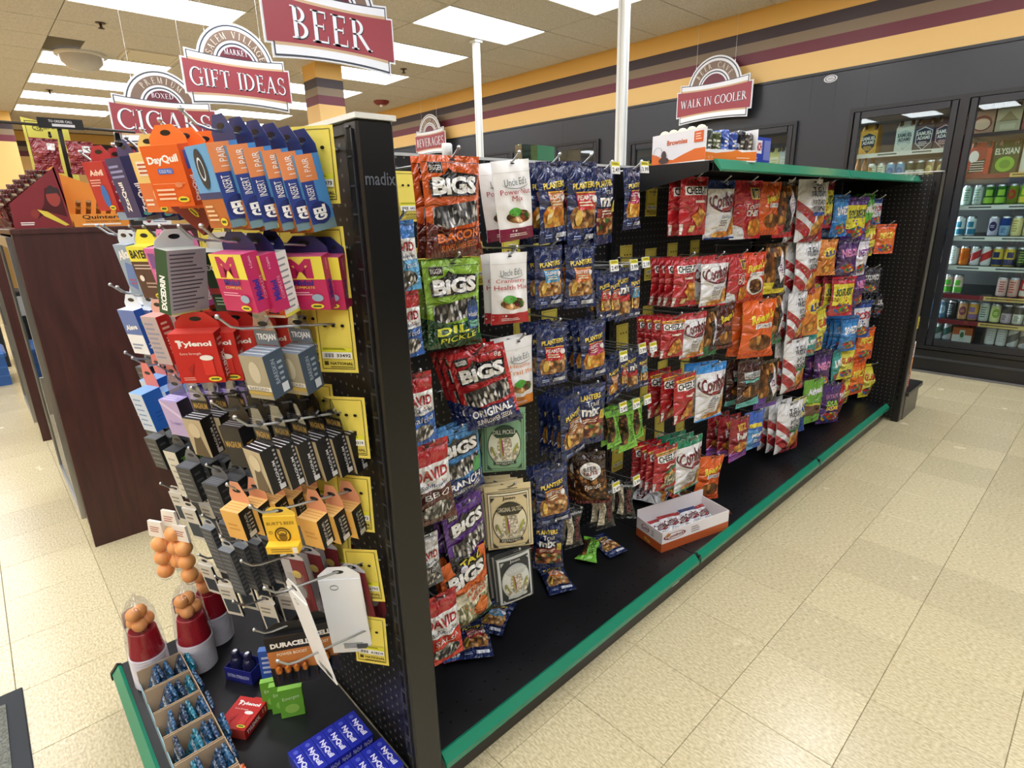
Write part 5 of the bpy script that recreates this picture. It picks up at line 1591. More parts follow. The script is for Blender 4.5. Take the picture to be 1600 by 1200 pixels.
run('bigs_blue', (674, 668, 746, 782), 2, T4, -.2, tilt=-.10)
run('joon_green', (752, 638, 820, 742), 2, T4, -.2, .025, tilt=.01)
run('pl_brown', (874, 618, 906, 722), 4, T4, -.19, .03, tilt=-.12)
run('pl_trail', (896, 600, 946, 698), 1, T4, -.2)
for k, (bx, tg) in enumerate([((945, 640, 968, 702), 0), ((962, 634, 992, 708), 1), ((985, 628, 1004, 690), 2)]):
    run('pist_lime', bx, 2, T4+[', nearest the post', ', middle of three', ', nearest the crackers'][k], -.2, .03, tilt=-.12, tag=tg, dbl=True)
run('joon_cream', (757, 757, 828, 866), 4, T5, -.2, .016, tilt=-.03)
run('bigs_purple', (690, 783, 752, 905), 2, T5, -.2, tilt=-.10)
run('pl_brown', (834, 728, 886, 828), 2, T5, -.2, .035, tilt=-.06)
run('beer_nuts', (893, 706, 945, 792), 2, T5, -.2, .04, tilt=-.10)
for k, (bx, tg) in enumerate([((880, 795, 911, 862), None), ((930, 762, 962, 832), 0), ((960, 752, 996, 815), 1)]):
    run('pist_black', bx, 2, T5+[', nearest the post', ', middle of three', ', nearest the crackers'][k], -.19, .035, tilt=-.03, tag=tg, dbl=True)
run('bigs_pumpkin', (684, 868, 758, 992), 2, T6, -.19, tilt=-.10)
run('joon_black', (772, 858, 828, 952), 4, T6, -.2, .02, tilt=-.06)
run('pl_trail', (832, 815, 880, 896), 2, T6, -.21, .03)
# seed bags between the wall and the end post
for key, bx, w_ in [('dv_sky', (598, 345, 640, 452), 'topmost by the end post'), ('dv_blue', (605, 455, 648, 560), 'second by the end post'), ('dv_blue', (622, 585, 666, 702), 'third by the end post'), ('dv_brown', (642, 692, 688, 830), 'fourth by the end post'), ('dv_grey', (640, 838, 681, 930), 'fifth by the end post'), ('dv_red', (660, 930, 704, 1054), 'lowest by the end post')]:
    run(key, bx, 1, w_, -.16, tilt=-.05, hk=True, rz=84)
# ---- cracker, pretzel and candy sections
run('cz_a', (1066, 276, 1106, 362), 2, T1, -.2, .05)
run('cb_navy', (1108, 282, 1148, 368), 1, T1, -.2)
run('ritz_chips', (1150, 282, 1191, 368), 1, T1, -.2)
run('rs_orange', (1190, 284, 1220, 362), 1, T1, -.2)
run('dot_red', (1214, 284, 1245, 366), 1, T1, -.2)
run('ts_blue', (1252, 280, 1293, 372), 2, T1, -.2, .05)
run('cd_sour_r', (1290, 284, 1304, 352), 1, T1, -.22)
run('cd_blue', (1306, 304, 1327, 366), 2, T1, -.2, .04)
run('cd_sour_y', (1325, 308, 1356, 376), 1, T1, -.2)
run('cd_green', (1352, 302, 1367, 360), 2, T1, -.2)
run('cd_patriot', (1366, 310, 1379, 348), 1, T1, -.18)
run('cd_yellow', (1356, 352, 1368, 398), 2, T1+', under the green bag', -.2)
run('cd_orange', (1374, 350, 1399, 394), 2, T1, -.16, .05)
run('cz_b', (1054, 402, 1089, 476), 4, T2, -.2, .033)
run('cb_red', (1098, 400, 1138, 476), 2, T2, -.19, .05)
run('ritz_chips', (1141, 396, 1168, 472), 1, T2, -.22)
run('rs_mix', (1162, 394, 1196, 468), 1, T2, -.2)
run('dot_yellow', (1199, 380, 1229, 456), 1, T2, -.2)
run('ts_red', (1248, 375, 1281, 458), 2, T2, -.2, .045)
run('cheese_orange', (1282, 374, 1308, 428), 1, T2, -.2)
run('cd_purple', (1314, 372, 1342, 428), 4, T2, -.19, .025)
run('cd_white', (1340, 372, 1358, 428), 1, T2, -.19)
run('cz_c', (1034, 495, 1070, 558), 4, T3, -.2, .033)
run('cb_red', (1066, 488, 1103, 558), 1, T3, -.2)
run('dot_green', (1099, 482, 1121, 556), 1, T3, -.22)
run('rs_dark', (1119, 474, 1148, 545), 1, T3, -.22)
run('rs_orange', (1164, 468, 1211, 564), 2, T3, -.18, .04)
run('dot_green', (1204, 456, 1224, 538), 1, T3+', against the chips', -.2)
run('ts_red', (1235, 456, 1260, 534), 2, T3, -.2, .04)
run('cheese_orange', (1256, 450, 1282, 524), 1, T3, -.19)
run('cd_yellow', (1278, 478, 1290, 542), 1, T3, -.2)
run('cd_sour_r', (1304, 432, 1336, 492), 3, T3, -.19, .05)
run('cd_purple', (1338, 420, 1352, 478), 3, T3, -.2, .04)
run('cd_black', (1352, 418, 1376, 456), 3, T3, -.17, .035)
run('cz_c', (1056, 584, 1086, 660), 3, T4, -.18, .055)
run('cb_blue', (1091, 568, 1133, 656), 2, T4, -.19, .045)
run('hershey', (1156, 562, 1190, 636), 2, T4, -.2, .05)
run('dot_purple', (1188, 562, 1216, 638), 1, T4, -.2)
run('ts_green', (1229, 530, 1261, 612), 2, T4, -.19, .045)
run('cd_teal', (1260, 520, 1276, 556), 1, T4, -.2)
run('cd_yellow', (1272, 500, 1288, 548), 1, T4, -.2)
run('cd_blue', (1318, 494, 1341, 548), 5, T4, -.18, .03)
run('cd_patriot', (1336, 470, 1362, 528), 2, T4, -.19, .04)
run('cd_black', (1372, 456, 1391, 494), 3, T4, -.17, .035)
run('cd_orange', (1344, 512, 1366, 562), 2, T4, -.18, .03)
run('cz_d', (1024, 698, 1057, 768), 4, T5, -.2, .03)
run('cb_green', (1058, 684, 1096, 768), 3, T5, -.18, .03)
run('ritz_bits', (1144, 652, 1170, 720), 3, T5, -.18, .05)
run('munchos', (1166, 642, 1193, 704), 1, T5, -.18)
run('ts_green', (1219, 628, 1252, 708), 3, T5, -.17, .045)
run('ruffles', (1242, 620, 1260, 678), 1, T5, -.2)
run('cd_purple', (1276, 548, 1300, 606), 3, T5, -.19, .04)
run('cd_teal', (1304, 546, 1314, 598), 1, T5, -.2)
run('cd_yellow', (1314, 544, 1335, 592), 1, T5, -.19)
run('cd_haribo', (1260, 592, 1286, 672), 1, T5, -.18)
run('cd_sourpurple', (1286, 600, 1313, 676), 2, T5, -.18, .04)
run('cd_red', (1310, 596, 1320, 650), 1, T5, -.2)
run('cd_yellow', (1318, 590, 1328, 632), 1, T5+', above the empty deck', -.2)
run('cd_orange', (1332, 562, 1352, 622), 2, T5, -.18, .03)
run('cd_yellow', (1350, 568, 1374, 630), 1, T5+', last before the far frame', -.17)
# empty hooks with tags between the nuts and the crackers
for k, q in enumerate([(1380, 322), (1384, 350), (1375, 412), (1385, 430), (1372, 500)]):
    c = on(q[0], q[1], 'x', PANEL_X)
    c = np.array([PANEL_X, 2.05+.07*k, c[2]])
    c[2] = on(q[0], q[1], 'x', -.25)[2]
    hook(PANEL_X, c[1], c[2], .25, '+x', lab('bare metal hook near the far frame, %s from the top' % ORD[k]), 'bare hooks', rise=.02)
# yellow backer cards on the snack wall
for k, (q, n_) in enumerate([((636, 290), '641373'), ((655, 408), '4754'), ((738, 398), '33492'), ((798, 392), '641373'), ((815, 500), '956793'), ((846, 384), '4754'), ((858, 500), '33492'), ((978, 398), 'A18319'), ((972, 520), '956793'), ((1018, 300), '641373'), ((1016, 402), '4754'), ((1050, 393), '33492'), ((1085, 388), 'A18319'), ((1008, 600), '956793'), ((1035, 575), '641373'), ((1070, 565), '4754'), ((965, 705), '33492'), ((1000, 680), 'A18319'), ((1030, 660), '956793'), ((1062, 668), '641373'), ((1012, 490), '4754')]):
    c = on(q[0], q[1], 'x', PANEL_X)
    backer(PANEL_X+.0014, c[1], c[2], '+x', n_, lab('yellow hook card on the snack wall, number %s, %s counted from the end post' % (n_.lower(), ORD[k] if k < 16 else ['seventeenth', 'eighteenth', 'nineteenth', 'twentieth', 'twenty-first'][k-16])), 'yellow cards on the snack wall', RND.uniform(-.04, .04))
# ---- things lying on the snack deck
def lying(key, q, rz, label, s=1.0, roll=0.0, z=None, pitch=-PI/2):
    c = on(q[0], q[1], 'z', DZ+.015)
    p = PR[key]
    o = inst(key, (c[0], c[1], (z or DZ)+p['d']*.5*s+.001), math.radians(rz), 0, s, label, 'bags fallen on the deck', pitch=pitch)
    # centre the bag on the spot
    R_ = Matrix.Rotation(math.radians(rz), 4, 'Z') @ Matrix.Rotation(pitch, 4, 'X')
    off = R_ @ Vector((0, 0, -.455*p['h']*s))
    o.location = (c[0]-off.x, c[1]-off.y, o.location.z)
    return o
lying('pl_orange', (868, 902), 60, 'navy nut bag lying flat on the deck under the trail mix', .85)
lying('pl_red', (742, 996), 55, 'navy peanut bag lying flat under the pumpkin seeds', .85)
lying('pl_blue', (775, 962), 30, 'navy nut bag lying flat behind the pumpkin seeds', .8)
lying('pist_lime', (922, 858), 28, 'lime green pistachio bag fallen flat on the deck', 1.0)
lying('pl_brown', (948, 850), 75, 'navy nut bag fallen beside the lime green bag', .75)
lying('dv_blue', (700, 1010), 70, 'small blue seed bag lying by the end post', .6)
lying('cb_navy', (1012, 776), 110, 'white stuffed pretzel bag lying behind the open carton', .9)
lying('rs_mix', (1062, 772), 85, 'red snack bag lying behind the open carton', .85)
o = run('rs_orange', (1094, 712, 1130, 784), 1, 'standing low behind the carton', -.2, tilt=.12)
# ---- open snack carton on the deck
cb = thing('snack_carton', 'open white and orange snack carton on the lower deck', 'carton', (0, 0, 0))
cA, cB_, cC = on(993, 842, 'z', DZ), on(1033, 864, 'z', DZ), on(1137, 826, 'z', DZ)
ux = Vector((cC[0]-cB_[0], cC[1]-cB_[1], 0))
LX = ux.length
ux.normalize()
uy = Vector((-ux.y, ux.x, 0))
LY = max(.15, abs(Vector((cA[0]-cB_[0], cA[1]-cB_[1], 0)).dot(uy)))
Hc = .085
cb.matrix_world = Matrix(((ux.x, uy.x, 0, cB_[0]), (ux.y, uy.y, 0, cB_[1]), (0, 0, 1, DZ+.0005), (0, 0, 0, 1)))
def wallp(name, f, L, lay):
    mb = MB()
    v = [f(0, 0, 0), f(L, 0, 0), f(L, Hc, 0), f(0, Hc, 0), f(0, 0, .003), f(L, 0, .003), f(L, Hc, .003), f(0, Hc, .003)]
    mb.mesh_(v, [(0, 1, 2, 3), (4, 5, 6, 7), (0, 1, 5, 4), (1, 2, 6, 5), (2, 3, 7, 6), (3, 0, 4, 7)], CM('e9e4e6'))
    paint(mb, lay, lambda u, q, e: f(L*u, Hc*q, -e))
    return mb.build(name, cb)
CBW = lambda a=0.0: [(R(0, 0, 1, .42), CM('b5562a')), (RING(.26+a, .7, .16, .17, .025, 20), CM('7a2a30')), (T('Combos', .14+a, .62, .38+a, .78, .05, 0, .03), CM('7a2429')), (LINES(.5+a, .52, .62+a, .86, 3, .4, .2), CM('8a7a78')), (P((.04, .8), (.09, .92), (.12, .8), (.08, .7)), CM('b5762f'))]
wallp('front_panel', lambda a, z, t: (a, t, z), LX, CBW(-.08))
wallp('side_panel', lambda a, z, t: (t, LY-a, z), LY, CBW(.1)[:-1]+[(E(.4, .2, .06, .08), CM('c9a04a')), (E(.52, .16, .06, .07), CM('c9a04a'))])
wallp('back_panel', lambda a, z, t: (LX-a, LY-t, z*1.35), LX, [(R(0, 0, 1, .4), CM('b5562a'))])
wallp('side_panel', lambda a, z, t: (LX-t, a, z), LY, [(R(0, 0, 1, .42), CM('b5562a'))])
mb = MB()
mb.box(0, LX, 0, LY, 0, .002, CM('d8d2d0'))
mb.build('base', cb)
mb = MB()
mb.mesh_([(LX, 0, Hc), (LX, LY*.5, Hc), (LX+.03, LY*.45, Hc-.035), (LX+.03, .01, Hc-.03), (LX, 0, Hc-.002), (LX, LY*.5, Hc-.002), (LX+.028, LY*.45, Hc-.037), (LX+.028, .01, Hc-.032)], [(0, 1, 2, 3), (4, 5, 6, 7), (2, 3, 7, 6)], CM('c9683a'))
mb.build('flap', cb)
for k in range(5):
    a = .05+(LX-.1)*k/4.6
    w = Matrix(cb.matrix_world) @ Vector((a+.03, LY*.5, .0))
    rzc = math.atan2(ux.y, ux.x)
    o = inst('cb_red' if k != 3 else 'cb_navy', (0, 0, 0), rzc+RND.uniform(-.2, .2), 0, .62, 'small stuffed pretzel packet inside the open carton, %s from its printed end' % ORD[k], 'packets in the open carton', pitch=-1.15)
    o.location = (w.x+uy.x*.055, w.y+uy.y*.055, DZ+.052+.006*(k % 2))
# ---- cartons on the top shelf
def carton(x0, x1, y0, y1, z0, h, cols, side, front, name, label, cat='carton', rz=0.0, extra=None):
    mb = MB()
    v = [(x0, y0, 0), (x1, y0, 0), (x1, y1, 0), (x0, y1, 0), (x0, y0, h), (x1, y0, h), (x1, y1, h), (x0, y1, h)]
    mb.mesh_(v, [(0, 1, 5, 4), (2, 3, 7, 6)], CM(cols[0]))
    mb.mesh_(v, [(1, 2, 6, 5), (3, 0, 4, 7)], CM(cols[1]))
    mb.mesh_(v, [(4, 5, 6, 7), (0, 3, 2, 1)], CM(cols[0]))
    paint(mb, side, lambda u, q, e: (x0+(x1-x0)*u, y0-e, h*q))
    paint(mb, front, lambda u, q, e: (x1+e, y0+(y1-y0)*u, h*q))
    return mb.build(name, loc=(0, 0, z0), label=lab(label), cat=cat)
SZ = TZ+.0265
# white carton, turned a little, brownie packs showing at its open front
kA, kL = on(1101, 252, 'z', SZ), on(1018, 262, 'z', SZ)
ka = math.atan2(kA[1]-kL[1], kA[0]-kL[0])
KL, KW, KH = math.hypot(kA[0]-kL[0], kA[1]-kL[1]), .235, .105
brown_art = [(P((0, 0), (1, 0), (1, .42), (.82, .42), (.62, .3), (.42, .16), (.24, .22), (.1, .36), (0, .42)), CM('df6f26')), (R(0, 0, 1, .06), CM('e9e4e2')), (T('Brownies', .3, .62, .68, .78, 0, 0, .03), CM('cc5a24')), (R(.8, .6, .96, .92), CM('d8602a')), (LINES(.83, .66, .93, .88, 3), CM('f0c8a8')),
             (E(.25, .17, .1, .1), CM('4a3a38')), (E(.25, .3, .05, .18), CM('4a3a38')), (RING(.13, .45, .09, .16, .012), CM('9a9aa0'))]
bw = thing('brownie_carton', 'white and orange brownie carton open towards the aisle, on the top shelf', 'carton', (kA[0], kA[1], SZ), (0, 0, ka))
mb = MB()
WB = CM('e6e6ea')
mb.box(-KL, 0, 0, .003, 0, KH, WB)
mb.box(-KL, 0, KW-.003, KW, 0, KH, WB)
mb.box(-KL, -KL+.003, .003, KW-.003, 0, KH, WB)
mb.box(-KL+.003, 0, .003, KW-.003, 0, .003, WB)
mb.box(-.003, 0, .003, KW-.003, .003, KH*.36, WB)
paint(mb, brown_art, lambda u, q, e: (-KL+KL*u, -e, KH*q))
paint(mb, [(P((0, .12), (1, .12), (1, .9), (.7, .8), (.6, 1), (.5, .86), (.2, .7), (0, .8)), CM('df7a2c')), (RING(.1, .35, .04, .12, .01), CM('f0d0b0')), (LINES(.6, .25, .9, .4, 1), CM('f0d0b0'))], lambda u, q, e: (e, KW*u, KH*.36*q))
mb.build('sleeve', bw)
for k in range(5):
    mb = MB()
    mb.ball((-.06-.045*k, .035, KH-.004), .02, CM('e4d9b0'), 10, 6)
    mb.build('wrapper_top', bw)
for k, c_ in enumerate(('3a4238', '55603a', '3858b0', '2f4a9a', '24242c', '4a4038')):
    mb = MB()
    mb.cbox(-.1, -.008, .008+.037*k, .042+.037*k, .004, KH-.004-.008*(k % 2), FM(c_), .006)
    paint(mb, [(LINES(.2, .35, .8, .9, 3), FM('d8d2c0'))], lambda u, q, e: (-.008+e, .012+.037*k+.026*u, .004+(KH-.03)*q))
    mb.build('wrapped_pack', bw)
carton(-.30, -.135, .47, .66, SZ, .098, ('2b3f9a', '2f46ad'), [(R(.1, .5, .9, .85), CM('e9e9ee'))], [(R(.12, .42, .62, .88), CM('f0eef0')), (T('CRUNCH', .15, .5, .6, .8, .03, 0, .05), CM('b5282c')), (R(.7, .2, .98, .9), CM('7a86c8')), (LINES(.14, .12, .5, .3, 2), CM('c0c8e8'))], 'candy_carton', 'blue candy bar carton on the top shelf')
for k in range(3):
    pass
mb = MB()
mb.box(0, .03, .07, .15, 0, .045, CM('3f7a58'))
mb.box(0, .03, .0, .069, 0, .045, clear('dfeee6', .2, 'clear_box', .05))
c = on(835, 250, 'x', -.52)
mb.build('gift_box', loc=(-.515, -.315, 1.5485), label='small green and clear box on top of the snack wall', cat='box')
mb = MB()
mb.lathe([(.001, 0), (.015, 0), (.015, .028), (.012, .032), (.001, .032)], M('eceeec', 'satin'), 16)
mb.build('white_canister', loc=(-.5, -.596, 1.5485), label='small white cap on the wall top above the orange seed bag', cat='cap')
# ================================================================ end rack: hooks and hanging boxes
COLX = [-.135, -.262, -.395, -.53, -.665, -.795, -.885]
ROWZ = [1.505, 1.335, 1.19, 1.012, .838, .662, .49]
ROWW = ['top row', 'second row', 'third row', 'fourth row', 'fifth row', 'sixth row', 'lowest row']
NUMW = ['one', 'two', 'three', 'four', 'five', 'six', 'seven']
COLW = ['first', 'second', 'third', 'fourth', 'fifth', 'sixth', 'seventh']
for r in range(7):
    for c in range(7):
        if (r, c) in ((6, 6), (5, 6), (6, 5)):
            continue
        hook(COLX[c], -1.1285, ROWZ[r], .24 if c < 5 else .265, '-y', lab('long metal hook on the end rack, %s, %s from the lettered post' % (ROWW[r], COLW[c])), 'hooks on the end rack', rise=.1)
for k, (c, r, n_, t_) in enumerate([(0, 0, '641373', 0), (1, 0, '4754', .05), (0, 1, '33492', -.02), (1, 1, '4754', .02), (2, 1, '956793', -.22), (3, 1, '33492', .02), (5, 1, '641373', 0), (0, 2, '33492', 0), (1, 2, '641373', .03), (2, 2, '956793', 0), (0, 3, 'A18319', 0), (1, 3, '956793', .02), (2, 3, '4754', 0), (0, 4, '641373', .02), (1, 4, '33492', 0), (0, 5, '956793', -.06), (1, 5, '4754', .06), (0, 6, 'A18319', .02), (1, 6, '641373', -.05)]):
    backer(COLX[c]+(.012 if r == 3 and c == 0 else 0), -1.166, ROWZ[r]+.001, '-y', n_, lab('yellow hook card on the end rack, %s, %s from the lettered post' % (ROWW[r], COLW[c])), 'yellow cards on the end rack', t_)
def rack(key, c, r, n=1, box=None, yf=-1.35, step=.03, rz=None, tilt=0.0, where=None, jit=.08, dz=0.0, s=1.0, pitch=.17):
    """boxes hanging from hook (c, r); box = front face of the first one measured on the photograph"""
    p = PR[key]
    hx = COLX[c]
    if box is not None:
        x0, y0, x1, y1 = box
        g = on((x0+x1)/2, y0, 'x', hx)
        pm = F_PX/depth_of(g)
        ac = math.atan2(CAM[1]-g[1], CAM[0]-g[0])
        if rz is None:
            k = max(.08, min(1, (x1-x0)/pm/(p['w'])))
            rz_ = ac-math.acos(k)+PI/2      # turned from the camera back towards the hook direction
        else:
            rz_ = math.radians(rz)
        g = on((x0+x1)/2, y0, 'x', hx+p['d']*math.sin(rz_))
        yf = g[1]+p['d']*math.cos(rz_)
    else:
        rz_ = math.radians(rz or 20)
    yf = max(-1.405, min(-1.17, yf))
    for i in range(n):
        yy = yf+step*i
        if yy > -1.135:
            break
        a = rz_+(RND.uniform(-jit, jit) if i else 0)
        zz = ROWZ[r]+.1*(-1.1285-yy)-.002+dz
        loc = (hx+p['d']*math.sin(a), yy-p['d']*math.cos(a), zz)
        l_ = p['desc']+', %s hook %s from post, rack row %s' % ((POS[min(i, 6)]+' on') if n > 1 else 'on', NUMW[c], NUMW[r])+((', '+where) if where else '')
        inst(key, loc, a, tilt+(RND.uniform(-.03, .03) if i else 0), s, l_, 'boxes on the end rack', pitch=pitch)
rack('scholl', 0, 0, 6, (283, 212, 311, 318), step=.026, rz=9, jit=.05)
rack('dayquil', 1, 0, 3, (220, 237, 271, 322), step=.03)
rack('yellowcold', 2, 0, 3, (203, 246, 236, 333), step=.03)
rack('zzzquil', 3, 0, 3, (164, 258, 184, 326), step=.034)
rack('advil', 4, 0, 3, (132, 272, 158, 330), step=.03)
rack('alka', 5, 0, 2, rz=30)
rack('maroonbox', 1, 0, 1, None, -1.30, rz=40, tilt=.75, dz=-.055)
rack('midol', 0, 1, 2, (323, 387, 368, 468), step=.032)
rack('motrin', 0, 1, 1, None, -1.262, rz=30, dz=.004)
rack('midol', 0, 1, 2, None, -1.205, .032, 38, where='rear')
rack('excedrin_back', 1, 1, 1, (272, 381, 311, 466), rz=112)
rack('excedrin', 1, 1, 3, None, -1.30, .035, 30)
rack('pinkbox', 2, 1, 2, (219, 374, 234, 446), step=.05)
rack('excedrin', 2, 1, 1, None, -1.27, rz=25, where='alone')
rack('bayer', 3, 1, 3, (194, 374, 222, 440), step=.035)
rack('alka', 4, 1, 3, (173, 372, 192, 436), step=.03)
rack('bluewhite', 5, 1, 2, rz=25)
rack('trojan_slate', 0, 2, 2, (370, 548, 397, 612), step=.062, rz=24)
rack('tylenol', 1, 2, 5, (260, 499, 322, 568), step=.034)
rack('tylenol', 2, 2, 3, None, -1.33, .034, 30)
rack('tylenol_cold', 3, 2, 4, (216, 478, 233, 540), step=.036, rz=22)
rack('bluewhite', 4, 2, 4, (177, 457, 197, 517), step=.034, rz=22)
rack('bluewhite', 5, 2, 3, rz=20, step=.035)
rack('alka', 6, 2, 2, rz=20)
rack('trojan_black', 0, 3, 6, (370, 690, 397, 765), step=.034, rz=13, jit=.05)
rack('trojan_gold', 1, 3, 6, (342, 664, 362, 730), step=.036, rz=24)
rack('trojan_black', 2, 3, 6, (272, 612, 296, 668), step=.036, rz=24)
rack('lavender', 3, 3, 5, (243, 602, 262, 652), step=.036, rz=22)
rack('bluebox', 4, 3, 3, (190, 578, 206, 622), step=.05, rz=20)
rack('bluebox', 5, 3, 3, rz=18, step=.05)
rack('blackfoil', 6, 3, 4, rz=18, step=.04)
rack('burts', 0, 4, 1, (398, 787, 464, 862), rz=48)
rack('burts_box', 0, 4, 3, None, -1.25, .036, 22)
rack('burts_box', 1, 4, 5, (340, 795, 366, 858), step=.036, rz=24)
rack('blackfoil', 2, 4, 5, (310, 738, 332, 805), step=.036, rz=22)
rack('blackfoil', 3, 4, 5, (262, 680, 282, 735), step=.036, rz=22)
rack('greenstripe', 4, 4, 4, (252, 688, 264, 755), step=.036, rz=22)
rack('blackfoil', 5, 4, 5, (215, 650, 232, 715), step=.036, rz=20)
rack('blackfoil', 6, 4, 4, None, -1.36, .036, 18)
rack('whitecard', 0, 5, 1, (500, 884, 552, 1060), rz=50, s=1.12)
rack('whitecard', 0, 5, 1, None, -1.315, rz=2, where='edge on', s=1.12)
rack('maroon_card', 0, 5, 2, None, -1.19, .03, 30)
rack('maroon_card', 1, 5, 4, None, -1.27, .04, 30)
rack('silver_strip', 2, 5, 5, None, -1.36, .03, 22)
rack('silver_strip', 3, 5, 4, None, -1.36, .04, 20)
rack('smallcard', 4, 5, 4, None, -1.37, .04, 24)
rack('smallcard', 5, 5, 3, None, -1.37, .04, 24)
rack('duracell', 1, 6, 2, (410, 970, 478, 1040), step=.05, rz=60)
rack('smallcard', 3, 6, 4, None, -1.35, .04, 30)
rack('smallcard', 2, 6, 3, None, -1.3, .05, 30)
rack('smallcard', 4, 6, 3, None, -1.36, .04, 24)
# packs of table tennis balls on the outermost hook
BALL = M('f2a862', 'satin')
def ball_pack(loc, rz, label):
    o = thing('ball_pack', label, 'ball pack', loc, (0, 0, rz), group='packs of table tennis balls')
    mb = MB()
    mb.prism([(-.03, 0), (.03, 0), (.024, .05), (-.024, .05)], 'y', -.004, .004, CM('ece4d8'))
    paint(mb, [(LINES(.2, .3, .8, .7, 3), CM('b5654a'))], lambda u, v, e: (-.03+.06*u, -.004-e, .05*v))
    mb.build('header_card', o)
    me = None
    for k in range(3):
        b = MB()
        b.ball((0, 0, -.024-.044*k), .0235, BALL, 16, 10)
        b.build('ball', o)
    mb = MB()
    mb.lathe([(.026, .0), (.028, -.03), (.028, -.11), (.014, -.138), (.001, -.14)], clear('ffffff', .05, 'wrap', .08), 14)
    mb.build('wrapper', o)
for k, q in enumerate([(247, 838), (268, 822), (285, 845)]):
    g = on(q[0], q[1], 'x', -.88+.03*k)
    ball_pack((g[0], g[1], g[2]), .5, lab('orange table tennis ball pack, %s on the outermost hook' % ORD[k]))
# ---- stock on the end rack deck
RED_CUP = M('9a1824', 'gloss')
CUPW = M('e6e2e4', 'gloss')
def cup_pack(loc, rz, label, n=17, lean=0.0):
    o = thing('cup_pack', label, 'cups', loc, (lean, 0, rz), group='wrapped cup packs')
    mb = MB()
    H = .0058*n
    for k in range(n):                      # nested rims, one lip each
        z = .0058*k
        mb.lathe([(.0415, z), (.0472, z+.0004), (.0484, z+.0018), (.0472, z+.0034), (.0415, z+.0038), (.0415, z+.0058)], CUPW, 24)
    mb.build('rims', o)
    mb = MB()
    mb.lathe([(.0445, H), (.0435, H+.012), (.0425, H+.014), (.0355, H+.074), (.0335, H+.078), (.031, H+.076), (.001, H+.074)], RED_CUP, 28)
    mb.build('cup', o)
    for k, (dx, dy, dz) in enumerate([(-.012, -.006, .098), (.015, -.010, .100), (-.004, .014, .102), (.004, -.002, .132), (-.016, .002, .134)]):
        b = MB()
        b.ball((dx, dy, H+dz), .0198, BALL, 16, 10)
        b.build('ball', o)
    mb = MB()
    mb.lathe([(.0490, 0), (.0492, H), (.0475, H+.045), (.042, H+.09), (.040, H+.13), (.022, H+.168), (.006, H+.182), (.001, H+.196)], clear('f4f4f8', .05, 'wrap_film', .06, 9), 22)
    mb.build('wrapper', o)
    mb = MB()
    paint(mb, [(R(0, 0, 1, 1), CM('e4dde2')), (P((.1, 0), (.9, 0), (.6, .7), (.2, .9)), CM('7d2030')), (LINES(.2, .2, .8, .6, 3), CM('e0c8cc'))], lambda u, v, e: ((.044+e)*math.cos(.4+1.3*u), (.044+e)*math.sin(.4+1.3*u), H+.078+.05*v), (6, 1))
    mb.build('insert_card', o)
cup_pack((-.80, -1.40, DZ+.0005), 2.2, 'wrapped red cup pack standing next to the bottle carrier')
cup_pack((-.885, -1.325, DZ+.0005), 1.9, 'wrapped red cup pack standing behind the others')
cup_pack((-.835, -1.515, DZ+.0005), 2.4, 'wrapped red cup pack beside the cardboard trays')
# row of cardboard trays filled with dark blue packets along the green rail
BLUEP = ('1f4f76', '22466b', '2a5f8a', '1b3c5c', '1f7a94')
for k in range(7):
    x = -.735+.098*k
    t = thing('display_tray', lab('tan cardboard tray of %s packets by the green rail, %s from the cups' % ('navy' if k < 5 else 'orange', ORD[k])), 'tray', (x, -1.50, DZ+.0005), (0, 0, -.0), group='cardboard packet trays')
    mb = MB()
    TAN = CM('b9a184')
    mb.box(-.047, .047, -.055, .055, 0, .002, TAN)
    mb.box(-.047, .047, .053, .055, .002, .085, TAN)
    mb.box(-.047, -.045, -.055, .053, .002, .085, TAN)
    mb.box(.045, .047, -.055, .053, .002, .085, TAN)
    mb.box(-.045, .045, -.055, -.053, .002, .045, CM('8fb3c0'))
    mb.build('carton', t)
    for j in range(5):
        pk = MB()
        c_ = BLUEP[(j+k) % 5] if k < 5 else ('d8692c', 'c95a28', 'e08a4a')[j % 3]
        pk.cbox(-.038, .038, -.005, .005, 0, .085, M(c_, 'foil'), .003)
        paint(pk, [(T('TROJAN' if k < 5 else 'FIRE', .15, .6, .85, .78, 0, 0, .03), FM('cfdbe4')), (E(.5, .3, .3, .16), FM('3aa0b5' if k < 5 else 'f0c060'))], lambda u, v, e: (-.038+.076*u, -.005-e, .085*v))
        pk.build('packet', t, (RND.uniform(-.004, .004), -.042+.02*j, .004), (RND.uniform(-.45, -.1), RND.uniform(-.08, .08), RND.uniform(-.06, .06)))
# carrier of small energy bottles
ca = thing('bottle_carrier', 'navy cardboard carrier holding small energy drink bottles', 'carrier', (-.655, -1.315, DZ+.0005), (0, 0, .55))
mb = MB()
for bx in ((-.045, .045, -.03, -.028), (-.045, .045, .028, .03), (-.045, -.043, -.028, .028), (.043, .045, -.028, .028)):
    mb.box(bx[0], bx[1], bx[2], bx[3], .0, .045, CM('272a7d'))
mb.box(-.045, .045, -.03, .03, 0, .002, CM('272a7d'))
paint(mb, [(T('EXTRA STRENGTH', .1, .35, .9, .6), CM('d8dcf0'))], lambda u, v, e: (-.045+.09*u, -.03-e, .045*v))
mb.build('sleeve', ca)
bme = MB()
bme.lathe([(.001, 0), (.017, 0), (.0185, .004), (.0185, .05), (.014, .06), (.010, .064)], M('1c1e40', 'gloss'), 14)
bme = bme.mesh('bottle')
cme = MB()
cme.lathe([(.0115, .064), (.0115, .082), (.009, .084), (.0001, .084)], M('23243f', 'gloss'), 12)
cme.lathe([(.006, .0842), (.0001, .0844)], CM('e6e6ea'), 10)
cme = cme.mesh('cap')
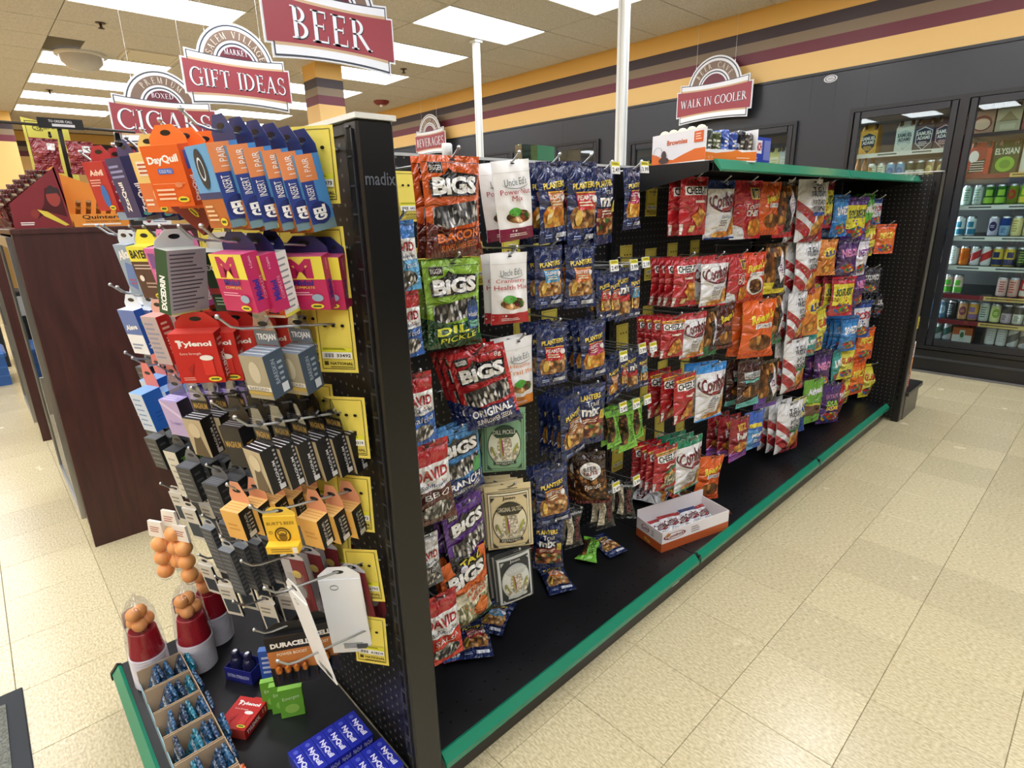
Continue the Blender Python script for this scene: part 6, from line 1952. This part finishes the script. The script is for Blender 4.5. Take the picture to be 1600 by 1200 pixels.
for dx in (-.022, .022):
    for dy in (-.012,):
        b = obj('bottle', bme, ca, (dx*.95, dy*.4, .003))
        obj('cap', cme, b)
# red tablet box lying down, green packs, blister, wrapped multipacks
o = inst('tylenol', (-.56, -1.32, DZ+.0315), .62, 0, 1.0, 'red tablet box lying flat on the end rack deck', None, pitch=-PI/2)
o.location = (-.53, -1.325, DZ+.0305)
boxp('greenpack', .06, .09, .016, ('6fae3a', '5d9a30', '8cc455'), [(T('Emergen', .15, .6, .85, .75, .05), CM('dff0c8')), (E(.5, .3, .3, .16), CM('9acb5a'))], [vt('lime', 'cfe8a8')], nm='drink_mix_box', desc='lime green drink mix box', tab=None)
for k in range(3):
    inst('greenpack', (-.475+.03*k, -1.30+.012*k, DZ+.1075), math.radians(62), 0, 1.0, 'lime green drink mix box standing on the deck, %s of three' % ORD[k], 'green drink mix boxes')
boxp('bluepack', .05, .1, .02, ('3a63b8', '2f55a5', '5f86d0'), [(LINES(.15, .2, .85, .85, 4), CM('c8d4ee'))], [(LINES(.2, .2, .8, .8, 4), CM('b8c8ea'))], nm='medicine_box', desc='small blue medicine box', tab=None)
inst('bluepack', (-.585, -1.27, DZ+.1175), math.radians(55), 0, 1.0, 'small blue box standing behind the green boxes', None)
# shrink wrapped rows of night medicine
def multipack(loc, rz, n, label):
    t = thing('medicine_multipack', label, 'multipack', loc, (0, 0, rz), group='wrapped medicine multipacks')
    a, b, h = .0295, .1, .034
    for k in range(n):
        mb = MB()
        mb.box(0, b, a*k, a*k+a-.001, 0, h, CM('2430a0'))
        paint(mb, [(T('NyQuil', .28, .2, .86, .78, 0, 0, .04), CM(W_)), (E(.15, .5, .06, .2), CM('5a66c0')), (LINES(.3, .06, .8, .14, 1), CM('7a86d0'))], lambda u, v, e: (b*u, a*k+(a-.001)*v, h+e))
        paint(mb, [(T('NyQuil', .12, .25, .88, .75), CM(W_))], lambda u, v, e: (b+e, a*k+(a-.001)*u, h*v))
        mb.build('carton', t)
    mb = MB()
    mb.box(-.001, b+.001, -.001, a*n, .0003, h+.001, clear('f2f3ff', .02, 'shrink_film', .08, 12))
    mb.build('film', t)
multipack((-.288, -1.341, DZ+.0003), 0, 6, 'wrapped row of blue night medicine boxes nearest the green boxes')
multipack((-.165, -1.300, DZ+.0003), 0, 5, 'wrapped row of blue night medicine boxes against the lettered post')

# ================================================================ stock on the cigar cabinet
# triangular red display panel with its packets
XC = -2.075
tri = [on(*q, 'x', XC) for q in ((15, 318), (88, 257), (113, 352), (22, 353))]
dsp = thing('cigar_display', 'slanted dark red cigar display on the brown cabinet', 'display', (0, 0, 0))
mb = MB()
zb = CZ+.001
poly = [(tri[0][1], tri[0][2]), (tri[1][1], tri[1][2]), (tri[2][1], zb), (tri[3][1], zb)]
mb.prism(poly, 'x', XC-.004, XC, CM('7d2a30'))
mb.prism(poly, 'x', XC-.20, XC-.196, CM('6d2228'))
mb.box(XC-.196, XC-.004, poly[3][0], poly[2][0], zb, zb+.004, CM('5d1c22'))
ya, yb2 = poly[3][0], poly[2][0]
mb.build('side_panels', dsp)
mb = MB()
def tmap(u, v, e):
    return (XC+e, ya+(yb2-ya)*u, zb+.205*v)
paint(mb, [(P((.42, .16), (.62, .3), (.95, .2), (.93, .5), (.80, .78), (.66, .72), (.6, .45)), CM('4a1518')), (E(.78, .56, .12, .17, 18), CM('9a4038')), (P((.66, .62), (.74, .78), (.9, .72), (.93, .5), (.86, .64)), CM('3a2a2c')), (P((.45, .34), (.62, .3), (.95, .05), (.88, .03), (.55, .22)), CM('d8c24a')), (E(.4, .26, .07, .08), CM('8a3630')), (LINES(.12, .05, .36, .12, 2, .6, .1), CM('e8d8d0'))], tmap)
mb.build('print', dsp)
for k in range(9):
    p_ = MB()
    p_.cbox(-.026, .026, -.004, .004, 0, .11, M('5a1c22', 'foil'), .003)
    paint(p_, [(R(0, .78, 1, .86), M('b9b4b0', 'metal')), (LINES(.2, .3, .8, .6, 2), FM('8a3a3a'))], lambda u, v, e: (-.026+.052*u, -.004-e, .11*v))
    q = on(4+8.5*k, 300-1.6*k, 'x', -2.16)
    p_.build('cigar_pouch', loc=(-2.16-.0*k, poly[3][0]-.02+.023*k, zb+.006+.018*min(k, 6)), rot=(.3, 0, PI/2-.5), label=lab('dark red foil cigar pouch in the slanted display, %s in its row' % ORD[k]), cat='pouch', group='foil cigar pouches')
# orange counter box
yo0, yo1 = on(115, 352, 'x', XC)[1], on(203, 352, 'x', XC)[1]
ob = thing('cigar_box', 'orange open cigar box on the brown cabinet', 'cigar box', (0, 0, 0))
mb = MB()
OR = CM('d98a35')
mb.box(XC-.003, XC, yo0, yo1, zb, zb+.05, OR)
mb.prism([(yo0, zb), (yo0+.004, zb), (yo0-.02, zb+.23), (yo0-.026, zb+.23)], 'x', XC-.2, XC, OR)
mb.box(XC-.2, XC-.003, yo1-.003, yo1, zb, zb+.05, OR)
mb.box(XC-.2, XC-.003, yo0+.004, yo1-.003, zb, zb+.003, OR)
mb.prism([(yo0-.026, zb+.23), (yo0-.02, zb+.23), (yo1-.04, zb+.16), (yo1-.002, zb+.05), (yo0+.004, zb+.05)], 'x', XC-.203, XC-.2, OR)
paint(mb, [(T('Quintero', .18, .56, .9, .92, 0, 0, .02), CM('2a2018')), (T("WORLD'S FINEST CIGARS", .22, .34, .86, .48), CM('3a2a18')), (R(.16, .12, .84, .24), CM('f0e2d0'))], lambda u, v, e: (XC+e, yo0+(yo1-yo0)*u, zb+.05*v))
mb.build('carton', ob)
for k in range(5):
    mb = MB()
    yy = yo0+.03+.035*k
    mb.tube([(XC-.10, yy, zb+.02), (XC-.02, yy+.006, zb+.10)], .009, M('8a5a2c', 'card'), 8)
    mb.tube([(XC-.045, yy+.0045, zb+.075), (XC-.035, yy+.005, zb+.085)], .0096, M('cfc8a0', 'metal'), 8)
    mb.build('cigar', loc=(0, 0, 0), label=lab('banded cigar standing in the orange box, %s from the red display' % ORD[k]), cat='cigar', group='cigars in the orange box')
mb = MB()
y2, y3 = yo1+.004, on(268, 350, 'x', XC)[1]
mb.box(XC-.15, XC, y2, y3, zb, zb+.045, CM('e4e2de'))
paint(mb, [(R(0, 0, .3, 1), CM('26241f')), (E(.45, .5, .06, .3), CM('7a2a30')), (LINES(.55, .2, .95, .8, 3, .4, .3), CM('7a86a8'))], lambda u, v, e: (XC+e, y2+(y3-y2)*u, zb+.045*v))
mb.build('cigar_box', label='low white and black cigar box next to the orange one', cat='cigar box')
# stand with clips: rod, board, yellow notice, hanging pouches
st = thing('display_stand', 'thin black rod stand with a phone order board', 'stand', (-2.5, -1.3, CZ))
mb = MB()
rz0 = on(0, 188, 'x', -2.5)
rz1 = on(172, 203, 'x', -2.5)
mb.tube([(-2.5, rz0[1]-.3, rz0[2]-.0), (-2.5, rz1[1]+.1, rz1[2]-.004)], .006, M('3a3632', 'satin'), 8)
pz = on(98, 225, 'x', -2.5)
mb.box(-2.506, -2.494, pz[1]-.008, pz[1]+.008, CZ, rz1[2], M('2a2826', 'satin'))
mb.box(-2.56, -2.44, pz[1]-.06, pz[1]+.06, CZ, CZ+.01, M('2a2826', 'satin'))
s_ = mb.build('frame', st)
s_.matrix_parent_inverse = Matrix.Translation((2.5, 1.3, -CZ))
a0, a1 = on(58, 190, 'x', -2.48), on(129, 190, 'x', -2.48)
zt, zl = on(58, 181, 'x', -2.48)[2], on(58, 196, 'x', -2.48)[2]
mb = MB()
mb.box(-2.486, -2.48, a0[1], a1[1], zl-.008, zt-.004, M('0f0f11', 'satin'))
paint(mb, [(T('TO ORDER CALL', .24, .58, .76, .82, 0, 0, .02), CM('d8d8d8')), (R(.3, .2, .8, .45), CM('d8d8dc'))], lambda u, v, e: (-2.48+e, a0[1]+(a1[1]-a0[1])*u, zl-.008+(zt-zl+.004)*v))
s_ = mb.build('board', st)
s_.matrix_parent_inverse = Matrix.Translation((2.5, 1.3, -CZ))
n0 = [on(*q, 'x', -2.6) for q in ((31, 182), (106, 200), (118, 262), (46, 262))]
mb = MB()
mb.prism([(q[1], q[2]) for q in n0[:2]]+[(n0[1][1], CZ+.001), (n0[0][1], CZ+.001)], 'x', -2.603, -2.6, CM('e6e06a'))
yl, yr, zl_, zh = n0[0][1], n0[1][1], n0[3][2], n0[0][2]
paint(mb, [(R(.06, .05, .075, .94), CM('5a5a20')), (R(.06, .92, .9, .935), CM('5a5a20')), (T('cigars', .2, .74, .7, .88, .03), CM('77742f')), (RING(.3, .8, .1, .06, .015), CM('77742f')), (E(.82, .28, .06, .06), CM('77742f'))], lambda u, v, e: (-2.6+e, yl+(yr-yl)*u, zl_+(zh-zl_)*v))
mb.build('notice', label='yellow handwritten notice standing behind the red pouches', cat='notice')
bag('redpouch', .10, .14, .025, '8a2630', [(R(.58, .66, .86, .86), FM('e6e4e2')), (LINES(.25, .2, .8, .62, 6, .35, .3), FM('b5505a')), (R(0, .93, 1, .936), FM('4a1218'))], nm='cigar_pouch', cat='pouch', desc='red pouch')
for q, w_ in (((67, 216), 'red foil pouch clipped in front of the yellow notice'), ((123, 221), 'red foil pouch clipped beside the yellow notice')):
    g = on(q[0], q[1], 'x', -2.42)
    inst('redpouch', (g[0], g[1], g[2]-.006), PI/2-.1, .03, 1.0, w_, 'clipped red pouches')
for q, w_ in (((78, 212), 'black spring clip above the first red pouch'), ((185, 222), 'black spring clip near the top hooks')):
    g = on(q[0], q[1], 'x', -2.40 if q[0] < 100 else -.5)
    mb = MB()
    mb.prism([(-.005, 0), (.005, 0), (.004, .016), (-.004, .016)], 'x', -.004, .004, M('101012', 'gloss'))
    mb.ball((0, 0, -.002), .007, M('101012', 'gloss'), 10, 6)
    mb.build('spring_clip', loc=(g[0], g[1], g[2]), label=w_, cat='clip')

# ================================================================ cooler stock
def cooler_shelf(x0, x1, z, strip, label):
    t = thing('cooler_shelf', lab(label), 'shelf', ((x0+x1)/2, 4.5, z), group='cooler shelves')
    w = (x1-x0)/2
    mb = MB()
    mb.box(-w, w, -.31, .55, -.012, 0, M('2a2c2e', 'satin'))
    mb.build('plate', t)
    mb = MB()
    mb.box(-w, w, -.325, -.312, -.028, .006, M(strip[0], 'card'))
    for k in range(len(strip)-1):
        u0, u1, c_ = strip[k+1]
        paint(mb, [(R(u0, .05, u1, .95), CM(c_)), (LINES(u0+.02, .3, u1-.02, .75, 1, .7, .2), CM('7a5a3a' if c_ != 'e8e8e4' else '555a60'))], lambda u, v, e: (-w+2*w*u, -.325-e, -.028+.034*v))
    mb.build('price_strip', t)
CAN = {}
def can_mesh(base, c2, pat):
    k = (base, c2, pat)
    if k in CAN:
        return CAN[k]
    mb = MB()
    r, h = .033, .15
    mb.lathe([(.025, 0), (.031, .004), (r, .012), (r, h-.016)], M(base, 'gloss'), 18)
    mp = lambda u, v, e: ((r+e)*math.cos(-PI*(1-u)), (r+e)*math.sin(-PI*(1-u)), .012+(h-.028)*v)
    lay = {'band': [(R(0, 0, 1, .35), M(c2, 'gloss')), (R(.3, .45, .7, .8), M(c2, 'gloss'))], 'oval': [(E(.5, .5, .24, .3), M(c2, 'gloss')), (LINES(.36, .4, .64, .6, 2), M(base, 'gloss'))], 'diag': [(P((0, 0), (1, .5), (1, 1), (0, .5)), M(c2, 'gloss'))], 'top': [(R(0, .55, 1, 1), M(c2, 'gloss')), (LINES(.35, .1, .65, .45, 4), M(c2, 'gloss'))], 'txt': [(LINES(.3, .15, .7, .9, 5), M(c2, 'gloss'))]}[pat]
    paint(mb, lay, mp, (14, 1))
    b = mb.mesh('drink_can')
    mb = MB()
    mb.lathe([(r, h-.016), (.0275, h-.004), (.0275, h), (.0255, h), (.025, h-.003), (.0001, h-.003)], M('c9ccd0', 'metal'), 18)
    CAN[k] = (b, mb.mesh('lid'))
    return CAN[k]
def can(x, y, z, spec, label, group):
    b, l = can_mesh(*spec)
    o = obj('drink_can', b, None, (x, y, z), (0, 0, RND.uniform(-.3, .3)), label=lab(label), cat='can', group=group)
    obj('lid', l, o)
CNAME = {}
def can_row(x0, z, specs, names, where, y=4.255, depth=1, pitch=.0705):
    k = 0
    seen = {}
    for s, nm in zip(specs, names):
        if s is not None:
            seen[nm] = seen.get(nm, 0)+1
            tot = names.count(nm)
            for d_ in range(depth):
                l_ = '%s drink can%s, %s' % (nm, (', %s of its kind' % ORD[seen[nm]-1]) if tot > 1 else '', where)
                can(x0+pitch*k, y+.075*d_, z, s, l_, 'cans in the cooler')
        k += 1
def drink_carton(x, z, w, h, base, layers, label, d=.13, y=4.215, hole=False):
    t = obj('drink_carton', None, None, (x, y, z), label=lab(label), cat='carton', group='bottle cartons in the cooler')
    mb = MB()
    mb.box(-w/2, w/2, 0, d, 0, h*.78, CM(base))
    paint(mb, layers, lambda u, v, e: (-w/2+w*u, -e, h*.78*v))
    mb.build('sleeve', t)
    mb = MB()
    mb.prism([(0, h*.78), (d, h*.78), (d*.56, h), (d*.44, h)], 'x', -w*.48, w*.48, CM(base))
    mb.build('handle', t)
    bn = MB()
    bn.lathe([(.022, h*.78), (.013, h*.93), (.0135, h*1.02), (.0001, h*1.02)], M('3a2414', 'gloss'), 10)
    bnm = bn.mesh('bottle_neck')
    for sx in (-.5, .5):
        for sy in (.22, .78):
            obj('bottle_neck', bnm, t, (sx*w*.62, sy*d, -.004))
def sam(c, c2, tcol=W_):
    return [(P((.5, -.02), (.92, .28), (.94, .8), (.5, .95), (.06, .8), (.08, .28)), CM(c2)), (P((.5, .02), (.88, .3), (.9, .77), (.5, .91), (.1, .77), (.12, .3)), CM(c)), (T('SAMUEL', .1, .6, .9, .76, .02, 0, .03), CM(tcol)), (T('ADAMS', .16, .42, .84, .57, .02, 0, .03), CM(tcol)), (LINES(.25, .15, .75, .36, 3), CM(c2))]
ZB = [1.873, 1.578, 1.348, 1.113, .883, .653, .444, .262]
DB = (-.15, .52)
# door next to the gondola (A) and the next one (B)
cooler_shelf(-.96, -.25, 1.79, ['e8e8e4', (.25, .5, 'e8e8e4'), (.6, .85, 'e8e8e4')], 'cooler shelf under the tall beer cartons')
cooler_shelf(-.96, -.25, 1.56, ['e8e8e4', (.1, .4, 'e8e8e4')], 'cooler shelf of tall pale cans just above the green rail')
for x, b_, l_, n_ in ((-.865, 'cf9a35', sam('2a3440', 'e0b44a'), 'amber'), (-.60, 'cfd4cf', sam('b8c4c0', 'dfe4e0', '2a4048'), 'pale grey'), (-.465, '26304a', sam('1d2438', 'c9cfdc'), 'navy'), (-.33, '2c2840', sam('232a44', 'd0a8b0'), 'dark violet')):
    drink_carton(x, 1.797, .128, .235, b_, l_, n_+' beer bottle carton behind the glass by the gondola')
for x in (-.75, -.70):
    pass
A_CANS = [('e3e8da', '7f9a86', 'txt'), ('e3e8da', '7f9a86', 'txt'), ('6fb0dc', '3a78b8', 'oval'), ('6fb0dc', '3a78b8', 'oval'), ('dfe3dc', '2f4a42', 'top'), ('dfe3dc', '2f4a42', 'top'), ('8f7a58', 'd8c88a', 'oval'), ('7a6048', 'd8c88a', 'oval')]
can_row(-.815, 1.567, A_CANS, ['pale green', 'pale green', 'sky blue', 'sky blue', 'white and green', 'white and green', 'tan', 'brown'], 'cooler shelf beside the gondola')
for k in range(3):
    mb = MB()
    mb.lathe([(.001, 0), (.03, 0), (.03, .11), (.013, .17), (.0135, .2), (.0001, .2)], M('7a4a1c', 'gloss'), 14)
    mb.lathe([(.0305, .03), (.0305, .09)], CM('e0a83a'), 14)
    mb.build('beer_bottle', loc=(-.93+.055*k, 4.25, 1.567), label=lab('amber bottle at the end of the shelf by the gondola, %s' % ORD[k]), cat='bottle', group='amber bottles')
for i, z in enumerate(ZB[:-1]):
    red = ['8a2f3a', (.42, .85, 'e3c878')]
    wht = ['e8e8e4', (.1, .35, 'e8e8e4'), (.45, .75, 'e8e8e4')]
    cooler_shelf(DB[0]-.01, DB[1]+.02, z, {0: ['2b2c2e'], 1: red, 2: wht, 3: wht, 4: wht, 5: red, 6: red}[i], 'cooler shelf %s from the top behind the full glass door' % ORD[i])
for x, b_, l_, n_ in ((-.1, 'a8826a', [(E(.5, .45, .42, .36), CM('7a3a34')), (E(.5, .42, .34, .26), CM('d8b89c'))], 'tan and maroon'), (.055, 'b5a88c', [(P((.1, .45), (.9, .45), (.5, .9)), CM('8a7a5c')), (R(.2, .1, .8, .34), CM('c9bfa4'))], 'khaki'), (.21, '9a4a44', [(E(.5, .5, .4, .34), CM('d8c0a0'))], 'brick red')):
    drink_carton(x, ZB[0]+.007, .145, .2, b_, l_, n_+' bottle carton on the top shelf of the full glass door')
for x, b_, l_, n_ in ((-.08, '9c2a2a', [(E(.3, .7, .2, .24), CM('e6e2dc')), (P((.1, .02), (.7, .1), (.8, .6), (.3, .5)), CM('17171a')), (LINES(.2, .08, .8, .55, 5, .3, .3), CM('e8e4de')), (R(.82, 0, 1, 1), CM('c9382f'))], 'red carton with white scribbled art'), (.085, '2c4a22', [(T('ELYSIAN', .04, .72, .96, .96, 0, 0, .02), CM('dfe6d8')), (E(.5, .34, .38, .3), CM('86c03a')), (E(.5, .34, .22, .17), CM('5a9a2c'))], 'dark green carton with a lime emblem'), (.25, 'e0dcd0', [(E(.5, .45, .3, .3), CM('b08a3a'))], 'white carton with a gold emblem')):
    drink_carton(x, ZB[1]+.007, .15, .235, b_, l_, n_+' behind the full glass door')
G1 = [('b8cfc0', '6f8f7c', 'txt'), ('c9d6cf', '88a898', 'txt'), ('2f6a2c', '9acb4a', 'band'), ('2f6a2c', '9acb4a', 'band'), ('6f8a2c', 'a8432f', 'oval'), ('7fbf3a', 'e3d84a', 'band'), ('7fbf3a', 'e3d84a', 'band')]
can_row(-.115, ZB[2]+.007, G1, ['silver green', 'silver green', 'dark green', 'dark green', 'olive', 'lime', 'lime'], 'green can shelf of the full glass door')
G2 = [('d8e6ea', '3f7f9c', 'band'), ('d8e6ea', '3f7f9c', 'band'), None, ('c9c4dc', '3a2f5c', 'oval'), ('8fb5d8', '24408a', 'top'), ('e9dfa0', 'b5a44a', 'txt'), ('e9dfa0', 'b5a44a', 'txt'), ('d8cfc0', '8a7a5a', 'txt')]
can_row(-.12, ZB[3]+.007, G2, ['white and teal', 'white and teal', '', 'lilac', 'powder blue', 'pale yellow', 'pale yellow', 'cream'], 'blue and yellow can shelf of the full glass door')
G3 = [('e6ece8', 'b5c0bc', 'txt'), ('e07a24', 'c9601a', 'diag'), ('e4e4e6', 'c23a38', 'diag'), ('e4e4e6', 'c23a38', 'diag'), ('e3c84a', '2f3a66', 'band'), ('e3c84a', '2f3a66', 'band'), ('2a3028', '8fae5a', 'txt'), ('2a3028', '8fae5a', 'txt')]
can_row(-.125, ZB[4]+.007, G3, ['white', 'orange', 'white and red', 'white and red', 'yellow and navy', 'yellow and navy', 'black', 'black'], 'mixed can shelf of the full glass door')
G4 = [('ecd0c4', '66b84a', 'band'), ('ecd0c4', '66b84a', 'band'), None, None, None, ('e3c0bc', 'b5444a', 'txt'), ('e6b8ac', 'c2504a', 'txt'), ('c9302f', 'e8dcd0', 'band'), ('c9302f', 'e8dcd0', 'band')]
can_row(-.13, ZB[5]+.007, G4, ['peach and green', 'peach and green', '', '', '', 'pink', 'coral', 'red', 'red'], 'half empty shelf of the full glass door')
G5 = [('5f86a8', 'b8d0e0', 'oval'), ('2f3236', '8f969c', 'txt'), ('e0a878', '8f4a5c', 'oval'), ('e8b04a', '8f6f9c', 'band'), ('c9d8d4', '3f6a66', 'txt'), ('e3e8a8', '8fae3a', 'oval'), ('c9b8c8', '3a3440', 'top'), ('e3e3d8', '3a3a40', 'top'), ('d8d8d0', '55555a', 'top')]
can_row(-.135, ZB[6]+.007, G5, ['steel blue', 'charcoal', 'apricot', 'amber and violet', 'mint grey', 'lemon', 'mauve', 'ivory', 'grey'], 'second lowest shelf of the full glass door')
cooler_shelf(DB[0]-.01, DB[1]+.02, ZB[7], ['24458f'], 'lowest cooler shelf with the blue light beer strip')
G6 = [('dfe3e3', '4a6a62', 'diag'), ('dfe3e3', '4a6a62', 'diag'), None, None, None, ('e6e8ea', 'b5bcc0', 'txt'), ('e6e8ea', 'b5bcc0', 'txt'), ('d0d4d8', '4a5056', 'diag'), ('d0d4d8', '4a5056', 'diag')]
can_row(-.135, ZB[7]+.007, G6, ['white and dark green', 'white and dark green', '', '', '', 'silver', 'silver', 'silver and black', 'silver and black'], 'lowest shelf of the full glass door')
drink_carton(.04, ZB[7]+.007, .13, .15, 'c2663a', [(R(0, 0, 1, .5), CM('e0dcd4')), (R(.36, .1, .64, .85), CM('c9d0c0')), (E(.5, .5, .1, .2), CM('3f6a3a'))], 'rust and white carton on the lowest shelf of the full glass door')
mb = MB()
for k in range(3):
    mb2 = T('BUD LIGHT', .02+.33*k, .2, .31+.33*k, .85, 0, 0, .05)
    paint(mb, [(mb2, CM('e8ecf4'))], lambda u, v, e: (-.13+.64*u, 4.168-e, ZB[7]-.032+.044*v))
mb.box(-.155, .53, 4.1685, 4.172, ZB[7]-.036, ZB[7]+.016, CM('2a4c96'))
bl = mb.build('beer_strip', label='blue shelf strip lettered in white along the cooler bottom', cat='strip')
# sparse stock behind the far windows, seen over the shelf top
for k, (x, c_, c2) in enumerate([(-3.1, 'd9b54a', 'e9e4d0'), (-2.95, '4a6a8a', 'd8d8e0'), (-1.78, '7a4a34', 'e0d0b8'), (-1.66, 'd8cf8a', 'f0ecd8'), (-1.56, 'c9d4dc', 'e8eef2'), (-4.9, '8a8a86', 'd0d0cc'), (-4.1, 'b5b0a4', 'e0dcd0')]):
    drink_carton(x, 1.70, .1, .22, c_, [(R(.1, .2, .9, .8), CM(c2)), (LINES(.2, .3, .8, .7, 3), CM(c_))], ['gold', 'slate', 'brown', 'straw', 'ice white', 'stone grey', 'putty'][k]+' carton behind the walk-in cooler window')
for r0, r1 in ((-5.95, -3.72), (-3.25, -1.45)):
    cooler_shelf(r0, r1, 1.69, ['e0e0dc', (.1, .3, 'e8e8e4'), (.5, .8, 'e8e8e4')], 'cooler shelf behind the %s walk-in windows' % ('long' if r0 < -5 else 'short'))
dupes = {k: v for k, v in USED.items() if v > 1}
if dupes:
    print('DUPLICATE LABELS', dupes)
